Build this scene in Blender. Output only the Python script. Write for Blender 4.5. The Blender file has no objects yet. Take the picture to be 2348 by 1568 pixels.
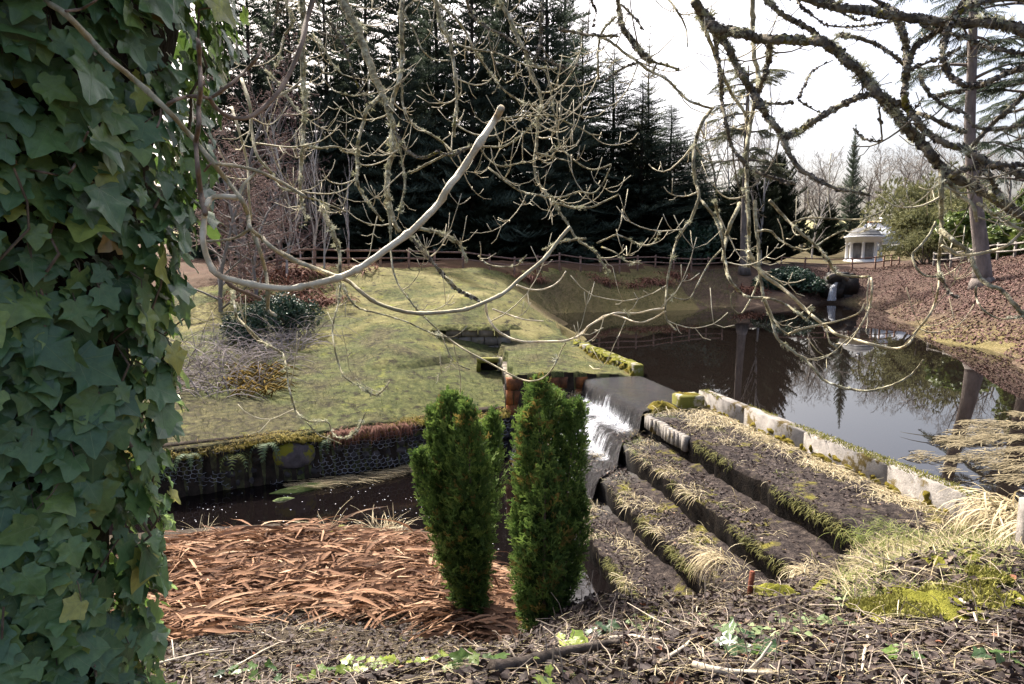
import bpy, math, random
import numpy as np
from mathutils import Vector

random.seed(7)
RNG = np.random.default_rng(11)
SC = bpy.context.scene
COL = SC.collection
R = math.radians

# ------------------------------------------------------------------ camera, sky, sun, exposure
PITCH = R(6.7)
CP, SP = math.cos(PITCH), math.sin(PITCH)
EYE = 3.0                      # eye height above the pond surface (pond is z = 0)
F = 1565.0                     # focal length in the 2347 px wide survey grid
cam = bpy.data.cameras.new('camera')
cam.lens = 24.0
cam.sensor_width = 36.0
cam.clip_start = 0.05
cam.clip_end = 2000
camo = bpy.data.objects.new('camera', cam)
COL.objects.link(camo)
camo.location = (0, 0, EYE)
camo.rotation_euler = (R(90) - PITCH, 0, 0)
SC.camera = camo

SUN_AZ, SUN_EL = R(-27), R(47)          # azimuth measured from +Y towards +X
world = bpy.data.worlds.new('World')
SC.world = world
world.use_nodes = True
wn = world.node_tree
wn.nodes.clear()
sky = wn.nodes.new('ShaderNodeTexSky')
sky.sky_type = 'NISHITA'
sky.sun_disc = False
sky.sun_elevation = SUN_EL
sky.sun_rotation = SUN_AZ
sky.air_density = 0.8
sky.dust_density = 8.0
sky.ozone_density = 1.0
bg = wn.nodes.new('ShaderNodeBackground')
bg.inputs['Strength'].default_value = 0.15
wo = wn.nodes.new('ShaderNodeOutputWorld')
wn.links.new(sky.outputs[0], bg.inputs[0])
wn.links.new(bg.outputs[0], wo.inputs[0])

sl = bpy.data.lights.new('sun', 'SUN')
sl.energy = 4.6
sl.angle = R(0.53)
sl.color = (1.0, 0.94, 0.86)
so = bpy.data.objects.new('sun', sl)
COL.objects.link(so)
TOSUN = Vector((math.sin(SUN_AZ) * math.cos(SUN_EL), math.cos(SUN_AZ) * math.cos(SUN_EL), math.sin(SUN_EL)))
so.rotation_euler = (-TOSUN).to_track_quat('-Z', 'Y').to_euler()
so.location = (0, 0, 60)

SC.view_settings.view_transform = 'Standard'
SC.view_settings.look = 'None'
SC.view_settings.gamma = 1
SC.view_settings.use_curve_mapping = False
SC.view_settings.exposure = 1.3
SC.cycles.max_bounces = 6
SC.cycles.diffuse_bounces = 3
SC.cycles.glossy_bounces = 3
SC.cycles.transmission_bounces = 3
SC.cycles.transparent_max_bounces = 6
SC.cycles.use_denoising = True
SC.cycles.sample_clamp_indirect = 6

# ------------------------------------------------------------------ survey helpers
def ray(x, y):
    a = (x - 1173.5) / F
    b = (y - 784) / F
    return a, CP - b * SP, -(SP + b * CP)          # per unit of camera depth

def at_s(x, y, s):
    a, f, d = ray(x, y)
    return (a * s, f * s, EYE + d * s)

def at_Y(x, y, Y):
    a, f, d = ray(x, y)
    s = Y / f
    return (a * s, Y, EYE + d * s)

def on_z(x, y, z):
    a, f, d = ray(x, y)
    s = (z - EYE) / d
    return (a * s, f * s, z)

CROPS = {1: (0, 0, 1.866), 3: (500, 0, 2.904), 4: (1000, 0, 2.904), 5: (1700, 0, 2.904),
         6: (400, 500, 2.904), 7: (1000, 500, 2.904), 8: (1700, 500, 2.904), 9: (400, 900, 2.904)}
def cp(c, p):
    ox, oy, k = CROPS[c]
    return ((ox + p[0] / k) * 0.9388, (oy + p[1] / k) * 0.9388)

# ------------------------------------------------------------------ numeric helpers
def _hash(ix, iy, seed):
    h = (ix.astype(np.int64) * 374761393 + iy.astype(np.int64) * 668265263 + seed * 974634777) & 0x7fffffff
    h = ((h ^ (h >> 13)) * 1274126177) & 0x7fffffff
    return ((h ^ (h >> 16)) & 0xffff) / 65535.0

def vnoise(x, y, scale, seed=0, octv=3):
    x = np.asarray(x, float) * scale
    y = np.asarray(y, float) * scale
    out = np.zeros_like(x)
    amp, tot = 1.0, 0.0
    for o in range(octv):
        ix, iy = np.floor(x), np.floor(y)
        fx, fy = x - ix, y - iy
        fx = fx * fx * (3 - 2 * fx)
        fy = fy * fy * (3 - 2 * fy)
        s = seed + o * 17
        v = (_hash(ix, iy, s) * (1 - fx) + _hash(ix + 1, iy, s) * fx) * (1 - fy) + \
            (_hash(ix, iy + 1, s) * (1 - fx) + _hash(ix + 1, iy + 1, s) * fx) * fy
        out += v * amp
        tot += amp
        amp *= 0.5
        x = x * 2.03 + 5.1
        y = y * 2.03 + 9.7
    return out / tot

def inpoly(x, y, poly):
    x = np.asarray(x, float)
    y = np.asarray(y, float)
    c = np.zeros(x.shape, bool)
    n = len(poly)
    for i in range(n):
        x0, y0 = poly[i]
        x1, y1 = poly[(i + 1) % n]
        if y0 == y1:
            continue
        t = ((y0 > y) != (y1 > y)) & (x < (x1 - x0) * (y - y0) / (y1 - y0) + x0)
        c ^= t
    return c

class TPS:
    def __init__(s, pts, lam=0.0):
        P = np.array(pts, float)
        s.p = P[:, :2]
        n = len(P)
        K = s._k(s.p[:, None, :] - s.p[None, :, :]) + lam * np.eye(n)
        A = np.zeros((n + 3, n + 3))
        A[:n, :n] = K
        A[:n, n] = 1
        A[:n, n + 1:] = s.p
        A[n, :n] = 1
        A[n + 1:, :n] = s.p.T
        b = np.zeros(n + 3)
        b[:n] = P[:, 2]
        s.w = np.linalg.solve(A, b)
    @staticmethod
    def _k(d):
        r2 = (d ** 2).sum(-1)
        return 0.5 * r2 * np.log(r2 + 1e-9)
    def __call__(s, x, y):
        x = np.asarray(x, float)
        y = np.asarray(y, float)
        q = np.stack([x.ravel(), y.ravel()], -1)
        out = np.empty(len(q))
        for i in range(0, len(q), 20000):
            k = s._k(q[i:i + 20000, None, :] - s.p[None])
            out[i:i + 20000] = k @ s.w[:-3] + s.w[-3] + q[i:i + 20000] @ s.w[-2:]
        return out.reshape(x.shape)

# ------------------------------------------------------------------ mesh helpers
ORG = {}
def mesh_data(name, V, FL, mats=None, attrs=None, smooth=False, mi=None):
    V = np.asarray(V, np.float32).reshape(-1, 3)
    if isinstance(FL, np.ndarray):
        FL = [FL]
    FL = [np.asarray(f, np.int32) for f in FL if len(f)]
    me = bpy.data.meshes.new(name)
    me.vertices.add(len(V))
    me.vertices.foreach_set('co', V.ravel())
    nl = sum(f.size for f in FL)
    npoly = sum(len(f) for f in FL)
    me.loops.add(nl)
    me.loops.foreach_set('vertex_index', np.concatenate([f.ravel() for f in FL]))
    me.polygons.add(npoly)
    st, o = [], 0
    for f in FL:
        st.append(o + np.arange(len(f)) * f.shape[1])
        o += f.size
    me.polygons.foreach_set('loop_start', np.concatenate(st).astype(np.int32))
    if smooth:
        me.polygons.foreach_set('use_smooth', np.ones(npoly, bool))
    if mi is not None:
        me.polygons.foreach_set('material_index', np.asarray(mi, np.int32))
    me.update(calc_edges=True)
    for k, v in (attrs or {}).items():
        v = np.asarray(v, np.float32)
        if v.ndim == 1:
            a = me.attributes.new(k, 'FLOAT', 'POINT')
            a.data.foreach_set('value', v)
        else:
            a = me.attributes.new(k, 'FLOAT_VECTOR', 'POINT')
            a.data.foreach_set('vector', v.ravel())
    for m in (mats or []):
        me.materials.append(m)
    return me

def link(name, data, parent=None, loc=None):
    o = bpy.data.objects.new(name, data)
    COL.objects.link(o)
    if parent is not None:
        o.parent = parent
    if loc is not None:
        o.location = loc
    return o

def part(name, V, FL, mat, parent=None, attrs=None, smooth=False, kind=None, label=None, mi=None):
    """One mesh object; V is in world coordinates and is moved to its thing's base."""
    V = np.asarray(V, float).reshape(-1, 3)
    org = ORG.get(parent.name, (0, 0, 0)) if parent is not None else None
    loc = None
    if parent is None:
        lo, hi = V.min(0), V.max(0)
        org = ((lo[0] + hi[0]) / 2, (lo[1] + hi[1]) / 2, lo[2])
        loc = org
    mats = mat if isinstance(mat, (list, tuple)) else [mat]
    o = link(name, mesh_data(name, V - np.array(org), FL, mats, attrs, smooth, mi), parent, loc)
    ORG[o.name] = tuple(org)
    if kind:
        o['kind'] = kind
    if label:
        o['label'] = label
    return o

def thing(name, label, cat, loc=(0, 0, 0), group=None):
    o = bpy.data.objects.new(name, None)
    o.empty_display_size = 0.2
    COL.objects.link(o)
    o.location = loc
    ORG[o.name] = tuple(loc)
    tag(o, label, cat, group)
    return o

def tag(o, label, cat, group=None):
    o['label'] = label
    o['category'] = cat
    if group:
        o['group'] = group
    return o

def copy_tree(o, parent=None):
    c = o.copy()
    COL.objects.link(c)
    if parent is not None:
        c.parent = parent
    for ch in list(o.children):
        copy_tree(ch, c)
    return c

class MB:
    """Collects shapes for one mesh."""
    def __init__(s):
        s.V, s.F, s.n, s.A = [], {}, 0, []
    def add(s, V, FL, tint=0.5):
        V = np.asarray(V, float).reshape(-1, 3)
        if isinstance(FL, np.ndarray):
            FL = [FL]
        for f in FL:
            f = np.asarray(f)
            if len(f):
                s.F.setdefault(f.shape[1], []).append(f + s.n)
        s.V.append(V)
        s.A.append(np.broadcast_to(np.asarray(tint, float), (len(V),)))
        s.n += len(V)
    def tube(s, P, r, sides=5, cap=True, tint=0.5):
        V, FL = tube(P, r, sides, cap)
        s.add(V, FL, tint)
    def box(s, lo, hi, tint=0.5):
        V, FL = box(lo, hi)
        s.add(V, FL, tint)
    def out(s):
        return np.concatenate(s.V), [np.concatenate(v) for v in s.F.values()], np.concatenate(s.A)
    def part(s, name, mat, parent=None, smooth=True, kind=None, label=None):
        V, FL, A = s.out()
        return part(name, V, FL, mat, parent, {'tint': A}, smooth, kind, label)
    def data(s, name, mat, smooth=True):
        V, FL, A = s.out()
        return mesh_data(name, V, FL, [mat], {'tint': A}, smooth)

def tube(P, r, sides=5, cap=True):
    P = np.asarray(P, float)
    n = len(P)
    r = np.broadcast_to(np.asarray(r, float), (n,))
    T = np.gradient(P, axis=0)
    T /= np.linalg.norm(T, axis=1, keepdims=True) + 1e-12
    ref = np.array([0, 0, 1.0]) if abs(T[0, 2]) < 0.8 else np.array([1.0, 0, 0])
    U = np.empty_like(P)
    u = ref - T[0] * (ref @ T[0])
    u /= np.linalg.norm(u)
    U[0] = u
    for i in range(1, n):
        u = u - T[i] * (u @ T[i])
        u /= np.linalg.norm(u) + 1e-12
        U[i] = u
    W = np.cross(T, U)
    a = np.arange(sides) * (2 * math.pi / sides)
    V = P[:, None] + (U[:, None] * np.cos(a)[None, :, None] + W[:, None] * np.sin(a)[None, :, None]) * r[:, None, None]
    V = V.reshape(-1, 3)
    i = np.arange(n - 1)[:, None] * sides
    j = np.arange(sides)[None]
    k = (j + 1) % sides
    Q = np.stack([i + j, i + k, i + sides + k, i + sides + j], -1).reshape(-1, 4)
    FL = [Q]
    if cap:
        FL.append(np.array([list(range((n - 1) * sides, n * sides))]))
        FL.append(np.array([list(range(sides))[::-1]]))
    return V, FL

def box(lo, hi):
    x0, y0, z0 = lo
    x1, y1, z1 = hi
    V = np.array([(x0, y0, z0), (x1, y0, z0), (x1, y1, z0), (x0, y1, z0), (x0, y0, z1), (x1, y0, z1), (x1, y1, z1), (x0, y1, z1)], float)
    Fq = np.array([(0, 3, 2, 1), (4, 5, 6, 7), (0, 1, 5, 4), (1, 2, 6, 5), (2, 3, 7, 6), (3, 0, 4, 7)])
    return V, Fq

def obox(c, u, v, w, hu, hv, hw, jit=0.0):
    """Oriented box: centre, three unit axes, half sizes."""
    V, Fq = box((-1, -1, -1), (1, 1, 1))
    u, v, w, c = map(lambda q: np.asarray(q, float), (u, v, w, c))
    W = c + V[:, :1] * u * hu + V[:, 1:2] * v * hv + V[:, 2:] * w * hw
    if jit:
        W = W + RNG.normal(0, jit, W.shape)
    return W, Fq

def lathe(prof, cx, cy, n=24, cz=0):
    prof = np.array(prof, float)
    a = np.arange(n) * 2 * math.pi / n
    V = np.stack([cx + prof[:, :1] * np.cos(a), cy + prof[:, :1] * np.sin(a), cz + np.repeat(prof[:, 1:], n, 1)], -1).reshape(-1, 3)
    m = len(prof)
    i = np.arange(m - 1)[:, None] * n
    j = np.arange(n)[None]
    k = (j + 1) % n
    Q = np.stack([i + j, i + k, i + n + k, i + n + j], -1).reshape(-1, 4)
    return V, [Q]

def frames(N, spin=None):
    """Rotation matrices whose third column is N (K,3)."""
    N = N / (np.linalg.norm(N, axis=1, keepdims=True) + 1e-12)
    ref = np.where(np.abs(N[:, 2:3]) < 0.9, np.array([[0, 0, 1.0]]), np.array([[1.0, 0, 0]]))
    X = np.cross(ref, N)
    X /= np.linalg.norm(X, axis=1, keepdims=True)
    Y = np.cross(N, X)
    if spin is not None:
        c, s_ = np.cos(spin)[:, None], np.sin(spin)[:, None]
        X, Y = X * c + Y * s_, -X * s_ + Y * c
    return np.stack([X, Y, N], -1)

def axes(Y, N):
    """Frames with column 1 along Y and column 2 near N."""
    Y = Y / (np.linalg.norm(Y, axis=1, keepdims=True) + 1e-12)
    X = np.cross(Y, N)
    X /= np.linalg.norm(X, axis=1, keepdims=True) + 1e-12
    Z = np.cross(X, Y)
    return np.stack([X, Y, Z], -1)

def stamp(T, Fl, M, pos, tint=None, uv=None):
    """Many copies of a small template merged: T (n,3), M (K,3,3), pos (K,3)."""
    K, n = len(pos), len(T)
    V = np.einsum('kij,nj->kni', M, T) + pos[:, None, :]
    if isinstance(Fl, np.ndarray):
        Fl = [Fl]
    off = (np.arange(K) * n)[:, None, None]
    FL = [(np.asarray(f)[None] + off).reshape(-1, np.asarray(f).shape[1]) for f in Fl]
    A = {}
    if tint is not None:
        A['tint'] = np.repeat(tint, n)
    if uv is not None:
        A['luv'] = np.tile(uv, (K, 1))
    return V.reshape(-1, 3), FL, A

# ------------------------------------------------------------------ materials
class NB:
    def __init__(s, name):
        s.m = bpy.data.materials.new(name)
        s.m.use_nodes = True
        s.t = s.m.node_tree
        s.t.nodes.clear()
        s.o = s.n('ShaderNodeOutputMaterial')
    def n(s, kind, **kw):
        nd = s.t.nodes.new(kind)
        for k, v in kw.items():
            setattr(nd, k, v)
        return nd
    def set(s, nd, **kw):
        for k, v in kw.items():
            sock = nd.inputs[k.replace('_', ' ')] if isinstance(k, str) else nd.inputs[k]
            if hasattr(v, 'is_output') or isinstance(v, bpy.types.NodeSocket):
                s.t.links.new(v, sock)
            else:
                sock.default_value = v
        return nd
    def l(s, a, b):
        s.t.links.new(a, b)
    def noise(s, vec, scale, detail=5, rough=0.6, dist=0.0):
        nd = s.n('ShaderNodeTexNoise')
        s.l(vec, nd.inputs['Vector'])
        nd.inputs['Scale'].default_value = scale
        nd.inputs['Detail'].default_value = detail
        nd.inputs['Roughness'].default_value = rough
        nd.inputs['Distortion'].default_value = dist
        return nd.outputs['Fac']
    def ramp(s, fac, stops, interp='LINEAR'):
        nd = s.n('ShaderNodeValToRGB')
        nd.color_ramp.interpolation = interp
        el = nd.color_ramp.elements
        while len(el) < len(stops):
            el.new(0.5)
        for e, (p, c) in zip(el, stops):
            e.position = p
            e.color = (*c, 1) if len(c) == 3 else c
        s.l(fac, nd.inputs['Fac'])
        return nd.outputs['Color']
    def mix(s, fac, a, b, mode='MIX'):
        nd = s.n('ShaderNodeMix', data_type='RGBA', blend_type=mode)
        for sock, v in ((nd.inputs[0], fac), (nd.inputs[6], a), (nd.inputs[7], b)):
            if isinstance(v, bpy.types.NodeSocket):
                s.l(v, sock)
            elif isinstance(v, (int, float)):
                sock.default_value = v
            else:
                sock.default_value = (*v, 1)
        return nd.outputs[2]
    def math(s, op, a, b=0.0, c=None):
        nd = s.n('ShaderNodeMath', operation=op)
        for i, v in enumerate((a, b) if c is None else (a, b, c)):
            if isinstance(v, bpy.types.NodeSocket):
                s.l(v, nd.inputs[i])
            else:
                nd.inputs[i].default_value = v
        return nd.outputs[0]
    def pos(s):
        return s.n('ShaderNodeNewGeometry').outputs['Position']
    def objc(s):
        return s.n('ShaderNodeTexCoord').outputs['Object']
    def scaled(s, vec, sc):
        nd = s.n('ShaderNodeMapping')
        s.l(vec, nd.inputs['Vector'])
        nd.inputs['Scale'].default_value = sc
        return nd.outputs[0]
    def attr(s, name):
        return s.n('ShaderNodeAttribute', attribute_name=name)
    def bump(s, h, strength, dist=0.05):
        nd = s.n('ShaderNodeBump')
        nd.inputs['Strength'].default_value = strength
        nd.inputs['Distance'].default_value = dist
        s.l(h, nd.inputs['Height'])
        return nd.outputs[0]
    def bsdf(s, col, rough=0.85, spec=0.25, normal=None, transl=0.0, tcol=None):
        p = s.n('ShaderNodeBsdfPrincipled')
        for nm, v in (('Base Color', col), ('Roughness', rough), ('Specular IOR Level', spec)):
            if isinstance(v, bpy.types.NodeSocket):
                s.l(v, p.inputs[nm])
            elif isinstance(v, (int, float)):
                p.inputs[nm].default_value = v
            else:
                p.inputs[nm].default_value = (*v, 1)
        if normal is not None:
            s.l(normal, p.inputs['Normal'])
        out = p.outputs[0]
        if transl:
            t = s.n('ShaderNodeBsdfTranslucent')
            c = tcol if tcol is not None else col
            if isinstance(c, bpy.types.NodeSocket):
                s.l(c, t.inputs[0])
            else:
                t.inputs[0].default_value = (*c, 1)
            mx = s.n('ShaderNodeMixShader')
            mx.inputs[0].default_value = transl
            s.l(out, mx.inputs[1])
            s.l(t.outputs[0], mx.inputs[2])
            out = mx.outputs[0]
        s.l(out, s.o.inputs[0])
        s.p = p
        return s.m

def mat(name, stops, scale=6.0, detail=5, rough=0.85, bump=0.4, bdist=0.03, bscale=None, spec=0.25,
        tint=None, tmix=0.6, transl=0.0, coord='pos', stretch=None, over=None):
    """Noise-coloured surface; tint = ramp read from the mesh's own tint value (age, dryness, painted shade);
    over = (colour, scale, lo, hi): a second cover such as moss in its own patches."""
    b = NB(name)
    v = b.pos() if coord == 'pos' else b.objc()
    if stretch:
        v = b.scaled(v, stretch)
    c = b.ramp(b.noise(v, scale, detail), stops)
    if tint:
        c = b.mix(tmix, c, b.ramp(b.attr('tint').outputs['Fac'], tint))
    for (oc, osc, lo, hi) in (over or []):
        f = b.ramp(b.noise(v, osc, 5, 0.65), [(lo, (0, 0, 0)), (hi, (1, 1, 1))])
        c = b.mix(f, c, oc)
    nrm = b.bump(b.noise(v, bscale or scale * 4, 4, 0.65), bump, bdist) if bump else None
    return b.bsdf(c, rough, spec, nrm, transl)
# ------------------------------------------------------------------ terrain
SO = np.array((1.92, 17.4))
SD = np.array((0.196, -0.981))        # along the dam, towards the near bank
SN = np.array((-0.981, -0.196))       # downstream
def duv(u, v):
    return (SO[0] + SD[0] * u + SN[0] * v, SO[1] + SD[1] * u + SN[1] * v)
def to_uv(x, y):
    rx, ry = np.asarray(x) - SO[0], np.asarray(y) - SO[1]
    return rx * SD[0] + ry * SD[1], rx * SN[0] + ry * SN[1]
T_STEP = 0.68
LIPV = [0.0, T_STEP, 2 * T_STEP, 3 * T_STEP]
LIPZ = [-0.06, -0.50, -0.92, -1.34]
STREAM_Z = -1.72

UP = [(-14, 10.2, -.75), (-6.6, 13.4, -.75), (-3.3, 15, -.72), (0, 17.0, .08), (-1.6, 16.2, -.4),
      (-8, 20, .2), (-4, 20, .2), (-8, 28, 1.5), (-4, 28, 1.5), (-12, 20, .3), (-16, 30, 2.0), (-4, 17, -.3), (-9, 16, -.35),
      (0, 28, 1.3), (-1, 22.5, .5), (0.5, 18, .1), (1.6, 18, .08), (2.6, 17.5, .03), (3.3, 17.9, -.02), (0.2, 20, .2),
      (2.0, 20, .16), (2.0, 23, .2), (1.9, 25.5, .42), (1.5, 28, .62), (1.1, 30, .8), (.58, 34, 1.3), (-.3, 38, 2.04), (-2, 34, 1.9), (-5, 36, 2.55),
      (3.0, 26, -.05), (2.8, 29, 0), (2.6, 32, 0), (2.2, 36, 0), (2.1, 38.6, .0), (4, 40.1, 0), (6, 41, 0), (9.8, 42.3, 0), (13, 44.2, .0), (17, 47, 0), (20, 49, 0), (22, 50.2, 0), (24.6, 50.5, 0),
      (-8.3, 34, 2.6), (-4.4, 39, 2.6), (3.4, 46, 2.5), (10.4, 52, 2.45), (17.7, 57, 2.4), (-10.5, 31, 2.57), (-1, 43, 2.5), (1, 42, 1.6),
      (7, 46, 1.35), (13, 49.4, 1.25), (5, 43, 1.2), (10, 45, 1.0),
      (-10, 45, 2.8), (0, 56, 2.8), (12, 62, 2.7), (25, 66, 2.7), (-25, 40, 2.8), (-30, 80, 4), (0, 90, 4), (30, 90, 4), (-25, 25, 2.2), (60, 90, 5), (60, 50, 4.5),
      (23.6, 53, 1.4), (27, 52.5, 1.6), (28, 57, 2.5), (22, 57, 2.4), (37, 72, 3.1), (35, 66, 2.75), (30, 62, 2.6), (45, 72, 3.2),
      (24, 45, 0), (22, 39, 0), (19.2, 31.4, 0), (16.3, 23.5, 0), (14, 18.3, 0), (11.6, 14, .02), (10.2, 11, .03), (9.3, 9.2, .03),
      (22.8, 33, 2.15), (20.3, 27, 2.1), (26, 36, 2.7), (30, 45, 2.8), (25, 28, 2.9), (20, 18, 2.4), (17, 14, 1.9), (15, 10, 1.4), (26.5, 45, 1.7), (35, 40, 3.6), (40, 30, 4.2),
      (6, 20, -.8), (8, 28, -.8), (10, 35, -.8), (6, 34, -.8), (16, 40, -.7), (20, 45, -.5), (11, 22, -.8), (7, 12, -.6), (5, 24, -.8), (6.5, 9.5, -.35), (14, 30, -.8),
      (9, 7.4, .1), (7, 7.6, .02), (5.9, 7.8, .0), (5.8, 7.2, .12), (11, 7, .3), (4.6, 14, -.6)]
NEAR = [(-1, 0, 1.4), (0, 0, 1.4), (2, 0, 1.4), (4, 0, 1.4), (-4, 0, 1.2), (-1, 2.4, 1.33), (0, 2.5, 1.35), (1, 2.5, 1.33), (2, 2.5, 1.32), (3.5, 2.5, 1.3), (6, 2, 1.3),
        (.63, 5.3, .22), (1.3, 5.25, .28), (1.9, 5.2, .32), (2.6, 5.3, .38), (3.2, 5.6, .3), (1.2, 3.8, .83), (2.4, 3.8, .85), (3.5, 4.2, .8), (4.6, 4.5, .8),
        (3.7, 5.6, .4), (4.3, 6.3, .2), (4.7, 7.2, .06), (5.5, 6.7, .3), (3.05, 4.75, .88), (3.5, 4.9, .86), (2.6, 4.7, .66), (4.1, 5.2, .72), (7, 5, .9), (3.5, 6.5, .1), (3.9, 7.0, .0), (4.6, 7.6, -.02), (5.2, 7.5, .05),
        (.5, 6.3, -.7), (1.3, 6.6, -.6), (2, 6.6, -.45), (2.8, 6.5, -.15), (1.3, 8.2, -1.7), (1.9, 8.0, -1.25), (2.5, 7.4, -.8), (3.1, 6.9, -.4),
        (.2, 5.6, -.3), (-.43, 7.3, -.92), (0.1, 4.6, .25), (-.3, 3.3, .95), (-1, 3.3, .8), (-.6, 4.3, .2), (-2, 3.5, .5), (-3, 5.0, -.2), (-2, 2.4, 1.1),
        (-.5, 5.85, -.5), (-2, 5.85, -.52), (-3.5, 5.85, -.55), (-1, 7, -.9), (-3, 7, -.9), (-5, 7, -.92), (-.2, 8.5, -1.35),
        (-1, 9, -1.2), (-3, 9, -1.2), (-5, 9, -1.22), (-1, 10.8, -1.52), (-3, 11.2, -1.52), (-5, 11.2, -1.52), (-8, 10.3, -1.5), (.4, 8.8, -1.62), (-9, 7, -.9), (-12, 8, -1.2),
        (-7, 4, 0), (9, 5.2, .85), (10, 1, 1.4), (12, 6, 1), (-8, 0, .8), (0, -4, 1.5), (8, -4, 1.5)]
tps_up, tps_near = TPS(UP, 0.05), TPS(NEAR, 0.02)

STREAM = [(-14, 8.5), (-8, 10.7), (-5, 11.5), (-3, 11.55), (-1, 11.05), (-.2, 9.9), (.3, 9.2), (1.0, 8.7), (1.6, 8.45), duv(8.9, 2.0), duv(0, 2.0), (-.1, 17.0), (-6.6, 13.4), (-14, 9.8)]
NEARP = [(-40, -8), (40, -8), (40, 4.0), (12, 5.6), (9, 6.0), (6.2, 6.8), (5.62, 7.35), duv(10.5, -1.5), duv(10.5, .8), duv(8.9, 1.8), (1.6, 8.45), (1.0, 8.7), (.3, 9.2), (-.2, 9.9), (-1, 11.05), (-3, 11.55), (-5, 11.5), (-8, 10.7), (-14, 8.5), (-40, 0)]
SPILL = [duv(0, -1.3), duv(10.5, -1.3), duv(10.5, .8), duv(8.9, 1.8), duv(8.9, 2.0), duv(0, 2.0)]
POND = [duv(12, -1.5), duv(3.45, -1.5), duv(0, -1.5), duv(-8, -1.5), (2.6, 32), (2.0, 38), (2.6, 39.8), (9, 42.5), (17, 47.3), (22, 50.4), (25, 51), (24.5, 45), (19.5, 31.5), (16.5, 23.5), (14.2, 18), (11.8, 14), (10.4, 11), (9.4, 9), (7, 7.9)]
DAM_EDGE = [(-.06, 17.1), (-.2, 20), (-.45, 22.3)]

def lawn_dip(x, y):
    ex = np.interp(y, [17.1, 20, 22.3], [-.06, -.2, -.45])
    amt = np.interp(y, [15, 17.1, 20, 22.3, 22.6], [.8, .8, .45, .3, 0])
    d = ex - x
    f = np.clip(1 - d / 3.4, 0, 1)
    return np.where(d > 0, amt * f * f * (3 - 2 * f), 0)

def zones(x, y):
    x = np.asarray(x, float)
    y = np.asarray(y, float)
    z = np.zeros(x.shape, int)
    z[inpoly(x, y, NEARP)] = 1
    z[inpoly(x, y, STREAM)] = 2
    z[inpoly(x, y, SPILL)] = 3
    return z

def gz(x, y, rough=True):
    x = np.asarray(x, float)
    y = np.asarray(y, float)
    z = zones(x, y)
    up = tps_up(x, y) - lawn_dip(x, y)
    up = np.where(inpoly(x, y, POND) & (x < 9) & (y < 26), np.minimum(up, -0.06), up)
    nr = tps_near(x, y)
    w = np.clip((x - 5.4) / 1.2, 0, 1) * np.clip((y - 5.6 + (x - 9) * .1) / 1.6, 0, 1)
    nr = nr * (1 - w) + up * w
    if rough:
        up = up + ((vnoise(x, y, .9, 3, 4) - .5) * .24 + (vnoise(x, y, .30, 13, 2) - .5) * .62) * np.clip((y - 8) / 6, 0, 1) * (up > 0.02)
        nr = nr + (vnoise(x, y, 1.7, 5, 4) - .5) * .16
    return np.select([z == 1, z == 2, z == 3], [nr, np.full_like(nr, -2.0), np.full_like(nr, -2.05)], up)

# ground materials -----------------------------------------------------------
def ground_mat(name, cols, tint, scale, bump, fine, over=None, rough=.95, bdist=.04):
    return mat(name, cols, scale, 7, rough, bump, bdist, fine, .12, tint, .55, 0, 'pos', None, over)

M_lawn = ground_mat('lawn', [(.30, (.018, .018, .008)), (.44, (.062, .065, .022)), (.56, (.130, .132, .044)), (.70, (.25, .23, .09))],
                    [(0, (.055, .040, .032)), (.35, (.060, .075, .028)), (.65, (.15, .135, .052)), (1, (.30, .255, .115))], 7, 1.0, 34,
                    [((.19, .20, .04), 1.3, .60, .72), ((.030, .026, .016), 3.2, .54, .64)])
M_bank = ground_mat('pond_bank', [(.3, (.025, .016, .013)), (.5, (.075, .050, .036)), (.7, (.16, .115, .078))],
                    [(0, (.060, .036, .030)), (.35, (.10, .068, .048)), (.6, (.21, .18, .062)), (1, (.30, .26, .13))], 5.0, 1.0, 22)
M_forest = ground_mat('forest_floor', [(.3, (.03, .018, .012)), (.6, (.09, .045, .03)), (.8, (.13, .08, .05))], [(0, (.065, .026, .018)), (1, (.09, .09, .035))], 1.5, .8, 14)
M_near = ground_mat('near_bank', [(.3, (.012, .009, .008)), (.5, (.032, .023, .020)), (.7, (.08, .055, .042))],
                    [(0, (.022, .016, .015)), (.5, (.085, .07, .038)), (1, (.26, .24, .06))], 7, 1.0, 60,
                    [((.20, .21, .04), 1.6, .60, .68)], bdist=.02)
M_bed = ground_mat('stream_bed', [(.3, (.01, .008, .006)), (.7, (.05, .035, .025))], None, 5, .6, 30)

def axis(lo, hi, a, b, d, g):
    out = [a]
    while out[-1] < b:
        out.append(out[-1] + d)
    s = d
    while out[-1] < hi:
        s *= g
        out.append(out[-1] + s)
    left = []
    s, p = d, a
    while p > lo:
        s *= g
        p -= s
        left.append(p)
    return np.array(left[::-1] + out)

gx = axis(-160, 190, -8.5, 9.0, .12, 1.034)
gy = axis(-8, 190, 1.5, 18.5, .12, 1.027)
GX, GY = np.meshgrid(gx, gy)
GZ = gz(GX, GY)
GZ = GZ + np.clip((GY - 95) * .02, 0, 9) * 0.5
nx, ny = len(gx), len(gy)
ii = np.arange(ny - 1)[:, None] * nx + np.arange(nx - 1)[None]
QUADS = np.stack([ii, ii + 1, ii + nx + 1, ii + nx], -1).reshape(-1, 4)
VV = np.stack([GX, GY, GZ], -1).reshape(-1, 3)
fcx = VV[QUADS][:, :, 0].mean(1)
fcy = VV[QUADS][:, :, 1].mean(1)
zf = zones(fcx, fcy)
u_, v_ = to_uv(fcx, fcy)
FENCE_D = [(560, 626, 29), (640, 622, 31), (794, 618, 34), (998, 615, 39), (1289, 616, 46), (1488, 617, 52), (1660, 618, 57)]
fence_xy = np.array([at_Y(*p)[:2] for p in FENCE_D])
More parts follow.
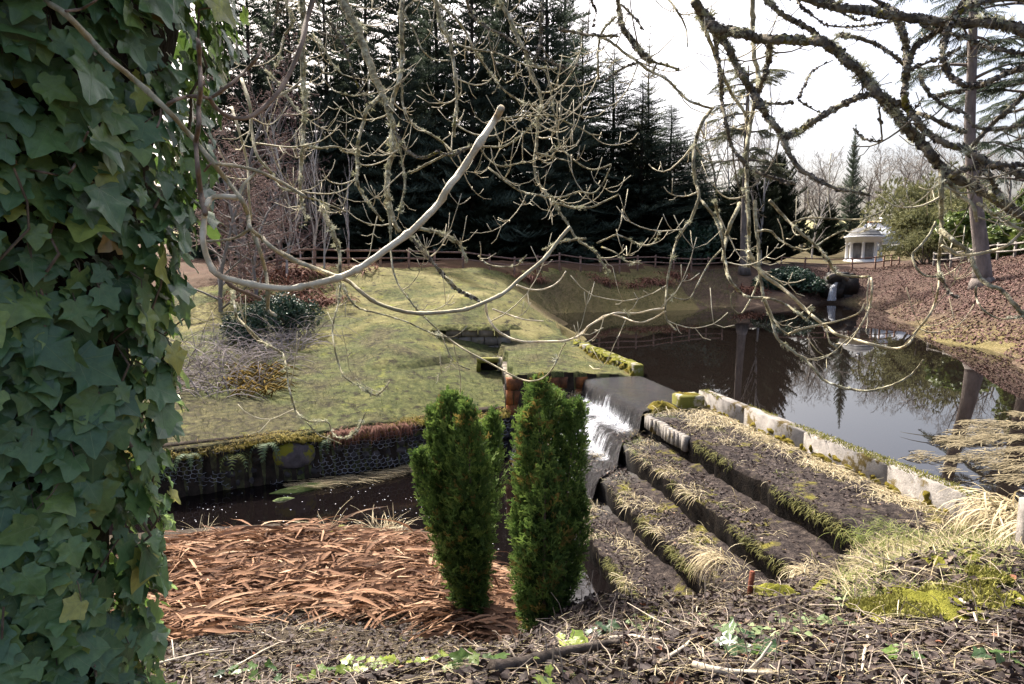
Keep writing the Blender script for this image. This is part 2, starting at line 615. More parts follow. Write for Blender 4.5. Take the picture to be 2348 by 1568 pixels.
fence_line = np.interp(fcx, np.r_[-60, fence_xy[:, 0], 21, 30, 90], np.r_[20, fence_xy[:, 1], 59, 64, 100])
is_forest = (fcy > fence_line + .3) & (zf == 0)
crest_x = np.interp(fcy, [10, 17.4, 25, 30, 34, 38, 42, 46], [3.2, 3.2, 1.9, 1.1, .6, -.3, 1.0, 3.4])
is_lawn = (zf == 0) & ~is_forest & (fcx < crest_x) & (fcy < 47)
is_bank = (zf == 0) & ~is_forest & ~is_lawn

def sheet(name, mask, m, tintf):
    q = QUADS[mask]
    used, inv = np.unique(q, return_inverse=True)
    V = VV[used]
    t = tintf(V[:, 0], V[:, 1])
    o = part(name, V, inv.reshape(-1, 4), m, None, {'tint': t}, True)
    o['kind'] = 'structure'
    return o

def lawn_tint(x, y):
    t = .50 + 1.9 * (vnoise(x, y, .45, 9, 4) - .5) + .8 * (vnoise(x, y, 1.6, 19, 3) - .5)
    t += .22 * np.clip((y - 24) / 10, -.4, 1)
    brown = np.clip((-2.6 - x) / 4, 0, 1) * np.clip((20 - y) / 5, 0, 1)
    t = t - .75 * brown
    green = np.exp(-((x + 1.6) ** 2 + (y - 17.5) ** 2) / 3.5)
    return np.clip(t * (1 - green) + .36 * green, 0, 1)
def bank_tint(x, y):
    n = vnoise(x, y, .4, 21, 4)
    right = np.clip((x - 15.5) / 4, 0, 1)
    hgt = tps_up(x, y)
    base = np.where(x < 16, .55 + .3 * (n - .5), .05 + .35 * (n - .4))
    base = np.where((x > 12) & (x < 19), .32 + .3 * (n - .5), base)
    straw = np.exp(-((x - 18) ** 2 / 9 + (y - 25) ** 2 / 30)) * np.clip(1 - hgt / 1.0, 0, 1)
    base = np.where((hgt < .4) & (x > 14), .10 + .55 * n, base)
    return np.clip(base + .30 * straw, 0, 1)
def near_tint(x, y):
    n = vnoise(x, y, 1.2, 31, 4)
    moss = np.clip((x - 2.6) / 1.2, 0, 1) * np.clip((y - 4.6) / 1.0, 0, 1)
    return np.clip(.1 + .5 * (n - .35) + moss * (.25 + .8 * (n - .3)), 0, 1)

sheet('lawn', is_lawn, M_lawn, lawn_tint)
sheet('pond_bank', is_bank, M_bank, bank_tint)
sheet('forest_floor', is_forest, M_forest, lambda x, y: np.clip(vnoise(x, y, .3, 41, 3) * .5 + .8 * ((x > 22) & (y > 58)), 0, 1))
sheet('near_bank', zf == 1, M_near, near_tint)
sheet('stream_bed', (zf == 2) | (zf == 3), M_bed, lambda x, y: x * 0)

# far field and hills
M_field = ground_mat('field', [(.35, (.20, .19, .09)), (.6, (.32, .29, .15)), (.8, (.38, .34, .2))], None, .08, .3, 1.0)
hx = np.linspace(-420, 420, 70)
hy = np.linspace(150, 700, 40)
HX, HY = np.meshgrid(hx, hy)
HZ = 3 + np.clip((HY - 150) / 120, 0, 1) ** 1.4 * 13 + np.clip((HY - 270) / 300, 0, 1) * 8 + 5 * vnoise(HX, HY, .01, 4, 3) * np.clip((HY - 150) / 120, 0, 1)
hi_ = np.arange(39)[:, None] * 70 + np.arange(69)[None]
o = part('hill_field', np.stack([HX, HY, HZ], -1).reshape(-1, 3), np.stack([hi_, hi_ + 1, hi_ + 71, hi_ + 70], -1).reshape(-1, 4), M_field, None, None, True)
o['kind'] = 'structure'

# ------------------------------------------------------------------ water
def water_mat(name, base, rough, scale, strength, stretch=(1, 1, 1), dist=.02):
    b = NB(name)
    v = b.scaled(b.pos(), stretch)
    n = b.bump(b.noise(v, scale, 3, .55, .4), strength, dist)
    p = b.bsdf(base, rough, .5, n)
    b.p.inputs['IOR'].default_value = 1.33
    return p
M_pond = water_mat('pond_water', (.008, .006, .005), .012, 1.1, .10, (1, .5, 1), .01)
M_stream = water_mat('stream_water', (.004, .003, .003), .02, 4, .10, (1, 2.2, 1), .008)

def flat_water(name, poly, z, m, grow=0.0):
    P = np.array([(x, y, z) for x, y in poly])
    o = part(name, P, [np.array([list(range(len(P)))])], m)
    o['kind'] = 'structure'
    return o
POND_SURF = [duv(11.5, -1.62), duv(3.6, -1.62), duv(3.45, -1.48), duv(-.2, -1.48), duv(-.3, -1.62), duv(-8.2, -1.62), (2.2, 27), (1.8, 32), (1.2, 40), (6, 43.2), (17, 49.5), (25, 53), (26.5, 52), (26.5, 44), (17, 18), (13, 12), (11, 6.9), (7, 6.9)]
flat_water('pond', POND_SURF, 0.0, M_pond)
flat_water('stream', [(-16, 7.5), (-8, 10.0), (-4, 11.0), (-1, 10.4), (.2, 8.6), (1.2, 8.1), duv(8.9, 1.9), duv(-.05, 1.9), (-.3, 17.4), (-7.0, 13.9), (-16, 9.4)], STREAM_Z, M_stream)
# ------------------------------------------------------------------ built structures
def conc_mat(name, stops, mossc, lo, hi, mscale=3.0, dark=None):
    """Concrete with its own moss and lichen patches."""
    ov = [(mossc, mscale, lo, hi)]
    if dark:
        ov.append(dark)
    return mat(name, stops, 5, 7, .9, .6, .02, 40, .15, None, .5, 0, 'pos', None, ov)
M_conc = conc_mat('weathered_concrete', [(.3, (.13, .12, .108)), (.5, (.215, .198, .178)), (.75, (.32, .295, .265))], (.085, .062, .02), .535, .60, 2.6)
M_conc_moss = conc_mat('mossy_concrete', [(.3, (.22, .20, .17)), (.6, (.36, .33, .27))], (.12, .115, .022), .42, .50, 2.6)
M_wetstone = mat('wet_cave_dark_stone', [(.3, (.008, .007, .006)), (.6, (.028, .022, .018)), (.8, (.05, .04, .026))], 4, 6, .55, .9, .04, 22, .3)  # rock by the fall; the dark of its cave is put into the colour
M_rust = mat('rust_stained_stone', [(.35, (.05, .025, .015)), (.5, (.13, .05, .02)), (.62, (.30, .10, .025)), (.8, (.10, .07, .05))], 1.6, 6, .85, .8, .03, 14, .2)
M_stone = mat('old_masonry', [(.3, (.09, .075, .06)), (.55, (.20, .17, .14)), (.8, (.30, .26, .22))], 3, 6, .9, .7, .03, 25, .2, over=[((.11, .10, .03), 1.8, .55, .65)])
M_moss = mat('bright_moss', [(.3, (.06, .06, .010)), (.5, (.145, .145, .024)), (.75, (.25, .24, .045))], 14, 6, .95, 1.0, .02, 90, .05)
M_moss_olive = mat('olive_moss', [(.3, (.06, .05, .012)), (.5, (.15, .12, .022)), (.75, (.26, .21, .04))], 9, 6, .95, 1.0, .03, 70, .05)

def steps_mat():
    b = NB('step_dirt_dark_riser')
    v = b.pos()
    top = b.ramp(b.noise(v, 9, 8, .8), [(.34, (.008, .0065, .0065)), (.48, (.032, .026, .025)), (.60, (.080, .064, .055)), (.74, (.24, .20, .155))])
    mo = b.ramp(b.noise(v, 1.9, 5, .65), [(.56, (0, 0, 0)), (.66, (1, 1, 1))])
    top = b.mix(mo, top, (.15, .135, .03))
    side = b.ramp(b.noise(v, 5, 6), [(.35, (.004, .0035, .003)), (.6, (.014, .011, .009)), (.8, (.045, .036, .014))])  # wet riser stone, its weak sky light also put into the near-black
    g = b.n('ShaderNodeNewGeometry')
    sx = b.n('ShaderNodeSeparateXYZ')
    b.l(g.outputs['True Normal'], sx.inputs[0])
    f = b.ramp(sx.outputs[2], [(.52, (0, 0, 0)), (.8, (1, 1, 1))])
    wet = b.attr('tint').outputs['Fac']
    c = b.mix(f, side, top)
    c = b.mix(wet, c, (.014, .012, .010))
    rg = b.math('MULTIPLY_ADD', wet, -.55, .92)
    sp_ = b.math('MULTIPLY_ADD', wet, .35, .06)
    return b.bsdf(c, rg, sp_, b.bump(b.noise(v, 40, 5, .7), 1.0, .03))
M_step = steps_mat()

spill = thing('spillway', 'stepped stone spillway with four long terraces falling from the dam wall to the dark stream', 'spillway', (*duv(5, 1), -2.0))
UEND = [11.6, 11.3, 10.6, 9.6]
for k in range(4):
    nu = int(UEND[k] / .09)
    us = np.linspace(-.02, UEND[k], nu)
    inner = -1.66 if k == 0 else LIPV[k - 1] - .06
    tv = np.linspace(inner, LIPV[k] - .05, 14 if k == 0 else 9)
    zb = (LIPZ[k + 1] - .25) if k < 3 else -2.0
    rz = np.linspace(LIPZ[k] - .06, zb, 7)
    U, Vv = np.meshgrid(us, tv, indexing='ij')
    dry = np.clip((us - 3.9 - .5 * k) / .3, 0, 1)
    rag = (vnoise(us, us * 0 + k * 7, 2.2, 50 + k, 4) - .5) * .07 * dry + (vnoise(us, us * 0 + k * 3, 9.0, 55 + k, 3) - .5) * .07 * dry
    Z = LIPZ[k] + (vnoise(U, Vv, 2.4, 60 + k, 4) - .42) * .13 * dry[:, None]
    far_t = np.clip((U - 6) / 5, 0, 1)
    Z += far_t * .05 * vnoise(U, Vv, 1.1, 70 + k, 3)
    if k > 0:       # soil banks up against the riser behind
        Z += .07 * np.clip(1 - (Vv - inner) / .3, 0, 1) * dry[:, None]
    rows_u, rows_v, rows_z = [U], [Vv + (rag[:, None] * np.linspace(0, 1, len(tv))[None] ** 3)], [Z]
    lipu = us[:, None].repeat(len(rz), 1)
    jit = (vnoise(lipu, rz[None].repeat(nu, 0), 4.0, 80 + k, 3) - .5) * .09
    rows_u.append(lipu)
    rows_v.append(LIPV[k] + rag[:, None] + jit * (1 if k else .6))
    zz = rz[None].repeat(nu, 0).copy()
    zz[:, 0] = Z[:, -1] - .05
    rows_z.append(zz)
    UU, VVv, ZZ = np.hstack(rows_u), np.hstack(rows_v), np.hstack(rows_z)
    m = UU.shape[1]
    X, Y = duv(UU, VVv)
    q = np.arange(nu - 1)[:, None] * m + np.arange(m - 1)[None]
    Q = np.stack([q, q + m, q + m + 1, q + 1], -1).reshape(-1, 4)
    wet = np.clip(1 - (UU - 3.9 - .5 * k) / .9, 0, 1) * .9
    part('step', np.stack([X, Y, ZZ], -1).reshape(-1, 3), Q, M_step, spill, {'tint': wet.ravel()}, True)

def wall_run(root, u0, u1, v0, v1, z0, z1, m, n, name='wall_block', joint=.004, jit=.004):
    e = np.linspace(u0, u1, n + 1)
    for i in range(n):
        a, b_ = e[i] + joint, e[i + 1] - joint
        cu, cv = (a + b_) / 2, (v0 + v1) / 2
        dz = RNG.normal(0, .003)
        c = (*duv(cu, cv), (z0 + z1) / 2 + dz)
        V, Fq = bev_box((b_ - a) / 2, abs(v1 - v0) / 2 + RNG.normal(0, .003), (z1 - z0) / 2, .02)
        W = np.array(c) + V[:, :1] * np.array([*SD, 0]) + V[:, 1:2] * np.array([*SN, 0]) + V[:, 2:] * np.array([0, 0, 1.])
        part(name, W, Fq, m, root)

def bev_box(hx_, hy_, hz_, bv):
    """Box with chamfered top edges and uneven corners."""
    P = []
    for z, ins in ((-hz_, 0), (hz_ - bv, 0), (hz_, bv)):
        for sx, sy in ((-1, -1), (1, -1), (1, 1), (-1, 1)):
            P.append((sx * (hx_ - ins), sy * (hy_ - ins), z))
    P = np.array(P) + RNG.normal(0, bv * .12, (12, 3))
    Fq = [(0, 3, 2, 1), (8, 9, 10, 11)]
    for k in (0, 4):
        for i in range(4):
            j = (i + 1) % 4
            Fq.append((k + i, k + j, k + 4 + j, k + 4 + i))
    return P, np.array(Fq)

def moss_pad(name, pts_uvz, rad, m, root, n=10, h=.05):
    """Low uneven cushions along a line, one mesh."""
    mb = MB()
    for (u, v, z), r_ in zip(pts_uvz, rad):
        x, y = duv(u, v)
        V, Fq = cushion(r_, r_ * RNG.uniform(.5, .8), h * RNG.uniform(.6, 1.3))
        a = RNG.uniform(0, 6.28)
        V = V @ np.array([[math.cos(a), math.sin(a), 0], [-math.sin(a), math.cos(a), 0], [0, 0, 1]])
        mb.add(V + np.array([x, y, z]), Fq, RNG.uniform())
    return mb.part(name, m, root, True, 'stuff')

def cushion(a, b_, h, nr=5, ns=14, seed=None):
    V = [(0, 0, h)]
    ph = RNG.uniform(0, 6.28, 4)
    for i in range(1, nr + 1):
        t = i / nr
        for j in range(ns):
            an = 2 * math.pi * j / ns
            w = 1 + .18 * math.sin(2 * an + ph[0]) + .12 * math.sin(3 * an + ph[1]) + .10 * math.sin(5 * an + ph[2])
            V.append((a * t * w * math.cos(an), b_ * t * w * math.sin(an), h * (1 - t ** 2.2) * (1 + .25 * math.sin(3 * an + 5 * t + ph[3])) - .03 * t))
    Tr = [(0, 1 + j, 1 + (j + 1) % ns) for j in range(ns)]
    Qd = []
    for i in range(nr - 1):
        for j in range(ns):
            o_ = 1 + i * ns
            Qd.append((o_ + j, o_ + ns + j, o_ + ns + (j + 1) % ns, o_ + (j + 1) % ns))
    return np.array(V, float), [np.array(Tr), np.array(Qd)]

wall_r = thing('dam_wall', 'long pale concrete parapet with moss patches beside the reedy pond', 'wall', (*duv(7, -1.5), -.5), 'concrete parapets of the dam')
wall_run(wall_r, 3.45, 10.75, -1.62, -1.40, -.5, .30, M_conc, 4)
side = []
for i in range(60):
    u = RNG.uniform(3.6, 10.5)
    side.append((u, -1.40, -.05 + abs(RNG.normal(0, .07))))
mbs = MB()
Rw = np.stack([np.array([*SD, 0]), np.array([0, 0, 1.0]), np.array([*SN, 0])], -1)
for (u, v, z) in side:       # moss clinging to the face, thickest at the foot
    V, Fq = cushion(RNG.uniform(.05, .17), RNG.uniform(.04, .11), RNG.uniform(.015, .035))
    mbs.add(V @ Rw.T + np.array((*duv(u, v + .004), z)), Fq, RNG.uniform())
mbs.part('moss', M_moss_olive, wall_r, True, 'stuff')
wall_l = thing('dam_wall', 'short moss-covered concrete parapet on the far side of the overflow', 'wall', (*duv(-3, -1.5), -.5), 'concrete parapets of the dam')
wall_run(wall_l, -6.6, -.12, -1.62, -1.38, -.5, .30, M_conc_moss, 9)
moss_pad('moss', [(-6.4 + i * .36, -1.5 + RNG.uniform(-.05, .05), .285) for i in range(17)], RNG.uniform(.16, .28, 17), M_moss, wall_l, h=.04)
moss_pad('moss', [(-6.4 + i * .22, -1.36, RNG.uniform(0, .2)) for i in range(29)], RNG.uniform(.08, .18, 29), M_moss_olive, wall_l, h=.07)

# low pier where the right parapet meets the overflow
pier = thing('pier_block', 'low square mossy block at the overflow end of the long parapet', 'block', (*duv(3.7, -1.0), -.3))
V, Fq = bev_box(.22, .26, .3, .03)
W = np.array((*duv(3.62, -1.08), -.05)) + V[:, :1] * np.array([*SD, 0]) + V[:, 1:2] * np.array([*SN, 0]) + V[:, 2:] * np.array([0, 0, 1.])
part('block', W, Fq, M_conc_moss, pier)
moss_pad('moss', [(3.62, -1.08, .24), (3.5, -.95, .22), (3.7, -1.2, .23)], [.26, .2, .2], M_moss_olive, pier, h=.06)
lump = cushion(.34, .26, .2)
tag(part('moss_cushion', lump[0] + np.array((*duv(3.75, -.42), -.06)), lump[1], M_moss_olive, None, None, True), 'rounded olive moss hump on the terrace corner just beside the overflow lip', 'moss')
# pale concrete kerb edging the top terrace next to the fall
kb = MB()
ks = np.linspace(4.1, 5.9, 14)
for i in range(13):
    V, Fq = obox((*duv((ks[i] + ks[i + 1]) / 2, .03 + .02 * math.sin(i)), -.16), (*SD, 0), (*SN, 0), (0, 0, 1), .07, .05, .13, .004)
    kb.add(V, Fq)
kb.part('edging', M_conc, spill, False)

# wing wall
wing = thing('wing_wall', 'rust-stained stone wing wall closing the far end of the steps', 'wall', (*duv(-.1, 1), -2.0))
rows = [(-2.0, -1.5), (-1.5, -1.05), (-1.05, -.62), (-.62, -.25), (-.25, .06)]
for ri, (z0, z1) in enumerate(rows):
    e = np.linspace(-.05, 2.08, 6)
    e[1:-1] += RNG.normal(0, .06, 4) + (.12 if ri % 2 else -.1)
    for i in range(5):
        c = (*duv(-.16 + RNG.normal(0, .008), (e[i] + e[i + 1]) / 2), (z0 + z1) / 2)
        V, Fq = obox(c, (*SD, 0), (*SN, 0), (0, 0, 1), .14, (e[i + 1] - e[i]) / 2 - .008, (z1 - z0) / 2 - .008, .008)
        part('stone', V, Fq, M_rust, wing)
for ri, (z0, z1) in enumerate([(-1.2, -.75), (-.75, -.35), (-.35, .05)]):
    e = np.linspace(17.2, 21.8, 8)
    for i in range(7):
        ym = (e[i] + e[i + 1]) / 2
        xm = np.interp(ym, [17.1, 20, 22.3], [-.06, -.2, -.45])
        gzt = float(gz(xm - .4, ym, False))
        zt = z1 - .0
        if z0 < gzt - .5 and z1 < gzt - .2:
            continue
        V, Fq = obox((xm + .02 + RNG.normal(0, .012), ym, (z0 + zt) / 2), (0, 1, 0), (1, 0, 0), (0, 0, 1), (e[i + 1] - e[i]) / 2 - .01, .12, (zt - z0) / 2 - .008, .012)
        part('stone', V, Fq, M_stone, wing, label='mossy side stone' if False else None)

# headwall of the old sluice
hw = thing('sluice_headwall', 'old block headwall set into the mossy dam slope under a turf lip', 'wall', (-1.1, 22.6, 0))
for ri, (z0, z1) in enumerate([(-.1, .26), (.26, .54), (.54, .82)]):
    e = np.linspace(-2.2, -.05, 5 + ri % 2)
    for i in range(len(e) - 1):
        V, Fq = obox(((e[i] + e[i + 1]) / 2, 22.5 + RNG.normal(0, .012), (z0 + z1) / 2), (1, 0, 0), (0, 1, 0), (0, 0, 1), (e[i + 1] - e[i]) / 2 - .012, .16, (z1 - z0) / 2 - .01, .01)
        part('stone', V, Fq, M_stone, hw)
mb = MB()
for i in range(26):
    V, Fq = cushion(.3, .22, .12)
    mb.add(V + np.array((-2.35 + i * .095, 22.5 + RNG.uniform(-.1, .25), .80)), Fq)
mb.part('turf_lip', M_lawn, hw, True, 'stuff')
M_black = mat('drain_shade_black', [(.3, (.004, .004, .004)), (.7, (.012, .010, .008))], 5, 3, .9, .3)
dr = thing('drain_opening', 'dark square drain mouth in the mossy slope below the headwall', 'drain', (-.62, 20.1, -.6))
dx, dy, dz = at_Y(1120, 832, 19.8)
for nm, c, h in (('lintel', (dx, dy + .22, dz + .06), (.34, .2, .06)), ('jamb', (dx - .30, dy + .24, dz - .12), (.06, .2, .14)), ('jamb', (dx + .30, dy + .24, dz - .12), (.06, .2, .14))):
    V, Fq = obox(c, (1, 0, 0), (0, 1, 0), (0, 0, 1), *h, .012)
    part(nm, V, Fq, M_conc_moss, dr)
V, Fq = obox((dx, dy + .30, dz - .13), (1, 0, 0), (0, 1, 0), (0, 0, 1), .245, .04, .13)  # near-black slab standing in for the shade inside the drain
part('shade_slab', V, Fq, M_black, dr)

# ------------------------------------------------------------------ gabion wall along the stream
GA, GB = np.array((-8.6, 12.43)), np.array((-.1, 17.0))
GDIR = (GB - GA) / np.linalg.norm(GB - GA)
GN = np.array((GDIR[1], -GDIR[0]))          # towards the stream
GLEN = float(np.linalg.norm(GB - GA))
def gpt(s, out, z):
    p = GA + GDIR * s + GN * out
    return (p[0], p[1], z)
gab = thing('gabion_wall', 'dark stone gabion with pale hexagonal wire mesh along the stream', 'gabion', gpt(GLEN / 2, 0, -2))
M_gstone = mat('gabion_stone', [(.3, (.014, .012, .012)), (.55, (.06, .052, .05)), (.8, (.15, .13, .125))], 3, 5, .9, .6, .02, 30, .15, over=[((.06, .055, .015), 2.5, .58, .66)])
M_pale = mat('pale_boulder', [(.3, (.06, .05, .05)), (.7, (.15, .125, .13))], 6, 6, .85, .5, .02, 30, .2, over=[((.22, .20, .02), 2.2, .52, .58)])
M_wire = mat('galvanised_wire', [(.35, (.08, .075, .075)), (.65, (.42, .42, .45))], 2.5, 3, .5, 0, .01, None, .5)
def rock_data(seed, m, name='stone', n1=6, n2=8):
    rg = np.random.default_rng(seed)
    V, P = [], rg.normal(0, 1, (7, 3))
    for i in range(n1 + 1):
        th = math.pi * i / n1
        for j in range(n2):
            ph = 2 * math.pi * j / n2
            d = np.array((math.sin(th) * math.cos(ph), math.sin(th) * math.sin(ph), math.cos(th)))
            r = 1.0
            for p in P:
                r = min(r, 1.0 / max(.55, (d @ (p / np.linalg.norm(p))) * 1.25))
            V.append(d * r)
    q = np.arange(n1)[:, None] * n2 + np.arange(n2)[None]
    k = np.arange(n1)[:, None] * n2 + (np.arange(n2)[None] + 1) % n2
    return mesh_data(name, np.array(V), np.stack([q, k, k + n2, q + n2], -1).reshape(-1, 4)[:, ::-1], [m], None, False)
rocks = [rock_data(i, M_gstone) for i in range(5)]
gorg = np.array(ORG[gab.name])
zrow = -1.82
for rrow in range(5):
    s = .1 * rrow
    while s < GLEN:
        w = RNG.uniform(.11, .19)
        o = link('stone', rocks[RNG.integers(5)], gab, Vector(np.array(gpt(s + w, -.05 + RNG.uniform(-.03, .03), zrow + RNG.uniform(-.02, .02))) - gorg))
        o.scale = (w * 1.12, .15, RNG.uniform(.11, .14))
        o.rotation_euler = (RNG.normal(0, .2), RNG.normal(0, .25), math.atan2(GDIR[1], GDIR[0]) + RNG.normal(0, .1))
        s += 2 * w * .92
    zrow += .215
bo = link('boulder', rock_data(77, M_pale, 'boulder', 10, 14), gab, Vector(np.array(gpt(4.35, .02, -1.16)) - gorg))
bo.scale = (.5, .14, .34)
bo.rotation_euler = (0, .1, math.atan2(GDIR[1], GDIR[0]))
bo['label'] = 'large pale boulder with yellow moss'
# backing earth
V, Fq = obox(gpt(GLEN / 2, -.32, -1.32), (*GDIR, 0), (*GN, 0), (0, 0, 1), GLEN / 2 + .1, .16, .62)
part('earth_core', V, Fq, M_bed, gab)
wm = MB()
hexw, hexh = .135, .115
nr_, nc_ = int(.95 / (hexh * .75)), int(GLEN / hexw)
for r_ in range(nr_):
    for c_ in range(nc_):
        s0 = (c_ + .5 * (r_ % 2)) * hexw
        z0 = -1.74 + r_ * hexh * .75
        s0 += .05 * math.sin(z0 * 9 + s0 * 1.3)
        z0 += .03 * math.sin(s0 * 3.7) + .012 * math.sin(s0 * 11)
        if vnoise(s0, z0 * 2, 1.1, 91, 3) < .42:
            continue
        def bulge(s, z):
            return .13 + .05 * math.sin(s * 2.1 + 1) + .04 * math.sin(z * 6 + s) + .02 * math.sin(s * 17 + z * 23)
        a = (s0, z0 + hexh * .25)
        b_ = (s0 + hexw / 2, z0)
        c2 = (s0 + hexw, z0 + hexh * .25)
        d_ = (s0, z0 + hexh * .75)
        for p, q in ((a, b_), (b_, c2), (a, d_)):
            wm.tube([gpt(p[0], bulge(*p), p[1]), gpt(q[0], bulge(*q), q[1])], .0048, 3, False)
wm.part('wire_mesh', M_wire, gab, False, 'stuff')
mo = MB()
for i in range(420):
    s = RNG.uniform(0, GLEN)
    V, Fq = cushion(RNG.uniform(.06, .17), RNG.uniform(.05, .12), RNG.uniform(.03, .07))
    mo.add(V + np.array(gpt(s, RNG.uniform(-.18, .12), -.84 + .05 * math.sin(s * 2) + RNG.uniform(-.04, .04))), Fq)
mo.part('moss_edge', M_moss_olive, gab, True, 'stuff')

# ------------------------------------------------------------------ falling water
def foam_mat(name, dark=(.012, .011, .012), white=(.82, .85, .90), sc=(1, 1, 1), scale=7):
    b = NB(name)
    uv = b.scaled(b.attr('luv').outputs['Vector'], sc)
    n1 = b.noise(uv, scale, 6, .75, .3)
    n2 = b.noise(b.pos(), 30, 4, .7)
    f = b.attr('tint').outputs['Fac']
    h = b.math('MULTIPLY_ADD', n2, .35, b.math('MULTIPLY', n1, .8))
    t = b.math('ADD', h, b.math('MULTIPLY_ADD', f, .8, -.72))
    fac = b.ramp(t, [(.40, (0, 0, 0)), (.52, (.35, .35, .35)), (.68, (1, 1, 1))])
    c = b.mix(fac, dark, white)
    rg = b.math('MULTIPLY_ADD', fac, .5, .08)
    rip = b.noise(b.scaled(b.pos(), (1, 1, .3)), 9, 4, .6, 1.0)
    m = b.bsdf(c, rg, .5, b.bump(b.math('ADD', h, rip), 1.0, .06))
    b.p.inputs['IOR'].default_value = 1.33
    return m
M_cascade = foam_mat('cascade_water', sc=(13, 1.6, 1), scale=1.5)

# path down the steps: (v, z, foam)
prof = [(-1.5, .012, .0), (-1.1, .010, .0), (-.7, .008, .0), (-.35, .004, .05), (-.08, -.004, .30), (.02, -.03, .52), (.07, -.12, .62), (.10, -.26, .72), (.13, -.40, .85), (.17, -.455, .98),
        (.28, -.462, .95), (.45, -.466, .84), (.60, -.47, .74), (.68, -.50, .78), (.74, -.60, .86), (.79, -.74, .86), (.83, -.85, .98), (.95, -.885, .92), (1.12, -.89, .74), (1.28, -.893, .62),
        (1.37, -.92, .55), (1.43, -1.02, .72), (1.47, -1.16, .78), (1.51, -1.27, .92), (1.65, -1.305, .62), (1.85, -1.31, .35), (2.03, -1.33, .40), (2.09, -1.45, .66), (2.12, -1.62, .85), (2.2, -1.735, .6)]
PV = np.array(prof)
tt = np.linspace(0, len(prof) - 1, 150)
pv = np.interp(tt, np.arange(len(prof)), PV[:, 0])
pz = np.interp(tt, np.arange(len(prof)), PV[:, 1])
pf = np.interp(tt, np.arange(len(prof)), PV[:, 2])
wu = np.linspace(0, 1, 180)
v_of = pv[None].repeat(180, 0)
ustart = np.interp(pv, [-1.5, 0, .7, 1.36, 2.0, 2.9], [-.0, .02, .10, .2, .3, .3])
uend = np.interp(pv, [-1.5, -.2, .05, .6, .9, 1.3, 2.0, 2.9], [3.75, 3.85, 3.95, 4.4, 4.8, 5.2, 5.4, 5.4])
UU = ustart[None] + wu[:, None] * (uend - ustart)[None]
fall = np.clip(np.abs(np.gradient(pz))[None] * 40, 0, 1)
st = vnoise(UU * 3.2, v_of * .25, 2.2, 101, 3)
st2 = vnoise(UU, v_of * .6, 1.1, 107, 3)
foam = pf[None] + (st - .5) * .30 * (pf[None] > .3) + (st2 - .5) * .45 * (pf[None] > .3)
edge = np.minimum(wu, 1 - wu)[:, None] * 8
foam = foam - .35 * np.clip(1 - edge, 0, 1)
mid = np.clip(1 - np.abs((UU - 2.7) / 1.9), 0, 1)
foam = foam * (.80 + .32 * mid)
VVw = v_of + (st - .5) * .07 * fall + .02
ZZ = pz[None] + (vnoise(UU, v_of, 5, 111, 3) - .5) * .05 * np.clip(pf[None] * 1.5, .1, 1) - (st < .33) * 0
X, Y = duv(UU, VVw)
q = np.arange(179)[:, None] * 150 + np.arange(149)[None]
Q = np.stack([q, q + 150, q + 151, q + 1], -1).reshape(-1, 4)
o = part('cascade', np.stack([X, Y, ZZ + .012], -1).reshape(-1, 3), Q, M_cascade, None,
         {'tint': np.clip(foam, 0, 1).ravel(), 'luv': np.stack([UU, v_of * 1.0 - pz[None], UU * 0], -1).reshape(-1, 3)}, True)
o['kind'] = 'structure'
dr_ = MB()      # spray and droplets thrown up at the foot of each fall
for i in range(900):
    k = RNG.integers(0, 3)
    v = [.2, .86, 1.54][k] + abs(RNG.normal(0, .1))
    u = np.clip(RNG.normal(2.1, .7), .3, 3.3)
    z = [-.45, -.87, -1.29][k] + abs(RNG.normal(0, .05))
    x, y = duv(u, v)
    s = RNG.uniform(.004, .012)
    V, Fq = box((x - s, y - s, z - s), (x + s, y + s, z + s * 1.6))
    dr_.add(V, Fq)
M_foam = mat('foam', [(.3, (.7, .72, .76)), (.7, (.85, .87, .9))], 8, 2, .6, 0)
o = dr_.part('water_spray', M_foam, None, True, 'stuff')
tag(o, 'white droplets thrown up where the cascade lands', 'spray')
fl = MB()
for i in range(150):
    t = RNG.uniform(0, 1)
    x, y = RNG.uniform(-6.5, .5), 0
    y = np.interp(x, [-8, -5, -3, -1, .5], [10.9, 11.6, 11.7, 11.3, 10]) + RNG.uniform(.1, 2.4)
    s = RNG.uniform(.004, .009)
    a = np.arange(6) * math.pi / 3
    V = np.stack([x + s * 1.4 * np.cos(a), y + s * np.sin(a), np.full(6, STREAM_Z + .006)], -1)
    fl.add(V, np.array([list(range(6))]))
o = fl.part('foam_flecks', M_foam, None, False, 'stuff')
tag(o, 'tiny white foam flecks drifting on the dark stream', 'foam')

# far fall into the head of the pond
def far_pt(px, py, Y=50.8):
    return np.array(at_Y(px, py, Y))
ff = thing('rock_outfall', 'wet rock recess painted cave-dark with a thin white waterfall at the head of the pond', 'outfall', tuple(far_pt(1912, 692, 50.0)))
recess = MB()
for i in range(46):
    px, py = RNG.uniform(1893, 1952), RNG.uniform(632, 688)
    c = far_pt(px, py, 50.75 + RNG.uniform(0, .5) + (py - 690) * -.012)
    rr = RNG.uniform(.25, .55)
    d = np.array([(x_, y_, z_) for x_ in (-1, 1) for y_ in (-1, 1) for z_ in (-1, 1)], float) * rr * RNG.uniform(.7, 1, (8, 1))
    recess.add(c + d, np.array([(0, 1, 3, 2), (4, 6, 7, 5), (0, 4, 5, 1), (2, 3, 7, 6), (0, 2, 6, 4), (1, 5, 7, 3)]))
recess.part('rock_face', M_wetstone, ff, False)
arch = MB()
arch.tube([far_pt(1897, 640, 50.35), far_pt(1905, 632, 50.35), far_pt(1920, 629, 50.35), far_pt(1935, 633, 50.35), far_pt(1944, 642, 50.35)], .16, 6)
arch.part('culvert_lip', M_stone, ff)
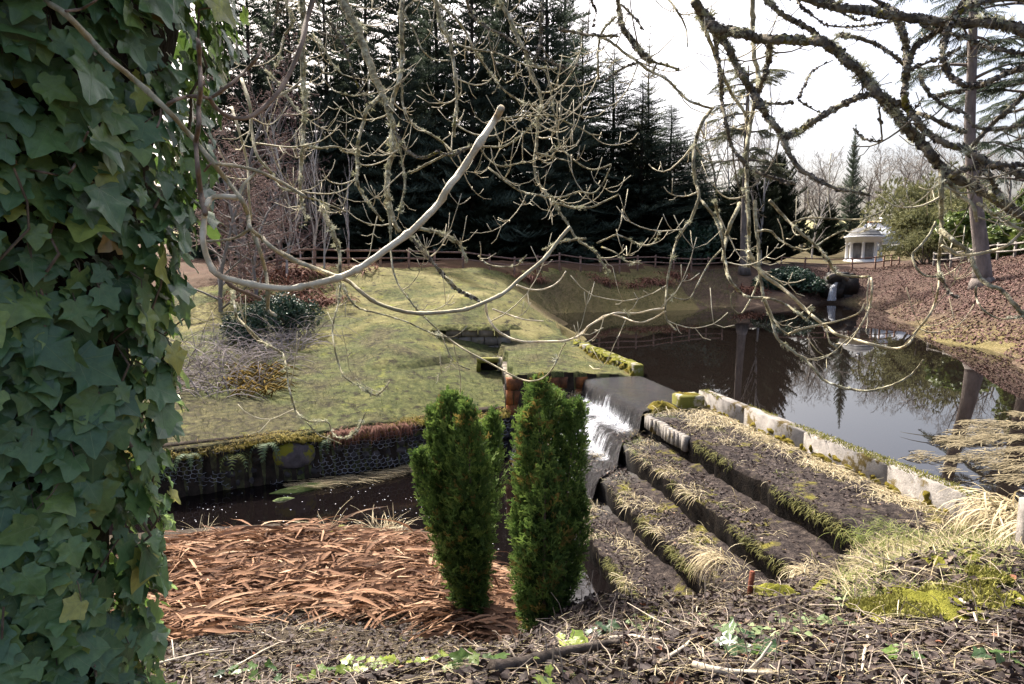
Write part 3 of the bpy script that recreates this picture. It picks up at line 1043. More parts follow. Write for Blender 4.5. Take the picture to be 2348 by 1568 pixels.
fpts = [(1918, 647, 51.0), (1913, 653, 50.6), (1910, 658, 50.4), (1909, 668, 50.2), (1907, 678, 50.0), (1906, 689, 49.85)]
C_ = np.array([far_pt(*p) for p in fpts])
wd = np.interp(np.linspace(0, 1, 30), [0, .3, 1], [.10, .24, .34])
Ci = np.stack([np.interp(np.linspace(0, 5, 30), np.arange(6), C_[:, k]) for k in range(3)], -1)
xs = np.linspace(-1, 1, 12)
Vf = Ci[:, None] + xs[None, :, None] * wd[:, None, None] * np.array([1, .1, 0]) + np.array([0, -.12, 0]) * (1 - xs[None, :, None] ** 2) - np.array([0, .05, 0]) * RNG.random((30, 12, 1))
q = np.arange(29)[:, None] * 12 + np.arange(11)[None]
part('falling_water', Vf.reshape(-1, 3), np.stack([q, q + 1, q + 13, q + 12], -1).reshape(-1, 4), foam_mat('thin_fall', sc=(6, .6, 1), scale=3), ff,
     {'tint': np.full(360, .84), 'luv': np.stack([xs[None].repeat(30, 0) * .4, np.linspace(0, 1.5, 30)[:, None].repeat(12, 1), np.zeros((30, 12))], -1).reshape(-1, 3)}, True)

# ------------------------------------------------------------------ fences
M_rail = mat('weathered_timber', [(.3, (.17, .10, .075)), (.7, (.32, .21, .165))], 6, 4, .9, .4)
M_greyrail = mat('grey_timber', [(.3, (.16, .145, .13)), (.7, (.30, .27, .24))], 6, 4, .9, .4)
def fence(label, pts, spacing, hpost, rails, m, zoff=0.0, group='post and rail fences'):
    P = np.array(pts, float)
    L = np.r_[0, np.cumsum(np.linalg.norm(np.diff(P, axis=0), axis=1))]
    n = max(2, int(L[-1] / spacing) + 1)
    s = np.linspace(0, L[-1], n)
    X, Y = np.interp(s, L, P[:, 0]), np.interp(s, L, P[:, 1])
    Z = gz(X, Y, False) + zoff
    root = thing('rail_fence', label, 'fence', (X[n // 2], Y[n // 2], Z[n // 2]), group)
    for i in range(n):
        hw_ = .055
        t = RNG.normal(0, .02)
        V, Fq = obox((X[i] + t * .3, Y[i], Z[i] + hpost / 2 - .25), (1, 0, 0), (0, 1, 0), (t, 0, 1), hw_, hw_, hpost / 2 + .25, .004)
        part('post', V, Fq, m, root)
    for i in range(n - 1):
        a, b_ = np.array((X[i], Y[i], Z[i])), np.array((X[i + 1], Y[i + 1], Z[i + 1]))
        d = b_ - a
        ln = np.linalg.norm(d)
        d /= ln
        nrm = np.cross(d, (0, 0, 1))
        nrm /= np.linalg.norm(nrm)
        up = np.cross(nrm, d)
        for h in rails:
            V, Fq = obox((a + b_) / 2 - nrm * -.08 + up * (h + RNG.normal(0, .012)), d, nrm, up, ln / 2 + .02, .02, .045, .003)
            part('rail', V, Fq, m, root)
    return root
fence('long brown post and rail fence under the dark spruces along the bank top', [tuple(p) for p in fence_xy], 2.0, 1.1, (.95, .55), M_rail)
rf = [at_Y(1790, 612, 58)[:2], at_Y(1880, 616, 56)[:2], at_Y(2005, 616, 56)[:2], at_Y(2060, 612, 60)[:2]]
fence('low brown rail fence crossing in front of the white garden temple', rf, 1.9, .95, (.85, .45), M_rail)
rf2 = [at_Y(2140, 610, 52)[:2], at_Y(2230, 606, 47)[:2], at_Y(2300, 606, 42)[:2], at_Y(2480, 604, 34)[:2]]
fence('grey rail fence behind the leaning trunk at the right edge', rf2, 2.1, 1.15, (1.0, .6), M_greyrail)

# ------------------------------------------------------------------ garden temple and house
M_white = mat('white_paint', [(.3, (.66, .66, .66)), (.7, (.82, .82, .82))], 2, 4, .6, .15)
M_lead = mat('grey_dome_lead', [(.3, (.10, .10, .10)), (.6, (.15, .15, .15)), (.8, (.20, .20, .19))], 1.5, 6, .75, .4, .03)
M_inner = mat('shaded_plaster', [(.3, (.45, .43, .43)), (.7, (.55, .53, .53))], 2, 4, .8, .15)  # white wall greyed: the shade inside the colonnade is put into its colour
tx, ty, tz = at_Y(1978, 598, 72)
tmp = thing('garden_temple', 'round white garden temple with columns and grey dome beyond the pond', 'temple', (tx, ty, tz))
def lpart(name, prof, m, n=32, smooth=True):
    V, FL = lathe(prof, tx, ty, n, tz)
    return part(name, V, FL, m, tmp, None, smooth)
lpart('base', [(0, -.6), (2.0, -.6), (2.0, .02), (1.85, .02), (1.85, .14), (0, .14)], M_white, smooth=False)
for i in range(8):
    a = 2 * math.pi * (i + .37) / 8
    V, FL = lathe([(.0, .14), (.21, .14), (.21, .24), (.15, .28), (.145, 1.0), (.12, 1.72), (.19, 1.80), (.19, 1.88), (0, 1.88)], tx + 1.58 * math.cos(a), ty + 1.58 * math.sin(a), 12, tz)
    part('column', V, FL, M_white, tmp, None, True)
lpart('entablature', [(1.42, 1.88), (1.76, 1.88), (1.76, 2.08), (1.80, 2.10), (1.80, 2.34), (1.95, 2.42), (1.95, 2.52), (1.75, 2.56), (1.42, 2.56), (1.42, 1.88)], M_white, smooth=False)
dome = lpart('dome', [(1.74, 2.56), (1.70, 2.72), (1.58, 2.74), (1.42, 2.98), (1.20, 3.16), (.92, 3.30), (.55, 3.42), (.2, 3.47), (0, 3.48)], M_lead)
V, FL = lathe([(.16, 3.46), (.14, 3.56), (.2, 3.62), (.1, 3.74), (0, 3.82)], tx, ty, 12, tz)
part('finial', V, FL, M_white, dome, None, True)
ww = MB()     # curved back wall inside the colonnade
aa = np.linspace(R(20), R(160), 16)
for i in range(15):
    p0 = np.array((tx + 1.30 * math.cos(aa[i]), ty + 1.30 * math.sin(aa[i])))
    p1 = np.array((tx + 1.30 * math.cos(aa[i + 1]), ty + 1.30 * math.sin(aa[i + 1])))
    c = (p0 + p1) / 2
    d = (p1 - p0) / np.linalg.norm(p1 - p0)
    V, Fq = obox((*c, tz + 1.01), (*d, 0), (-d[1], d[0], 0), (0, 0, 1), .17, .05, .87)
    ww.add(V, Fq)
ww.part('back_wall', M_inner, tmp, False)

hx0, hy0, hz0 = at_Y(2060, 556, 92)
M_slate = mat('pale_roof', [(.3, (.42, .44, .48)), (.7, (.60, .62, .66))], .8, 4, .45, .2)
M_tile = mat('orange_ridge', [(.3, (.35, .13, .06)), (.7, (.5, .22, .1))], 3, 3, .8, .2)
M_glass = mat('dark_window', [(.3, (.02, .025, .03)), (.7, (.04, .045, .05))], 2, 2, .1, 0, spec=.5)
hs = thing('house', 'white house with pale roof half hidden behind the garden temple', 'house', (hx0 + 1, hy0, 3.2))
zb, zt = 3.0, hz0 - .2
V, Fq = box((hx0 - 3.6, hy0, zb), (hx0 + 6.5, hy0 + 6, zt))
wl = part('wall', V, Fq, M_white, hs)
V = np.array([(hx0 - 4, hy0 - .4, zt + .004), (hx0 + 6.9, hy0 - .4, zt + .004), (hx0 + 6.9, hy0 + 6.4, zt + .004), (hx0 - 4, hy0 + 6.4, zt + .004), (hx0 - 2.6, hy0 + 3, zt + 3.0), (hx0 + 5.6, hy0 + 3, zt + 3.0)])
rfp = part('roof', V, [np.array([(0, 1, 5, 4), (2, 3, 4, 5), (0, 3, 2, 1)]), np.array([(1, 2, 5), (3, 0, 4)])], M_slate, hs)
V, Fq = box((hx0 - 2.7, hy0 + 2.88, zt + 2.96), (hx0 + 5.7, hy0 + 3.12, zt + 3.14))
part('ridge', V, Fq, M_tile, rfp)
V, Fq = box((hx0 - .9, hy0 + 2.5, zt + 2.2), (hx0 - .1, hy0 + 3.5, zt + 3.7))
part('chimney', V, Fq, M_white, rfp)
for i in range(4):
    V, Fq = box((hx0 - 2.6 + i * 2.4, hy0 - .05, zb + 1.0), (hx0 - 1.6 + i * 2.4, hy0 + .02, zb + 2.3))
    wi = part('window', V, Fq, M_white, hs)
    V, Fq = box((hx0 - 2.5 + i * 2.4, hy0 - .07, zb + 1.1), (hx0 - 1.7 + i * 2.4, hy0 - .045, zb + 2.2))
    part('pane', V, Fq, M_glass, wi)

# odds on the bank: rusty post, block, timber post
M_rusty = mat('rusty_steel', [(.3, (.06, .02, .012)), (.7, (.20, .06, .03))], 9, 5, .85, .5)
px, py, pz_ = at_Y(1715, 1385, 5.15)
mb = MB()
mb.tube([(px, py, pz_ - .3), (px + .01, py, pz_ + .12), (px + .025, py + .005, pz_ + .27)], .022, 8)
o = mb.part('iron_post', M_rusty, None)
tag(o, 'short rusty iron post standing at the lip of the bank', 'post')
px, py, pz_ = at_Y(1775, 1385, 5.1)
V, Fq = bev_box(.16, .1, .14, .02)
bl = thing('stone_block', 'squared grey stone with mossy top beside the rusty post', 'stone', (px, py, pz_ - .1))
part('block', V + np.array((px, py, pz_ - .02)), Fq, M_conc_moss, bl)
V, Fq = cushion(.17, .11, .05)
part('moss', V + np.array((px, py, pz_ + .115)), Fq, M_moss, bl, None, True)
px, py, pz_ = at_Y(2346, 1275, 5.4)
V, Fq = bev_box(.055, .055, .36, .008)
mb = MB()
mb.add(V + np.array((px + .02, py, pz_ + .13)), Fq)
o = mb.part('timber_post', M_greyrail, None, False)
tag(o, 'sawn grey timber post at the right edge by the mossy slope', 'post')
# ------------------------------------------------------------------ background trees and shrubs
M_sprucebark = mat('spruce_bark', [(.3, (.05, .035, .028)), (.7, (.12, .09, .075))], 4, 5, .9, .6, coord='obj')
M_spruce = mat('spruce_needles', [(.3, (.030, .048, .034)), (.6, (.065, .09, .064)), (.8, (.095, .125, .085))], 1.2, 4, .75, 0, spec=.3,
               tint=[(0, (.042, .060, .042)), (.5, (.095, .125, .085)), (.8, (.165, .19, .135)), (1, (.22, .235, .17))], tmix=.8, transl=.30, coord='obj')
M_spruce_pale = mat('pale_conifer_needles', [(.3, (.10, .11, .06)), (.7, (.20, .20, .12))], 1.2, 4, .8, 0, tint=[(0, (.08, .09, .05)), (1, (.25, .25, .15))], transl=.25, coord='obj')  # pale yellowish needle colour
M_yew = mat('yew_needles', [(.3, (.012, .018, .010)), (.7, (.035, .05, .022))], 1.5, 4, .8, 0, tint=[(0, (.008, .012, .008)), (1, (.05, .065, .028))], transl=.08, coord='obj')
M_grey_bark = mat('grey_bark', [(.3, (.13, .115, .10)), (.6, (.23, .205, .18)), (.8, (.32, .29, .25))], 3, 5, .9, .6, coord='obj')
M_twig_grey = mat('grey_twigs', [(.3, (.16, .14, .12)), (.7, (.30, .27, .24))], 2, 3, .9, 0, coord='obj')
M_twig_red = mat('reddish_twigs', [(.3, (.12, .072, .062)), (.7, (.25, .165, .14))], 1, 3, .9, 0, coord='obj')
M_birch = mat('birch_bark', [(.3, (.10, .085, .075)), (.45, (.38, .35, .32)), (.8, (.52, .49, .45))], 3, 6, .85, .4, coord='obj', stretch=(1, 1, 2.5))
M_pinebark = mat('pine_bark', [(.3, (.10, .085, .075)), (.55, (.20, .165, .145)), (.8, (.30, .25, .22))], 4, 6, .9, 1.0, .04, coord='obj', stretch=(1, 1, .4))
M_rhodo = mat('rhododendron_leaves', [(.3, (.020, .045, .025)), (.7, (.05, .095, .05))], 2, 3, .45, 0, spec=.45, tint=[(0, (.014, .032, .02)), (.7, (.05, .10, .055)), (1, (.10, .15, .08))], transl=.12, coord='obj')
M_laurel = mat('laurel_leaves', [(.3, (.06, .10, .02)), (.7, (.14, .19, .045))], 2, 3, .45, 0, spec=.4, tint=[(0, (.03, .06, .015)), (1, (.22, .27, .06))], transl=.25, coord='obj')
M_willow = mat('willow_shoots', [(.3, (.10, .105, .045)), (.7, (.20, .20, .09))], 2, 3, .85, 0, tint=[(0, (.07, .08, .035)), (1, (.27, .26, .12))], transl=.25, coord='obj')

def spray_template(seed, n=12, droop=.25, hang=.5):
    """One conifer branch of unit length along +Y: axis, paired side sprays with hanging twigs."""
    rg = np.random.default_rng(seed)
    V, Fq, A = [], [], []
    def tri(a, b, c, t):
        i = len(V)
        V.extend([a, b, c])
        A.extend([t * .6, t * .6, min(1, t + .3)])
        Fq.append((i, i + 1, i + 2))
    for i in range(n):
        y = .10 + .9 * (i + rg.uniform(0, .6)) / n
        zc = -droop * y * y + .03
        L = (.42 * (1 - y) ** .7 + .08) * rg.uniform(.7, 1.2)
        for s in (-1, 1):
            ang = rg.uniform(.6, 1.1)
            d = np.array((s * math.sin(ang), math.cos(ang), -.25 - rg.uniform(0, .3)))
            p = np.array((0, y, zc))
            t = rg.uniform(.1, .8)
            w = np.array((0, .022, .004))
            tip = p + d * L
            tri(p - w, p + w, tip, t)
            m = max(2, int(L * 10))
            for j in range(m):
                f = (j + .7) / (m + .4)
                q = p + d * L * f
                for s2 in (-1, 1):
                    dd = np.array((s2 * .5 * math.cos(ang) + d[0] * .45, -s2 * .5 * s * math.sin(ang) + d[1] * .5, -hang * rg.uniform(.3, 1.1)))
                    l2 = (.13 * (1 - f) + .055) * rg.uniform(.7, 1.3)
                    ww = np.array((d[0], d[1], 0)) * .013
                    tri(q - ww * 1.25, q + ww * 1.25, q + dd * l2 * 1.12, t)
    return np.array(V), np.array(Fq), np.array(A)
SPRAYS = [spray_template(s, hang=h_) for s, h_ in ((1, .5), (2, .8), (3, 1.0))]

def conifer(name, seed, H, Rb, nwh, per, m, mbark, z0=.6, shape=.85, lift=.1, trunk=.28, curve=.12, dens_jit=.3, bare=0):
    """Trunk + crown mesh data (shared between copies)."""
    rg = np.random.default_rng(seed)
    mb = MB()
    zz = np.linspace(-.5, H, 9)
    mb.tube(np.stack([.06 * np.sin(zz), .05 * np.cos(zz * .7), zz], -1), np.interp(zz, [0, H], [trunk, .02]), 8)
    for i in range(bare):
        z = rg.uniform(.4, z0 + 1.5)
        a = rg.uniform(0, 6.28)
        L = rg.uniform(.6, 2.0)
        mb.tube([(0, 0, z), (math.cos(a) * L * .5, math.sin(a) * L * .5, z - .1), (math.cos(a) * L, math.sin(a) * L, z - .45)], [.02, .014, .005], 3)
    tr = mb.data('trunk', mbark)
    Vs, Fs, As, n = [], [], [], 0
    for w in range(nwh):
        f = (w + rg.uniform(0, .5)) / nwh
        z = z0 + (H - z0) * f
        L = Rb * (1 - f) ** shape * rg.uniform(1 - dens_jit, 1.12) + .18
        if rg.random() < .12:
            L *= rg.uniform(.45, .8)
        K = max(3, int(per * (.45 + .55 * (1 - f)) + rg.integers(-1, 2)))
        a0 = rg.uniform(0, 6.28)
        for k in range(K):
            a = a0 + 6.283 * k / K + rg.normal(0, .25)
            l = L * rg.uniform(.65, 1.12)
            el = lift - curve * (1 - f) * 2 + rg.normal(0, .10) + .5 * f * f
            Yd = np.array((math.cos(a) * math.cos(el), math.sin(a) * math.cos(el), math.sin(el)))
            Xd = np.array((-math.sin(a), math.cos(a), 0))
            Zd = np.cross(Xd, Yd)
            T, Fq, A = SPRAYS[rg.integers(3)]
            M_ = np.stack([Xd * (.75 if l > 1 else .9), Yd, Zd], -1) * l
            Vs.append(T @ M_.T + np.array((0, 0, z)))
            Fs.append(Fq + n)
            As.append(np.clip(A * .7 + rg.normal(.1, .12), 0, 1))
            n += len(T)
    cr = mesh_data('crown', np.concatenate(Vs), np.concatenate(Fs), [m], {'tint': np.concatenate(As)})
    return tr, cr

def plant_tree(name, label, data, pos, rot, sc, group, cat='tree'):
    root = thing(name, label, cat, pos, group)
    root.rotation_euler = (0, 0, rot)
    root.scale = (sc[0], sc[0], sc[1]) if isinstance(sc, tuple) else (sc,) * 3
    for nm, d in data:
        link(nm, d, root)
    return root

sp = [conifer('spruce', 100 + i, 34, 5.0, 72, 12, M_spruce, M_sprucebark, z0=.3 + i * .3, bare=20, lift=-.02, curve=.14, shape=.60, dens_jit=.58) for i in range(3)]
yw = conifer('yew', 120, 9, 3.8, 40, 16, M_yew, M_sprucebark, z0=.4, shape=.6, lift=.35, dens_jit=.4)
nar = conifer('narrow', 121, 14, 2.2, 42, 12, M_spruce, M_sprucebark, z0=.8, lift=.45, shape=.7)
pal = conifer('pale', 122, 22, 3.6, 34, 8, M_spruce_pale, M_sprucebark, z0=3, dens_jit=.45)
bl_ = conifer('bluish', 123, 6.5, 2.0, 22, 10, M_spruce, M_sprucebark, z0=.3)

G = 'dark spruces behind the fence'
def gpos(px, Y, dz=-.15):
    x = at_Y(px, 600, Y)[0]
    return (x, Y, float(gz(x, Y, False)) + dz)
spl = [  # px, Y, mesh, sxy, sz, label
    (505, 61, 0, 1.0, 1.04, 'dark spruce mostly hidden by the ivy, farthest left of the row'),
    (590, 62, 2, 1.0, 1.05, 'tall dark spruce behind the reddish bare thicket'),
    (680, 64, 1, 1.05, 1.00, 'tall dark spruce behind the pale birch saplings'),
    (760, 60, 0, .95, .98, 'tall dark spruce just right of the birch saplings'),
    (850, 62, 2, 1.05, 1.06, 'tall dark spruce left of the brightest hanging limb'),
    (925, 58, 1, .95, 1.02, 'tall dark spruce nearest behind the fence at the lawn top'),
    (1005, 63, 0, 1.1, 1.12, 'very tall dark spruce in the middle of the row'),
    (1085, 59, 2, 1.0, 1.08, 'tall dark spruce above the end of the pale cut twig'),
    (1165, 62, 1, 1.1, 1.14, 'tallest dark spruce rising out of the top of the view'),
    (1250, 60, 0, 1.05, 1.10, 'tall dark spruce, last one reaching the top of the view'),
    (1330, 64, 2, 1.2, .90, 'dark spruce with pointed top stepping down beside the bright sky'),
    (1400, 66, 1, 1.45, .80, 'shorter dark spruce standing against the bright sky'),
    (1465, 63, 0, 1.4, .66, 'dark spruce in front of the pale thin-topped conifer'),
    (1530, 66, 2, 1.4, .60, 'short broad dark spruce near the right end of the row'),
    (1585, 70, 1, 1.3, .50, 'lowest dark spruce at the right end of the row'),
    (970, 72, 1, 1.1, 1.0, 'spruce in the second row filling the gap at the middle'),
    (640, 73, 0, 1.1, 1.0, 'spruce in the second row behind the birch saplings'),
    (800, 74, 2, 1.1, .95, 'spruce in the second row glimpsed above the lawn'),
    (1130, 73, 2, 1.1, 1.05, 'spruce in the second row behind the tallest tree'),
    (1290, 76, 1, 1.2, .98, 'spruce in the second row at the edge of the open sky'),
    (1440, 78, 0, 1.3, .62, 'spruce in the second row deep in the shade'),
]
for i, (px, Y, k, sxy, sz, lb) in enumerate(spl):
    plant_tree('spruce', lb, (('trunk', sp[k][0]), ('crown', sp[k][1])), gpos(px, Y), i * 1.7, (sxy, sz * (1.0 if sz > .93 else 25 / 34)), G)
plant_tree('conifer', 'pale thin-topped conifer against the sky beside the spruces', (('trunk', pal[0]), ('crown', pal[1])), gpos(1478, 74), .4, (1.0, 1.12), None)
plant_tree('conifer', 'narrow dark conifer among the far bare trees above the temple', (('trunk', nar[0]), ('crown', nar[1])), gpos(1944, 112), .9, (1.25, 1.35), None)
for px, Y, s, sz, lb in ((1712, 62, 1.0, .95, 'dark spreading yew at the water end of the fence with a bare pale trunk'), (1775, 66, 1.0, 1.15, 'dark pointed yew right of the bare trunk'), (1890, 80, .8, .72, 'low dark yew just left of the white temple')):
    plant_tree('yew_tree', lb, (('trunk', yw[0]), ('crown', yw[1])), gpos(px, Y), px * .1, (s, sz), 'dark yews')
plant_tree('conifer', 'small bushy dark conifer in front of the spruce shade', (('trunk', bl_[0]), ('crown', bl_[1])), gpos(1340, 57), 2.2, (.55, .38), None)

# deciduous -------------------------------------------------------------------
def bare(seed, H, r0, levels=4, nsub=(5, 5, 5, 4), up=.35, spread=.75, trunk_free=.3, lean=0, wob=.10, ratio=.62, droop=0, mats=None, tmin=.006, arch=0):
    """Branching skeleton; returns two mesh datas: trunk with limbs, and the fine twigs."""
    rg = np.random.default_rng(seed)
    big, fine = MB(), MB()
    def grow(p, d, L, r, lev):
        n = 7 if lev == 0 else (5 if lev < 3 else 4)
        P = [p]
        dd = d
        for i in range(n - 1):
            dd = dd + rg.normal(0, wob, 3) + np.array((0, 0, (up if lev else .02) * .16 - droop * lev * .06))
            dd /= np.linalg.norm(dd)
            P.append(P[-1] + dd * L / (n - 1))
        P = np.array(P)
        rr = np.linspace(r, max(tmin, r * (.35 if lev < levels else .5)), n)
        (big if lev <= 1 else fine).tube(P, rr, (8, 5, 3, 3, 3, 3)[lev], False, rg.uniform())
        if lev >= levels:
            return
        m = nsub[lev]
        f0 = trunk_free if lev == 0 else .2
        for k in range(m):
            f = f0 + (1 - f0) * (k + rg.uniform(.2, .9)) / m
            i = f * (n - 1)
            a = int(min(i, n - 2))
            q = P[a] + (P[a + 1] - P[a]) * (i - a)
            t = P[a + 1] - P[a]
            t = t / np.linalg.norm(t)
            s = rg.normal(0, 1, 3)
            s -= t * (s @ t)
            s /= np.linalg.norm(s)
            nd = t * (1 - spread * .5) + s * spread + np.array((0, 0, up * .35))
            nd /= np.linalg.norm(nd)
            grow(q, nd, L * ratio * rg.uniform(.65, 1.1) * (1.05 - .45 * f), max(tmin, np.interp(i, range(n), rr) * .62), lev + 1)
    grow(np.array((0, 0, -.3)), np.array((lean, 0, 1.0)) / math.hypot(lean, 1), H, r0, 0)
    ms = mats or (M_grey_bark, M_twig_grey)
    return (('trunk', big.data('trunk', ms[0])), ('crown', fine.data('crown', ms[1], False)))

bare_big = [bare(200 + i, 11, .28, 4, (9, 7, 5, 3), tmin=.013, up=.3) for i in range(2)]
bare_birch = [bare(210 + i, 12, .12, 4, (12, 5, 4, 3), up=.25, spread=.55, trunk_free=.15, tmin=.008, ratio=.36, droop=.2, mats=(M_birch, M_twig_grey)) for i in range(2)]
bare_red = [bare(220 + i, 8, .10, 4, (18, 7, 5, 3), up=.12, spread=.85, trunk_free=.06, tmin=.010, ratio=.42, droop=.5, mats=(M_grey_bark, M_twig_red)) for i in range(2)]
sapl = bare(230, 7.5, .055, 3, (14, 4, 3), up=.7, spread=.42, trunk_free=.12, tmin=.008, ratio=.33, mats=(M_birch, M_twig_grey))

for i, (px, Y, s, sz, lb) in enumerate([(620, 56, .9, .42, 'low dark evergreen behind the fence at the far left'), (735, 55, .8, .36, 'low dark evergreen behind the fence right of the white stems'), (860, 56, 1.0, .45, 'low dark evergreen behind the fence above the lawn top'), (985, 57, .9, .4, 'low dark evergreen in the middle of the fence line'), (1100, 57, 1.0, .5, 'low dark evergreen behind the fence under the tall spruces'),
        (1215, 58, .9, .42, 'low dark evergreen behind the fence left of the small bushy conifer'), (1420, 62, 1.1, .55, 'low dark evergreen behind the fence above the red sedge'), (1490, 63, .9, .5, 'low dark evergreen just left of the rhododendrons'), (1560, 68, 1.2, .7, 'dark evergreen filling the shade behind the rhododendrons'), (1660, 70, 1.2, .8, 'dark evergreen behind the rounded rhododendron')]):
    plant_tree('evergreen_understorey', lb, (('trunk', yw[0]), ('crown', yw[1])), gpos(px, Y), i * 1.37, (s, sz), 'low evergreens behind the fence')
for i, (px, Y, k, s, sz, lb) in enumerate([(1835, 105, 0, 1.0, 1.05, 'bare grey tree left of the narrow far conifer'), (1905, 118, 1, 1.2, 1.15, 'broad bare crown above the temple'), (1985, 112, 0, 1.1, 1.0, 'bare grey tree rising behind the house'),
        (2060, 100, 1, 1.0, 1.0, 'bare grey tree over the olive willow'), (2140, 95, 0, 1.1, 1.05, 'tall bare tree left of the leaning trunk'), (2290, 80, 1, .9, .9, 'bare tree behind the grey fence at the right'),
        (1650, 88, 1, 1.1, 1.25, 'bare tree showing between the spruces and the dark yew'), (1590, 100, 0, 1.3, 1.45, 'bare crown in the bright gap right of the spruces'), (1800, 130, 1, 1.1, .8, 'far low bare tree above the pale field'), (1870, 98, 0, .9, .9, 'slim bare tree just left of the temple roof'), (1760, 92, 1, 1.0, 1.2, 'bare tree behind the dark yews'), (2030, 122, 1, 1.2, 1.2, 'broad far bare crown above the house roof'), (2100, 118, 0, 1.1, 1.35, 'tall far bare crown behind the olive willow'), (2190, 90, 1, 1.0, 1.15, 'bare tree filling the gap left of the leaning trunk'), (1700, 110, 0, 1.2, 1.5, 'tall far bare crown behind the slender birches')]):
    plant_tree('bare_tree', lb, bare_big[k], gpos(px, Y), i * 1.3, (s, sz), 'bare trees beyond the pond')
for i, (px, Y, k, s, sz, lb) in enumerate([(1745, 60, 0, .9, 1.35, 'slender tall birch with pale stem above the yew'), (1665, 70, 1, .9, 1.3, 'slender birch just left of the tall pale stem'), (1860, 75, 1, .8, .75, 'thin pale birch left of the temple')]):
    plant_tree('birch_tree', lb, bare_birch[k], gpos(px, Y), i * 2.1, (s, sz), 'slender birches')
for i, (px, Y, s, sz, lb) in enumerate([(716, 33, 1.0, 1.0, 'white-stemmed birch sapling in front of the fence'), (742, 32.5, .9, .85, 'second white-stemmed sapling leaning beside the first'), (690, 35, .9, .9, 'thin pale sapling left of the white stems'), (800, 40, .8, .9, 'thin grey sapling behind the fence'), (655, 30, 1.1, 1.0, 'grey sapling at the lawn edge beside the brush')]):
    r = plant_tree('birch_sapling', lb, sapl, gpos(px, Y), i * 1.9, (s, sz), 'pale birch saplings at the lawn top')
    r.rotation_euler = (0, (.12, -.1, .03, 0, .06)[i] * .5, i * 1.9)
for i, (px, Y, k, s, sz, lb) in enumerate([(560, 34, 0, 1.2, 1.35, 'reddish bare thicket tree beside the ivy'), (640, 40, 1, 1.2, 1.2, 'reddish bare tree with drooping twigs behind the sapling'), (530, 33, 1, 1.0, 1.1, 'reddish bare tree nearest the ivy'), (720, 45, 0, 1.0, .9, 'low reddish twiggy tree behind the white stems'), (610, 50, 0, 1.5, 1.7, 'tall reddish bare crown above the thicket'), (500, 25, 1, .9, .75, 'twiggy bare shrub tree between the ivy and the brush heap'), (585, 27, 0, .8, .62, 'low twiggy bare tree above the brush heap'), (545, 29, 1, 1.0, .85, 'twiggy bare tree behind the brush heap'), (640, 31, 0, .7, .55, 'small twiggy bare tree left of the white stems')]):
    plant_tree('bare_tree', lb, bare_red[k], gpos(px, Y), i * 1.1, (s, sz), 'reddish bare trees on the left')

# big trunks on the right
def trunk_tree(name, label, P, r, m, crown_at, crown):
    P = np.array(P, float)
    root = thing(name, label, 'tree', tuple(P[0]))
    s = np.linspace(0, len(P) - 1, 28)
    Q = np.stack([np.interp(s, range(len(P)), P[:, k]) for k in range(3)], -1)
    rr = np.interp(s, range(len(P)), r)
    mb = MB()
    mb.tube(Q, rr, 14)
    mb.tube([P[0] + (P[1] - P[0]) * .12, P[0], P[0] - (P[1] - P[0]) * .25], [r[0] * .95, r[0] * 1.25, r[0] * 1.5], 12)
    mb.part('trunk', m, root)
    crown(root, Q, rr)
    return root

def pine_crown(seed, n, fs, Lr, m, lift=.1):
    def f(root, Q, rr):
        rg = np.random.default_rng(seed)
        mb = MB()
        Vs, Fs, As, c = [], [], [], 0
        for i in range(n):
            t = rg.uniform(fs, 1) * (len(Q) - 1)
            p = Q[int(t)]
            a = rg.uniform(0, 6.28)
            L = rg.uniform(*Lr)
            el = lift + rg.normal(0, .15)
            P = [p]
            for k in range(5):
                dd = np.array((math.cos(a) * math.cos(el), math.sin(a) * math.cos(el), math.sin(el)))
                P.append(P[-1] + dd * L / 5)
                a += rg.normal(0, .15)
                el -= .10
            mb.tube(P, np.linspace(.09, .02, 6), 4, True)
            for k in range(2, 6):
                for j in range(3):
                    T, Fq, A = SPRAYS[rg.integers(3)]
                    aa = a + rg.normal(0, .8)
                    Yd = np.array((math.cos(aa), math.sin(aa), rg.normal(-.1, .2)))
                    Yd /= np.linalg.norm(Yd)
                    Xd = np.cross(Yd, (0, 0, 1))
                    Xd /= np.linalg.norm(Xd)
                    l = rg.uniform(.7, 1.5)
                    Vs.append(T @ (np.stack([Xd, Yd, np.cross(Xd, Yd)], -1) * l).T + P[k])
                    Fs.append(Fq + c)
                    As.append(np.clip(A + rg.normal(0, .15), 0, 1))
                    c += len(T)
        mb.part('limbs', M_pinebark, root, True, 'stuff')
        part('crown', np.concatenate(Vs), np.concatenate(Fs), m, root, {'tint': np.concatenate(As)})
    return f
Yt = 33
trunk_tree('leaning_pine', 'big grey leaning trunk on the red leaf bank beside the right fence',
           [at_Y(2252, 645, Yt), at_Y(2248, 560, Yt), at_Y(2232, 430, Yt), at_Y(2222, 300, Yt), at_Y(2228, 150, Yt), at_Y(2232, 0, Yt), at_Y(2236, -250, Yt)],
           [.44, .33, .28, .24, .2, .17, .07], M_pinebark, None, pine_crown(301, 16, .62, (1.2, 3.0), M_spruce))
trunk_tree('pine_tree', 'tall pine trunk at the right edge with drooping grey-green boughs',
           [at_Y(2395, 600, 38), at_Y(2385, 400, 38), at_Y(2372, 200, 38), at_Y(2370, 0, 38), at_Y(2370, -250, 38)], [.6, .5, .42, .34, .12], M_pinebark, None, pine_crown(302, 46, .25, (2.0, 5.0), M_spruce, .05))
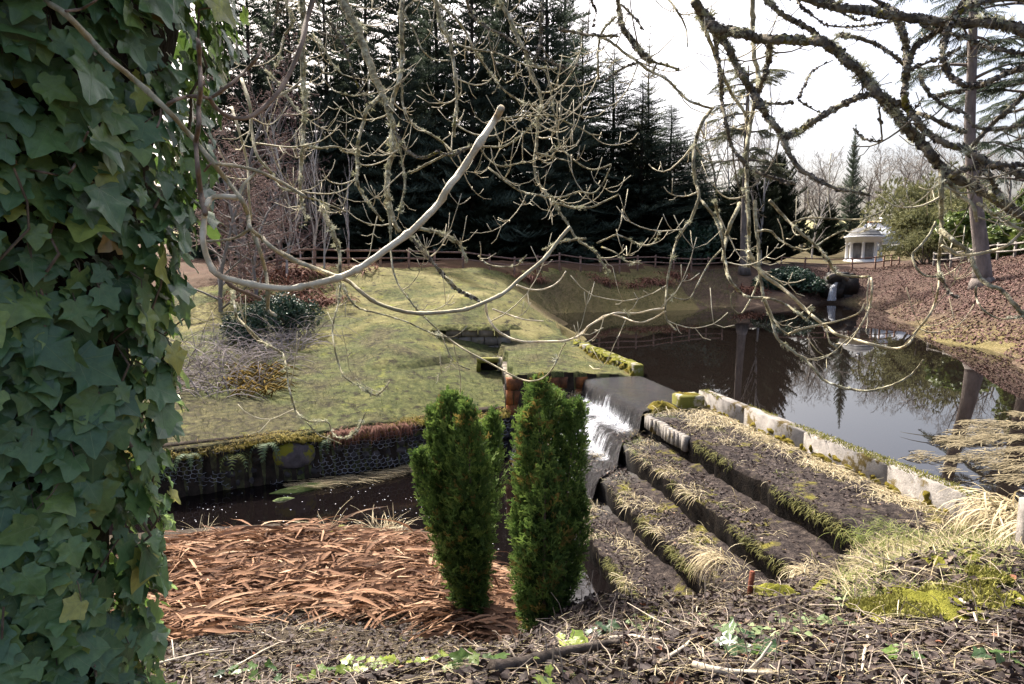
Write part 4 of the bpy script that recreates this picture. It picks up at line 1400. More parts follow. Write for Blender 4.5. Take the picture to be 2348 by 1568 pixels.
trunk_tree('pine_tree', 'bare-stemmed pine whose trunk shows between the yews above the water',
           [at_Y(1706, 612, 55), at_Y(1706, 540, 55), at_Y(1708, 440, 55), at_Y(1712, 300, 55), at_Y(1716, 150, 55)], [.36, .30, .26, .2, .06], M_pinebark, None, pine_crown(303, 22, .55, (1.5, 3.2), M_spruce_pale))

# leafy bushes ------------------------------------------------------------------
def lens_leaf(L=1.0, w=.3, fold=.06, droop=.12):
    V = np.array([(0, 0, 0), (w * .8, L * .35, fold), (w, L * .55, fold - droop * .3), (0, L, -droop), (-w, L * .55, fold - droop * .3), (-w * .8, L * .35, fold), (0, L * .5, 0)])
    Fq = np.array([(0, 1, 6), (1, 2, 6), (2, 3, 6), (3, 4, 6), (4, 5, 6), (5, 0, 6)])
    return V, Fq
def bush_data(seed, n, m, leaf=.13, w=.3, squash=1.0, lobes=9, spike=0.0):
    """Unit bush (radius 1, height ~1.6): leaf rosettes over several overlapping lobes."""
    rg = np.random.default_rng(seed)
    cs = np.stack([rg.normal(0, .45, lobes), rg.normal(0, .4, lobes), rg.uniform(.35, .95, lobes)], -1)
    rs = rg.uniform(.35, .62, lobes)
    k = rg.integers(0, lobes, n)
    d = rg.normal(0, 1, (n, 3))
    d /= np.linalg.norm(d, axis=1, keepdims=True)
    d[:, 2] = np.where(d[:, 2] < -.4, -d[:, 2], d[:, 2])
    rad = rs[k] * rg.uniform(.72, 1.05, n)
    p = cs[k] + d * rad[:, None]
    p[:, 2] = np.maximum(p[:, 2] * squash, .03)
    T, Fq = lens_leaf(1, w)
    per = 6
    P = np.repeat(p, per, 0)
    D = np.repeat(d, per, 0)
    Yv = D * .55 + rg.normal(0, .6, P.shape) + np.array((0, 0, spike))
    M_ = axes(Yv, D + rg.normal(0, .3, P.shape)) * (leaf * rg.uniform(.6, 1.2, len(P)))[:, None, None]
    tint = np.clip(np.repeat(rg.uniform(0, .8, n), per) + rg.normal(0, .12, len(P)), 0, 1)
    V, FL, A = stamp(T, Fq, M_, P, tint)
    st = MB()
    for i in range(9):
        c = cs[i % lobes]
        st.tube([(rg.normal(0, .12), rg.normal(0, .12), -.1), (c[0] * .5, c[1] * .5, c[2] * .5), tuple(c)], [.035, .025, .01], 4)
    return (('stem', st.data('stem', M_grey_bark)), ('foliage', mesh_data('foliage', V, FL, [m], A)))
rh = [bush_data(400 + i, 1000, M_rhodo, .15, .26) for i in range(2)]
rh_small = bush_data(404, 1500, M_rhodo, .085, .30, lobes=12)
lau = bush_data(405, 1200, M_laurel, .16, .3)
wil = bush_data(406, 2100, M_willow, .10, .12, lobes=16, spike=.5)
def bush(name, label, data, px, Y, sx, sz, group=None, dz=-.1, rot=0., cat='shrub'):
    return plant_tree(name, label, data, gpos(px, Y, dz), rot, (sx, sz), group, cat)
bush('rhododendron', 'rounded blue-green rhododendron in front of the dark shade behind the fence', rh[0], 1602, 60, 2.3, 2.6, 'rhododendrons')
bush('rhododendron', 'smaller rhododendron tucked at the left foot of the rounded one', rh[1], 1530, 61, 1.3, 1.2, 'rhododendrons')
bush('rhododendron', 'green rhododendron overhanging the left side of the far waterfall', rh[1], 1800, 53, 1.6, 1.4, 'rhododendrons', -.6)
bush('rhododendron', 'dark rhododendron touching the water just left of the far waterfall', rh[0], 1852, 52.2, 1.6, 1.3, 'rhododendrons', -.4, 1.2)
bush('rhododendron', 'low rhododendron on the bank under the brown rail fence at the waterfall', rh[1], 1762, 52, 1.1, .9, 'rhododendrons', -.3, 2.2)
bush('evergreen_bush', 'dense dark evergreen bush on the lawn edge beside the brush heap', rh_small, 655, 22.6, 1.0, 1.0, None, -.1, .5)
bush('evergreen_bush', 'ragged dark evergreen mostly hidden behind the brush heap', rh_small, 570, 21.8, .9, .85, None, -.1, 2.5)
bush('willow', 'large olive-green bushy willow right of the white temple', wil, 2150, 62, 4.6, 4.7, 'olive willows', -.2)
bush('willow', 'lower olive willow skirt hanging over the bank by the fence', wil, 2118, 55, 2.2, 2.1, 'olive willows', -.2, 1.9)
bush('willow', 'tall pale olive willow crown behind the other willows', wil, 2120, 78, 4.4, 6.6, 'olive willows', -.2, 4.0)
bush('willow', 'greyish olive scrub between the yews and the bright gap', wil, 1640, 76, 3.2, 5.6, 'olive willows', -.2, 3.0)
bush('laurel', 'sunlit yellow-green laurel behind the grey fence at the right edge', lau, 2330, 50, 3.2, 2.8, 'laurels at the right edge')
bush('laurel', 'paler laurel beyond the leaning trunk', lau, 2268, 58, 2.2, 2.4, 'laurels at the right edge', -.1, 2)
bush('laurel', 'laurel cut by the right edge of the view', lau, 2400, 42, 2.6, 2.8, 'laurels at the right edge', -.1, 4)

# heap of bare brush at the left of the lawn
br = thing('brush_heap', 'grey heap of bare arching brushwood beside the ivy', 'brush', at_Y(520, 830, 19.5))
M_brush = mat('brush_twigs', [(.3, (.15, .12, .11)), (.7, (.33, .29, .27))], 2, 3, .9, 0)
mb = MB()
for i in range(420):
    x0, y0 = RNG.uniform(-9.5, -6.4), RNG.uniform(16.5, 22.5)
    z0 = float(gz(x0, y0, False))
    a = RNG.uniform(-.6, 3.6)
    L = RNG.uniform(.8, 2.7)
    el = RNG.uniform(.1, 1.3)
    P = [np.array((x0, y0, z0))]
    for k in range(6):
        P.append(P[-1] + np.array((math.cos(a) * math.cos(el), math.sin(a) * math.cos(el) * .6, math.sin(el))) * L / 6)
        el -= RNG.uniform(.1, .4)
        a += RNG.normal(0, .12)
        P[-1][2] = max(P[-1][2], float(z0 - .3))
    mb.tube(P, np.linspace(RNG.uniform(.008, .018), .004, 7), 3, False)
mb.part('branches', M_brush, br, False, 'stuff')
mm = MB()
for i in range(85):
    p = at_Y(RNG.uniform(500, 640), 880, RNG.uniform(16.6, 18.8))
    z0 = float(gz(p[0], p[1], False))
    a = RNG.uniform(-.9, 1.6)
    L = RNG.uniform(.3, .9)
    mm.tube([(p[0], p[1], z0), (p[0] + L * .5 * math.cos(a), p[1], z0 + .22), (p[0] + L * math.cos(a), p[1] - .1, z0 + .10)], [.014, .024, .006], 5)
M_ochre = mat('ochre_moss', [(.3, (.10, .065, .015)), (.7, (.24, .165, .045))], 12, 5, .95, 1, .02, 60, .05)
o = mm.part('mossy_branches', M_ochre, br, True, 'stuff')
# ------------------------------------------------------------------ overhanging ash branches
M_ashbark = mat('lichen_bark', [(.30, (.08, .065, .048)), (.42, (.20, .175, .115)), (.54, (.36, .33, .22)), (.66, (.52, .50, .38)), (.8, (.34, .33, .24))], 26, 6, .92, .9, .008, 120, .12,
                over=[((.23, .20, .035), 7, .60, .68), ((.62, .61, .50), 14, .58, .66)])
M_darkbark = mat('dark_mossy_bark', [(.30, (.06, .05, .04)), (.5, (.17, .145, .11)), (.68, (.32, .29, .22))], 22, 6, .92, 1.0, .01, 100, .12,
                 over=[((.19, .17, .03), 6, .55, .64), ((.36, .36, .29), 12, .60, .68)])
M_smoothbark = mat('smooth_ash_bark', [(.25, (.20, .165, .09)), (.5, (.44, .385, .25)), (.75, (.62, .56, .40))], 24, 7, .75, .7, .004, 110, .3, over=[((.26, .24, .12), 7, .55, .68)])
M_palebark = mat('pale_ash_bark', [(.25, (.46, .36, .21)), (.5, (.74, .64, .45)), (.75, (.84, .75, .57))], 26, 7, .6, .7, .004, 120, .35, over=[((.40, .29, .17), 9, .58, .70)])
M_browntwig = mat('brown_ash_twig', [(.3, (.15, .10, .07)), (.7, (.30, .22, .16))], 20, 4, .8, .3, .004, 80, .3)
M_twig = mat('ash_twigs', [(.3, (.34, .30, .20)), (.55, (.54, .49, .36)), (.75, (.68, .63, .49))], 16, 4, .85, .3, .004, 80, .2)
M_lichen = mat('grey_lichen', [(.3, (.36, .36, .24)), (.7, (.58, .58, .44))], 12, 3, .95, 0, tint=[(0, (.26, .26, .14)), (.6, (.54, .54, .40)), (1, (.70, .70, .58))], transl=.2)
M_darktwig = mat('dark_ash_twigs', [(.3, (.09, .075, .055)), (.55, (.19, .165, .12)), (.75, (.33, .30, .22))], 16, 4, .85, .3, .004, 80, .2)
M_flake = mat('leafy_lichen', [(.3, (.05, .04, .04)), (.7, (.14, .12, .11))], 12, 3, .95, 0, tint=[(0, (.05, .042, .04)), (.5, (.17, .15, .135)), (.85, (.36, .36, .29)), (1, (.50, .50, .40))], tmix=.8)
M_bud = mat('black_ash_bud', [(.3, (.02, .015, .012)), (.7, (.07, .05, .04))], 20, 2, .7, 0)

def smooth_path(P, per=5):
    """Catmull-Rom through the surveyed points."""
    P = np.asarray(P, float)
    if len(P) < 3:
        return P
    A = np.vstack([2 * P[0] - P[1], P, 2 * P[-1] - P[-2]])
    out = []
    for i in range(1, len(A) - 2):
        for t in np.linspace(0, 1, per, endpoint=False):
            p0, p1, p2, p3 = A[i - 1:i + 3]
            out.append(.5 * (2 * p1 + (p2 - p0) * t + (2 * p0 - 5 * p1 + 4 * p2 - p3) * t * t + (3 * p1 - p0 - 3 * p2 + p3) * t ** 3))
    out.append(P[-1])
    return np.array(out)

# each strand: crop, points, half width in crop px (start, end), depth (start, end), bark, twig density, lichen density
D_, A_, S_, P_, B_ = 'dark', 'ash', 'smooth', 'pale', 'brown'
BARK = {D_: M_darkbark, A_: M_ashbark, S_: M_smoothbark, P_: M_palebark, B_: M_browntwig}
RIGHT = [
 (5, [(-20, 0), (60, 110), (130, 200), (220, 220), (330, 240), (450, 275), (600, 285), (750, 290), (900, 300), (1000, 370), (1100, 460), (1200, 560), (1290, 660), (1380, 770), (1480, 890), (1580, 1000), (1670, 1100), (1740, 1190), (1850, 1270), (2000, 1340), (2150, 1430), (2323, 1540), (2480, 1640)], (38, 36), (3.6, 3.0), D_, .5, 2.2),
 (5, [(720, -30), (900, 25), (1050, 55), (1230, 85), (1400, 110), (1550, 130), (1700, 150), (1850, 165), (2050, 160), (2150, 170), (2323, 215), (2500, 270)], (32, 38), (3.4, 3.0), D_, .4, 1.2),
 (5, [(1400, 110), (1430, 150), (1470, 250), (1490, 350), (1490, 480), (1480, 600), (1475, 700), (1500, 770), (1560, 850), (1640, 940), (1750, 1010), (1900, 1060), (2000, 1120), (2150, 1190), (2323, 1245), (2480, 1290)], (24, 26), (3.3, 2.9), D_, .5, 1.4),
 (5, [(1920, -20), (1830, 110), (1750, 190), (1650, 260), (1560, 330), (1510, 430), (1490, 500)], (20, 22), (3.2, 3.3), D_, .4, .6),
 (5, [(2180, -10), (2000, 20), (1900, 60), (1830, 130), (1790, 200), (1755, 300), (1755, 420), (1790, 520), (1870, 590), (1980, 610), (2100, 570), (2200, 520), (2323, 475), (2450, 430)], (20, 20), (3.1, 2.8), D_, .5, .6),
 (5, [(1290, 655), (1150, 690), (1000, 760), (850, 850), (750, 920), (650, 965), (605, 955), (560, 890), (500, 830), (450, 740), (400, 650), (340, 560), (280, 450), (230, 350), (180, 280), (130, 210)], (22, 26), (3.3, 3.6), D_, .4, 2.2),
 (5, [(610, 965), (640, 1060), (720, 1180), (850, 1270), (1000, 1340), (1100, 1360), (1230, 1385)], (22, 10), (3.4, 3.2), D_, .9, 2.2),
 (5, [(1290, 670), (1400, 720), (1500, 770)], (20, 20), (3.3, 3.25), D_, .4, 1.2),
 (5, [(400, -20), (400, 200), (410, 400), (440, 520), (425, 660), (385, 870), (355, 1070), (358, 1250), (370, 1568), (375, 1700), (370, 1890)], (18, 13), (4.2, 3.7), A_, .5, 1.0),
 (5, [(130, 210), (150, 400), (175, 560), (180, 700), (210, 870), (250, 1030), (300, 1110), (380, 1190), (480, 1240), (600, 1280), (700, 1300)], (17, 12), (3.8, 3.5), D_, .7, 2.0),
 (5, [(20, 110), (80, 250), (150, 430), (200, 560), (260, 680), (330, 780), (380, 880)], (18, 10), (3.8, 4.0), A_, .7, 1.6),
 (5, [(520, 300), (510, 440), (480, 560), (440, 660), (420, 760)], (24, 16), (3.7, 3.9), D_, .4, 2.5),
 (5, [(1000, 250), (1150, 270), (1280, 320), (1380, 380), (1470, 460)], (15, 13), (3.45, 3.3), D_, .6, 1.2),
 (5, [(480, -20), (600, 100), (700, 150), (790, 200), (860, 260)], (19, 16), (3.6, 3.55), D_, .4, 1.8),
 (5, [(1230, -20), (1350, 50), (1430, 90)], (16, 16), (3.5, 3.35), D_, .3, .6),
 (5, [(1570, 150), (1700, 220), (1850, 250), (2000, 310), (2150, 355), (2323, 380), (2450, 400)], (14, 14), (3.3, 2.9), D_, .8, .8),
 (5, [(1500, 500), (1620, 450), (1730, 410), (1870, 350)], (12, 9), (3.3, 3.0), D_, 1.0, 1.0),
 (5, [(1590, 530), (1620, 620), (1680, 690), (1800, 770), (1900, 800), (1970, 890), (2080, 920), (2200, 910), (2323, 880), (2440, 850)], (14, 11), (3.2, 2.8), D_, .7, .9),
 (5, [(1680, 690), (1800, 660), (1960, 625)], (13, 9), (3.1, 3.0), D_, .8, 1.0),
 (5, [(2400, 610), (2323, 680), (2200, 790), (2080, 900), (1990, 1000), (1950, 1060)], (19, 16), (2.9, 3.1), D_, .6, .8),
 (5, [(1560, 800), (1700, 850), (1800, 900), (1910, 940)], (17, 14), (3.2, 3.1), D_, .7, 2.6),
 (5, [(1780, 1290), (1850, 1220), (1980, 1190), (2150, 1170), (2323, 1170), (2440, 1170)], (20, 14), (3.1, 2.8), D_, .5, .8),
 (5, [(1742, 1200), (1735, 1350), (1740, 1568), (1738, 1700), (1720, 1850), (1722, 1990)], (19, 10), (3.1, 3.2), A_, .9, 1.6),
 (5, [(1790, 1290), (1850, 1380), (1950, 1440), (1990, 1570)], (17, 12), (3.1, 3.0), A_, .6, .9),
 (5, [(700, -15), (760, 60), (850, 130), (930, 180), (1100, 190), (1300, 165), (1420, 145)], (7, 6), (3.8, 3.5), D_, .8, .3),
 (5, [(950, 60), (1050, 100), (1150, 145), (1195, 125)], (8, 5), (3.4, 3.5), D_, 1.0, .5),
 (5, [(1295, 760), (1310, 900), (1310, 1000), (1230, 995), (1170, 970), (1110, 905)], (9, 5), (3.3, 3.6), D_, .8, .5),
 (5, [(2000, 1160), (2080, 1260), (2130, 1350), (2180, 1420), (2250, 1470)], (20, 12), (3.0, 2.9), D_, .6, 2.6),
 (5, [(1470, 860), (1560, 760), (1600, 700)], (9, 5), (3.25, 3.0), D_, 1, .8),
 (5, [(690, 725), (600, 738), (480, 730)], (11, 8), (3.9, 3.7), D_, .8, 1.5),
 (5, [(725, 700), (770, 600), (830, 500), (970, 425)], (8, 4), (3.9, 4.3), D_, .8, .4),
 (5, [(725, 710), (800, 760), (880, 800)], (7, 4), (3.9, 4.0), D_, .8, .4),
 (8, [(130, -20), (165, 100), (190, 200), (195, 320), (180, 400)], (12, 7), (3.8, 3.9), A_, 1.0, 1.2),
 (8, [(520, -30), (620, 80), (720, 180), (850, 290), (930, 380), (980, 470), (1050, 500), (1150, 510), (1230, 510)], (13, 9), (3.6, 3.4), A_, .7, .9),
 (8, [(310, -10), (250, 120), (215, 230), (195, 350), (210, 450), (250, 550), (320, 630), (380, 655), (470, 660), (540, 670), (640, 710), (720, 770), (790, 810), (820, 740)], (17, 6), (3.7, 3.4), A_, .5, .3),
 (8, [(415, -20), (425, 150), (440, 280), (445, 420), (460, 560), (475, 640), (500, 720), (540, 830), (570, 940), (620, 990), (700, 1050), (780, 1110), (840, 1170), (900, 1240), (1000, 1285), (1100, 1310), (1220, 1320), (1320, 1300), (1430, 1260), (1530, 1200), (1610, 1100)], (15, 7), (3.8, 3.2), A_, .5, .8),
 (8, [(370, 330), (420, 420), (480, 500), (580, 570), (680, 650), (760, 730), (850, 810), (930, 870), (1000, 920), (1100, 950), (1250, 990), (1400, 1020), (1500, 990), (1560, 900), (1640, 800), (1690, 700), (1715, 600), (1720, 540)], (14, 7), (3.7, 3.1), S_, .45, .2),
 (8, [(430, 185), (520, 185), (580, 240), (660, 290), (750, 320), (830, 300), (920, 245), (1000, 200), (1060, 180)], (9, 5), (3.7, 3.5), A_, .9, .2),
 (8, [(690, 125), (780, 95), (900, 95), (1100, 105), (1200, 95), (1340, 40)], (9, 5), (3.6, 3.4), A_, .7, .2),
 (8, [(1240, 520), (1245, 600), (1230, 720), (1180, 830), (1120, 930), (1060, 1000)], (9, 5), (3.4, 3.2), S_, .6, .1),
 (8, [(650, 920), (740, 880), (860, 855), (980, 830), (1080, 800), (1160, 760), (1190, 700)], (9, 5), (3.5, 3.3), S_, .7, .1),
 (8, [(470, 670), (530, 780), (600, 880), (650, 920)], (8, 7), (3.55, 3.5), A_, .6, .5),
 (8, [(920, 880), (950, 980), (1000, 1030), (900, 1080), (790, 1100)], (7, 6), (3.35, 3.3), A_, .6, .2),
 (8, [(440, 540), (400, 640), (340, 750), (300, 770), (255, 730), (245, 650), (270, 610)], (8, 4), (3.7, 3.6), A_, .6, .2),
 (8, [(1735, 180), (1830, 260), (1920, 330), (1970, 430), (2010, 520), (2080, 570), (2170, 610), (2240, 690), (2323, 790), (2430, 910)], (18, 15), (3.1, 2.8), A_, .35, .4),
 (8, [(1700, 510), (1620, 500), (1560, 450), (1530, 360), (1570, 310), (1640, 230), (1700, 120)], (8, 10), (3.0, 3.1), A_, .5, .4),
 (8, [(1740, 290), (1850, 350), (1980, 350), (2100, 325), (2200, 290), (2323, 180), (2400, 110)], (13, 11), (3.1, 2.8), S_, .4, .2),
 (8, [(1985, 580), (1985, 660), (2030, 740), (2120, 800), (2220, 810), (2323, 790)], (9, 5), (2.95, 2.8), A_, .5, .2),
 (8, [(2000, -10), (2100, 60), (2323, 190), (2420, 240)], (15, 12), (3.0, 2.8), A_, .5, .6),
 (8, [(1720, 500), (1760, 560), (1810, 640), (1870, 655)], (12, 7), (3.15, 3.0), D_, .8, 1.5),
]
CENTRE = [
 (4, [(945, -25), (930, 150), (935, 250), (910, 370), (870, 450)], (11, 9), (4.6, 4.4), D_, .5, .8),
 (4, [(610, -20), (680, 70), (750, 230), (820, 370), (860, 500), (910, 620), (935, 720), (910, 850), (905, 1000), (885, 1130), (895, 1260), (950, 1350), (1010, 1430), (1060, 1500), (1130, 1600), (1180, 1690), (1250, 1740), (1320, 1790), (1370, 1870), (1410, 1930)], (16, 7), (4.6, 3.9), A_, .7, 2.0),
 (4, [(180, -20), (230, 180), (280, 280), (310, 420), (325, 560), (335, 700), (320, 850), (315, 970)], (14, 11), (4.5, 4.2), A_, .8, 1.0),
 (4, [(140, -20), (300, 100), (400, 230), (470, 370), (560, 500), (650, 620), (740, 690), (830, 740), (910, 750)], (11, 6), (4.6, 4.3), A_, .9, 1.6),
 (4, [(1060, 205), (1200, 235), (1340, 255), (1480, 255)], (13, 9), (4.0, 3.9), D_, .6, 1.4),
 (4, [(1340, 255), (1430, 300), (1530, 380), (1620, 440), (1700, 500), (1820, 560), (1900, 640), (1990, 720), (2150, 770)], (11, 9), (3.95, 3.7), A_, .8, 1.4),
 (4, [(1475, -20), (1490, 100), (1510, 200), (1570, 280), (1650, 380), (1700, 430)], (14, 22), (4.0, 3.9), D_, .5, 2.4),
 (4, [(1460, 120), (1370, 220), (1340, 330), (1335, 450), (1340, 560)], (10, 8), (4.0, 4.0), A_, .7, 2.4),
 (4, [(1700, 430), (1800, 460), (1910, 490)], (12, 9), (3.9, 3.8), D_, .7, 1.0),
 (4, [(1620, 445), (1500, 490), (1390, 575)], (10, 7), (3.9, 4.0), D_, .9, 1.8),
 (4, [(2150, 765), (2080, 860), (2030, 1000), (2010, 1150), (2030, 1300), (2050, 1400), (1990, 1568), (1960, 1600), (1890, 1720), (1850, 1870), (1825, 2010), (1815, 2150), (1820, 2260), (1890, 2345)], (14, 7), (3.8, 3.4), A_, .6, 1.0),
 (4, [(2050, 1400), (2100, 1460), (2170, 1560), (2210, 1680), (2240, 1850), (2270, 1980), (2340, 2060)], (12, 7), (3.6, 3.4), A_, .6, .9),
 (4, [(0, 1230), (150, 1150), (300, 1080), (450, 1040), (650, 1040), (750, 990), (850, 910), (930, 800), (1010, 700), (1100, 600), (1170, 460), (1200, 390)], (10, 4), (4.4, 4.0), A_, 1.2, .6),
 (4, [(540, 870), (620, 850), (730, 830), (900, 820), (1010, 820), (1120, 870), (1200, 900), (1280, 950), (1360, 960)], (7, 5), (4.2, 4.0), A_, 1.2, .2),
 (4, [(870, 455), (960, 500), (1000, 640), (1020, 770), (1040, 870), (1050, 980), (1080, 1050), (1150, 1120), (1250, 1190), (1330, 1200), (1430, 1165)], (9, 6), (4.4, 4.0), A_, 1.1, .7),
 (4, [(500, 1050), (560, 1130), (650, 1180), (770, 1160), (870, 1140), (980, 1080), (1060, 1040)], (7, 4), (4.3, 4.1), A_, 1.0, .6),
 (4, [(560, 1190), (700, 1300), (800, 1360), (900, 1380), (1000, 1400), (1090, 1395), (1200, 1360), (1300, 1370), (1370, 1300), (1430, 1170)], (9, 5), (4.2, 3.9), A_, 1.2, .4),
 (4, [(890, 1080), (1000, 1110), (1150, 1150)], (8, 5), (4.1, 4.0), A_, 1.0, .3),
 (4, [(1010, 1430), (1150, 1470), (1280, 1470), (1400, 1420), (1480, 1380)], (9, 6), (4.0, 3.9), A_, 1.0, 1.2),
 (4, [(400, -10), (440, 100), (540, 190), (680, 260), (780, 330), (880, 390), (1000, 440), (1110, 480), (1200, 460)], (12, 4), (4.6, 4.3), D_, .8, .8),
 (4, [(200, 180), (300, 290), (450, 350), (600, 370), (700, 410), (800, 450), (900, 480), (1040, 490)], (8, 5), (4.5, 4.3), A_, 1.0, .8),
 (4, [(1280, -10), (1320, 80), (1300, 190)], (6, 4), (4.2, 4.1), D_, 1.0, .2),
 (4, [(1830, -10), (1900, 80), (1960, 200), (1970, 330)], (9, 5), (3.9, 3.8), A_, 1.0, .3),
 (4, [(1500, 30), (1580, 110), (1660, 210)], (10, 6), (4.0, 3.9), D_, .8, .6),
 (3, [(955, -25), (1040, 120), (1100, 260), (1150, 400), (1200, 540), (1260, 660), (1300, 780), (1335, 900), (1335, 1050), (1300, 1200), (1295, 1350), (1310, 1450), (1340, 1568), (1380, 1640)], (34, 16), (4.9, 4.3), A_, .5, 1.8),
 (3, [(1402, -20), (1395, 200), (1400, 400), (1380, 560), (1340, 680), (1320, 800)], (18, 17), (4.7, 4.6), A_, .6, 1.2),
 (3, [(690, -20), (700, 200), (690, 400), (700, 600), (715, 750), (700, 900), (690, 1050), (680, 1200), (675, 1300), (690, 1450), (720, 1560)], (24, 9), (4.9, 4.4), A_, .5, 2.8),
 (3, [(780, -15), (850, 110), (920, 210), (980, 300), (1020, 420), (1050, 530), (1100, 640), (1160, 740)], (10, 6), (4.8, 4.5), D_, 1.0, 1.0),
 (3, [(1240, 690), (1150, 780), (1120, 880), (1090, 1000), (1080, 1130), (1080, 1280), (1120, 1380), (1200, 1490), (1250, 1560)], (17, 8), (4.6, 4.2), A_, .8, 2.2),
 (3, [(1335, 900), (1380, 1000), (1440, 1080), (1550, 1120), (1650, 1080), (1750, 1100), (1840, 1060), (1960, 1020)], (14, 9), (4.4, 4.2), D_, .8, 1.8),
 (3, [(1380, 1000), (1400, 1150), (1420, 1300), (1380, 1500)], (9, 6), (4.4, 4.2), A_, .8, 2.0),
 (3, [(1400, 600), (1400, 720), (1430, 820), (1500, 900), (1600, 950), (1700, 1020), (1760, 1080)], (9, 8), (4.6, 4.3), A_, 1.0, 1.0),
 (3, [(690, 1030), (800, 1050), (940, 1040), (1000, 1080), (1100, 1080)], (9, 6), (4.5, 4.5), A_, .9, 2.6),
 (3, [(420, 1150), (480, 1240), (540, 1330), (640, 1360), (720, 1400), (800, 1420), (900, 1460), (1000, 1500)], (9, 6), (4.4, 4.2), A_, .9, .8),
 (3, [(1510, -20), (1420, 80), (1490, 230), (1540, 350), (1620, 420), (1740, 430)], (7, 5), (4.7, 4.5), A_, .8, .7),
 (3, [(800, 220), (900, 255), (1010, 260), (1090, 230)], (8, 6), (4.8, 4.8), D_, .8, .5),
 (3, [(780, 270), (860, 370), (900, 450), (980, 530)], (12, 6), (4.8, 4.6), A_, .7, 2.2),
 (3, [(840, 560), (900, 630), (960, 660), (1060, 680), (1150, 650), (1160, 560)], (6, 4), (4.7, 4.4), A_, 1.2, .3),
 (3, [(560, -20), (620, 150), (560, 260), (530, 400), (500, 480)], (10, 5), (5.0, 4.8), A_, .8, 3.0),
 (3, [(520, -15), (500, 160), (470, 280)], (8, 5), (4.9, 4.8), D_, .6, 1.6),
 (3, [(430, 500), (530, 600), (620, 740), (690, 810)], (10, 9), (4.9, 4.7), A_, .6, 3.0),
 (3, [(260, 560), (320, 750), (330, 900), (370, 1100), (480, 1230)], (13, 9), (3.6, 3.4), S_, .4, .2),
 (3, [(190, 760), (240, 920), (300, 1150), (310, 1350), (330, 1560)], (10, 7), (3.8, 3.7), S_, .5, .1),
 (6, [(485, 620), (510, 760), (520, 800), (600, 880), (680, 960), (780, 1020), (840, 1060), (870, 1150), (880, 1250), (900, 1350), (930, 1450), (980, 1510), (1050, 1538), (1160, 1540), (1190, 1610), (1240, 1655), (1300, 1650), (1370, 1600), (1430, 1470)], (11, 4), (4.1, 3.6), A_, .4, 2.8),
 (9, [(1015, 385), (1100, 470), (1180, 500), (1260, 535)], (6, 4), (3.75, 3.7), A_, .4, .4),
 (6, [(1250, 570), (1240, 680), (1210, 800), (1195, 900), (1210, 1020), (1240, 1130), (1280, 1220), (1370, 1280), (1430, 1320), (1500, 1350), (1560, 1310), (1600, 1250)], (7, 5), (4.2, 3.6), A_, .4, 2.4),
 (6, [(1120, 20), (1200, 200), (1240, 330), (1250, 450), (1248, 580)], (20, 9), (4.4, 4.2), A_, .5, 2.4),
 (6, [(1270, 560), (1310, 660), (1380, 730), (1480, 760), (1600, 790), (1720, 830), (1850, 890), (1950, 930), (2040, 940), (2100, 910), (2150, 860)], (8, 4), (4.1, 3.6), A_, .5, .7),
 (6, [(1605, 280), (1620, 430), (1660, 560), (1730, 660), (1800, 750), (1880, 830), (1960, 910), (2000, 1000), (2040, 1090), (2100, 1140), (2170, 1170)], (8, 4), (4.2, 3.6), A_, .5, .5),
 (6, [(1590, -10), (1605, 150), (1605, 300)], (11, 8), (4.3, 4.2), A_, .8, 1.8),
 (6, [(1720, 190), (1830, 310), (1900, 400), (1960, 480), (2030, 540), (2090, 600), (2200, 650), (2240, 690)], (12, 8), (4.2, 3.9), A_, .7, 2.0),
 (6, [(1960, 910), (2060, 980), (2170, 1050), (2323, 1130), (2460, 1205), (2540, 1240), (2620, 1250), (2700, 1220), (2770, 1140), (2820, 1030), (2850, 980)], (8, 4), (3.9, 3.5), S_, .3, .1),
 (7, [(540, 700), (550, 780), (600, 870), (680, 930), (800, 970), (950, 970), (1100, 965), (1220, 920), (1270, 860), (1340, 820), (1450, 770), (1600, 770), (1720, 745), (1810, 735)], (9, 6), (3.6, 3.4), P_, .5, .1),
 (7, [(1815, 755), (1720, 810), (1620, 835), (1500, 795), (1400, 780), (1300, 840), (1180, 940)], (6, 5), (3.4, 3.6), P_, .6, .1),
 (7, [(2215, 310), (2120, 420), (2050, 550), (1990, 660), (1920, 670), (1840, 640), (1780, 585)], (7, 5), (3.6, 3.5), A_, .6, .2),
 (7, [(1250, 240), (1150, 250), (1060, 270), (950, 320)], (9, 6), (3.9, 4.0), A_, .8, 3.0),
 (7, [(1330, 270), (1400, 240), (1480, 215), (1600, 270), (1680, 290), (1740, 260), (1765, 200)], (8, 5), (3.9, 3.7), A_, .6, .7),
 (7, [(1360, 300), (1460, 340), (1530, 400), (1650, 415)], (7, 4), (3.9, 3.7), A_, .7, .3),
 (7, [(760, 570), (850, 600), (950, 600), (1050, 550), (1110, 470)], (7, 4), (3.5, 3.6), P_, .6, .1),
 (7, [(590, 740), (700, 780), (820, 815), (950, 825)], (7, 4), (3.6, 3.6), P_, .5, .1),
 (7, [(490, 360), (550, 420), (650, 440), (760, 430), (830, 355)], (8, 5), (4.0, 3.8), A_, .8, .5),
 (7, [(0, 220), (100, 330), (190, 440), (250, 520), (330, 600), (430, 650), (500, 690)], (13, 8), (4.1, 3.8), D_, .7, 1.8),
 (7, [(60, 170), (180, 190), (300, 240), (360, 290), (410, 400)], (15, 10), (4.1, 4.0), A_, .7, 4.0),
]
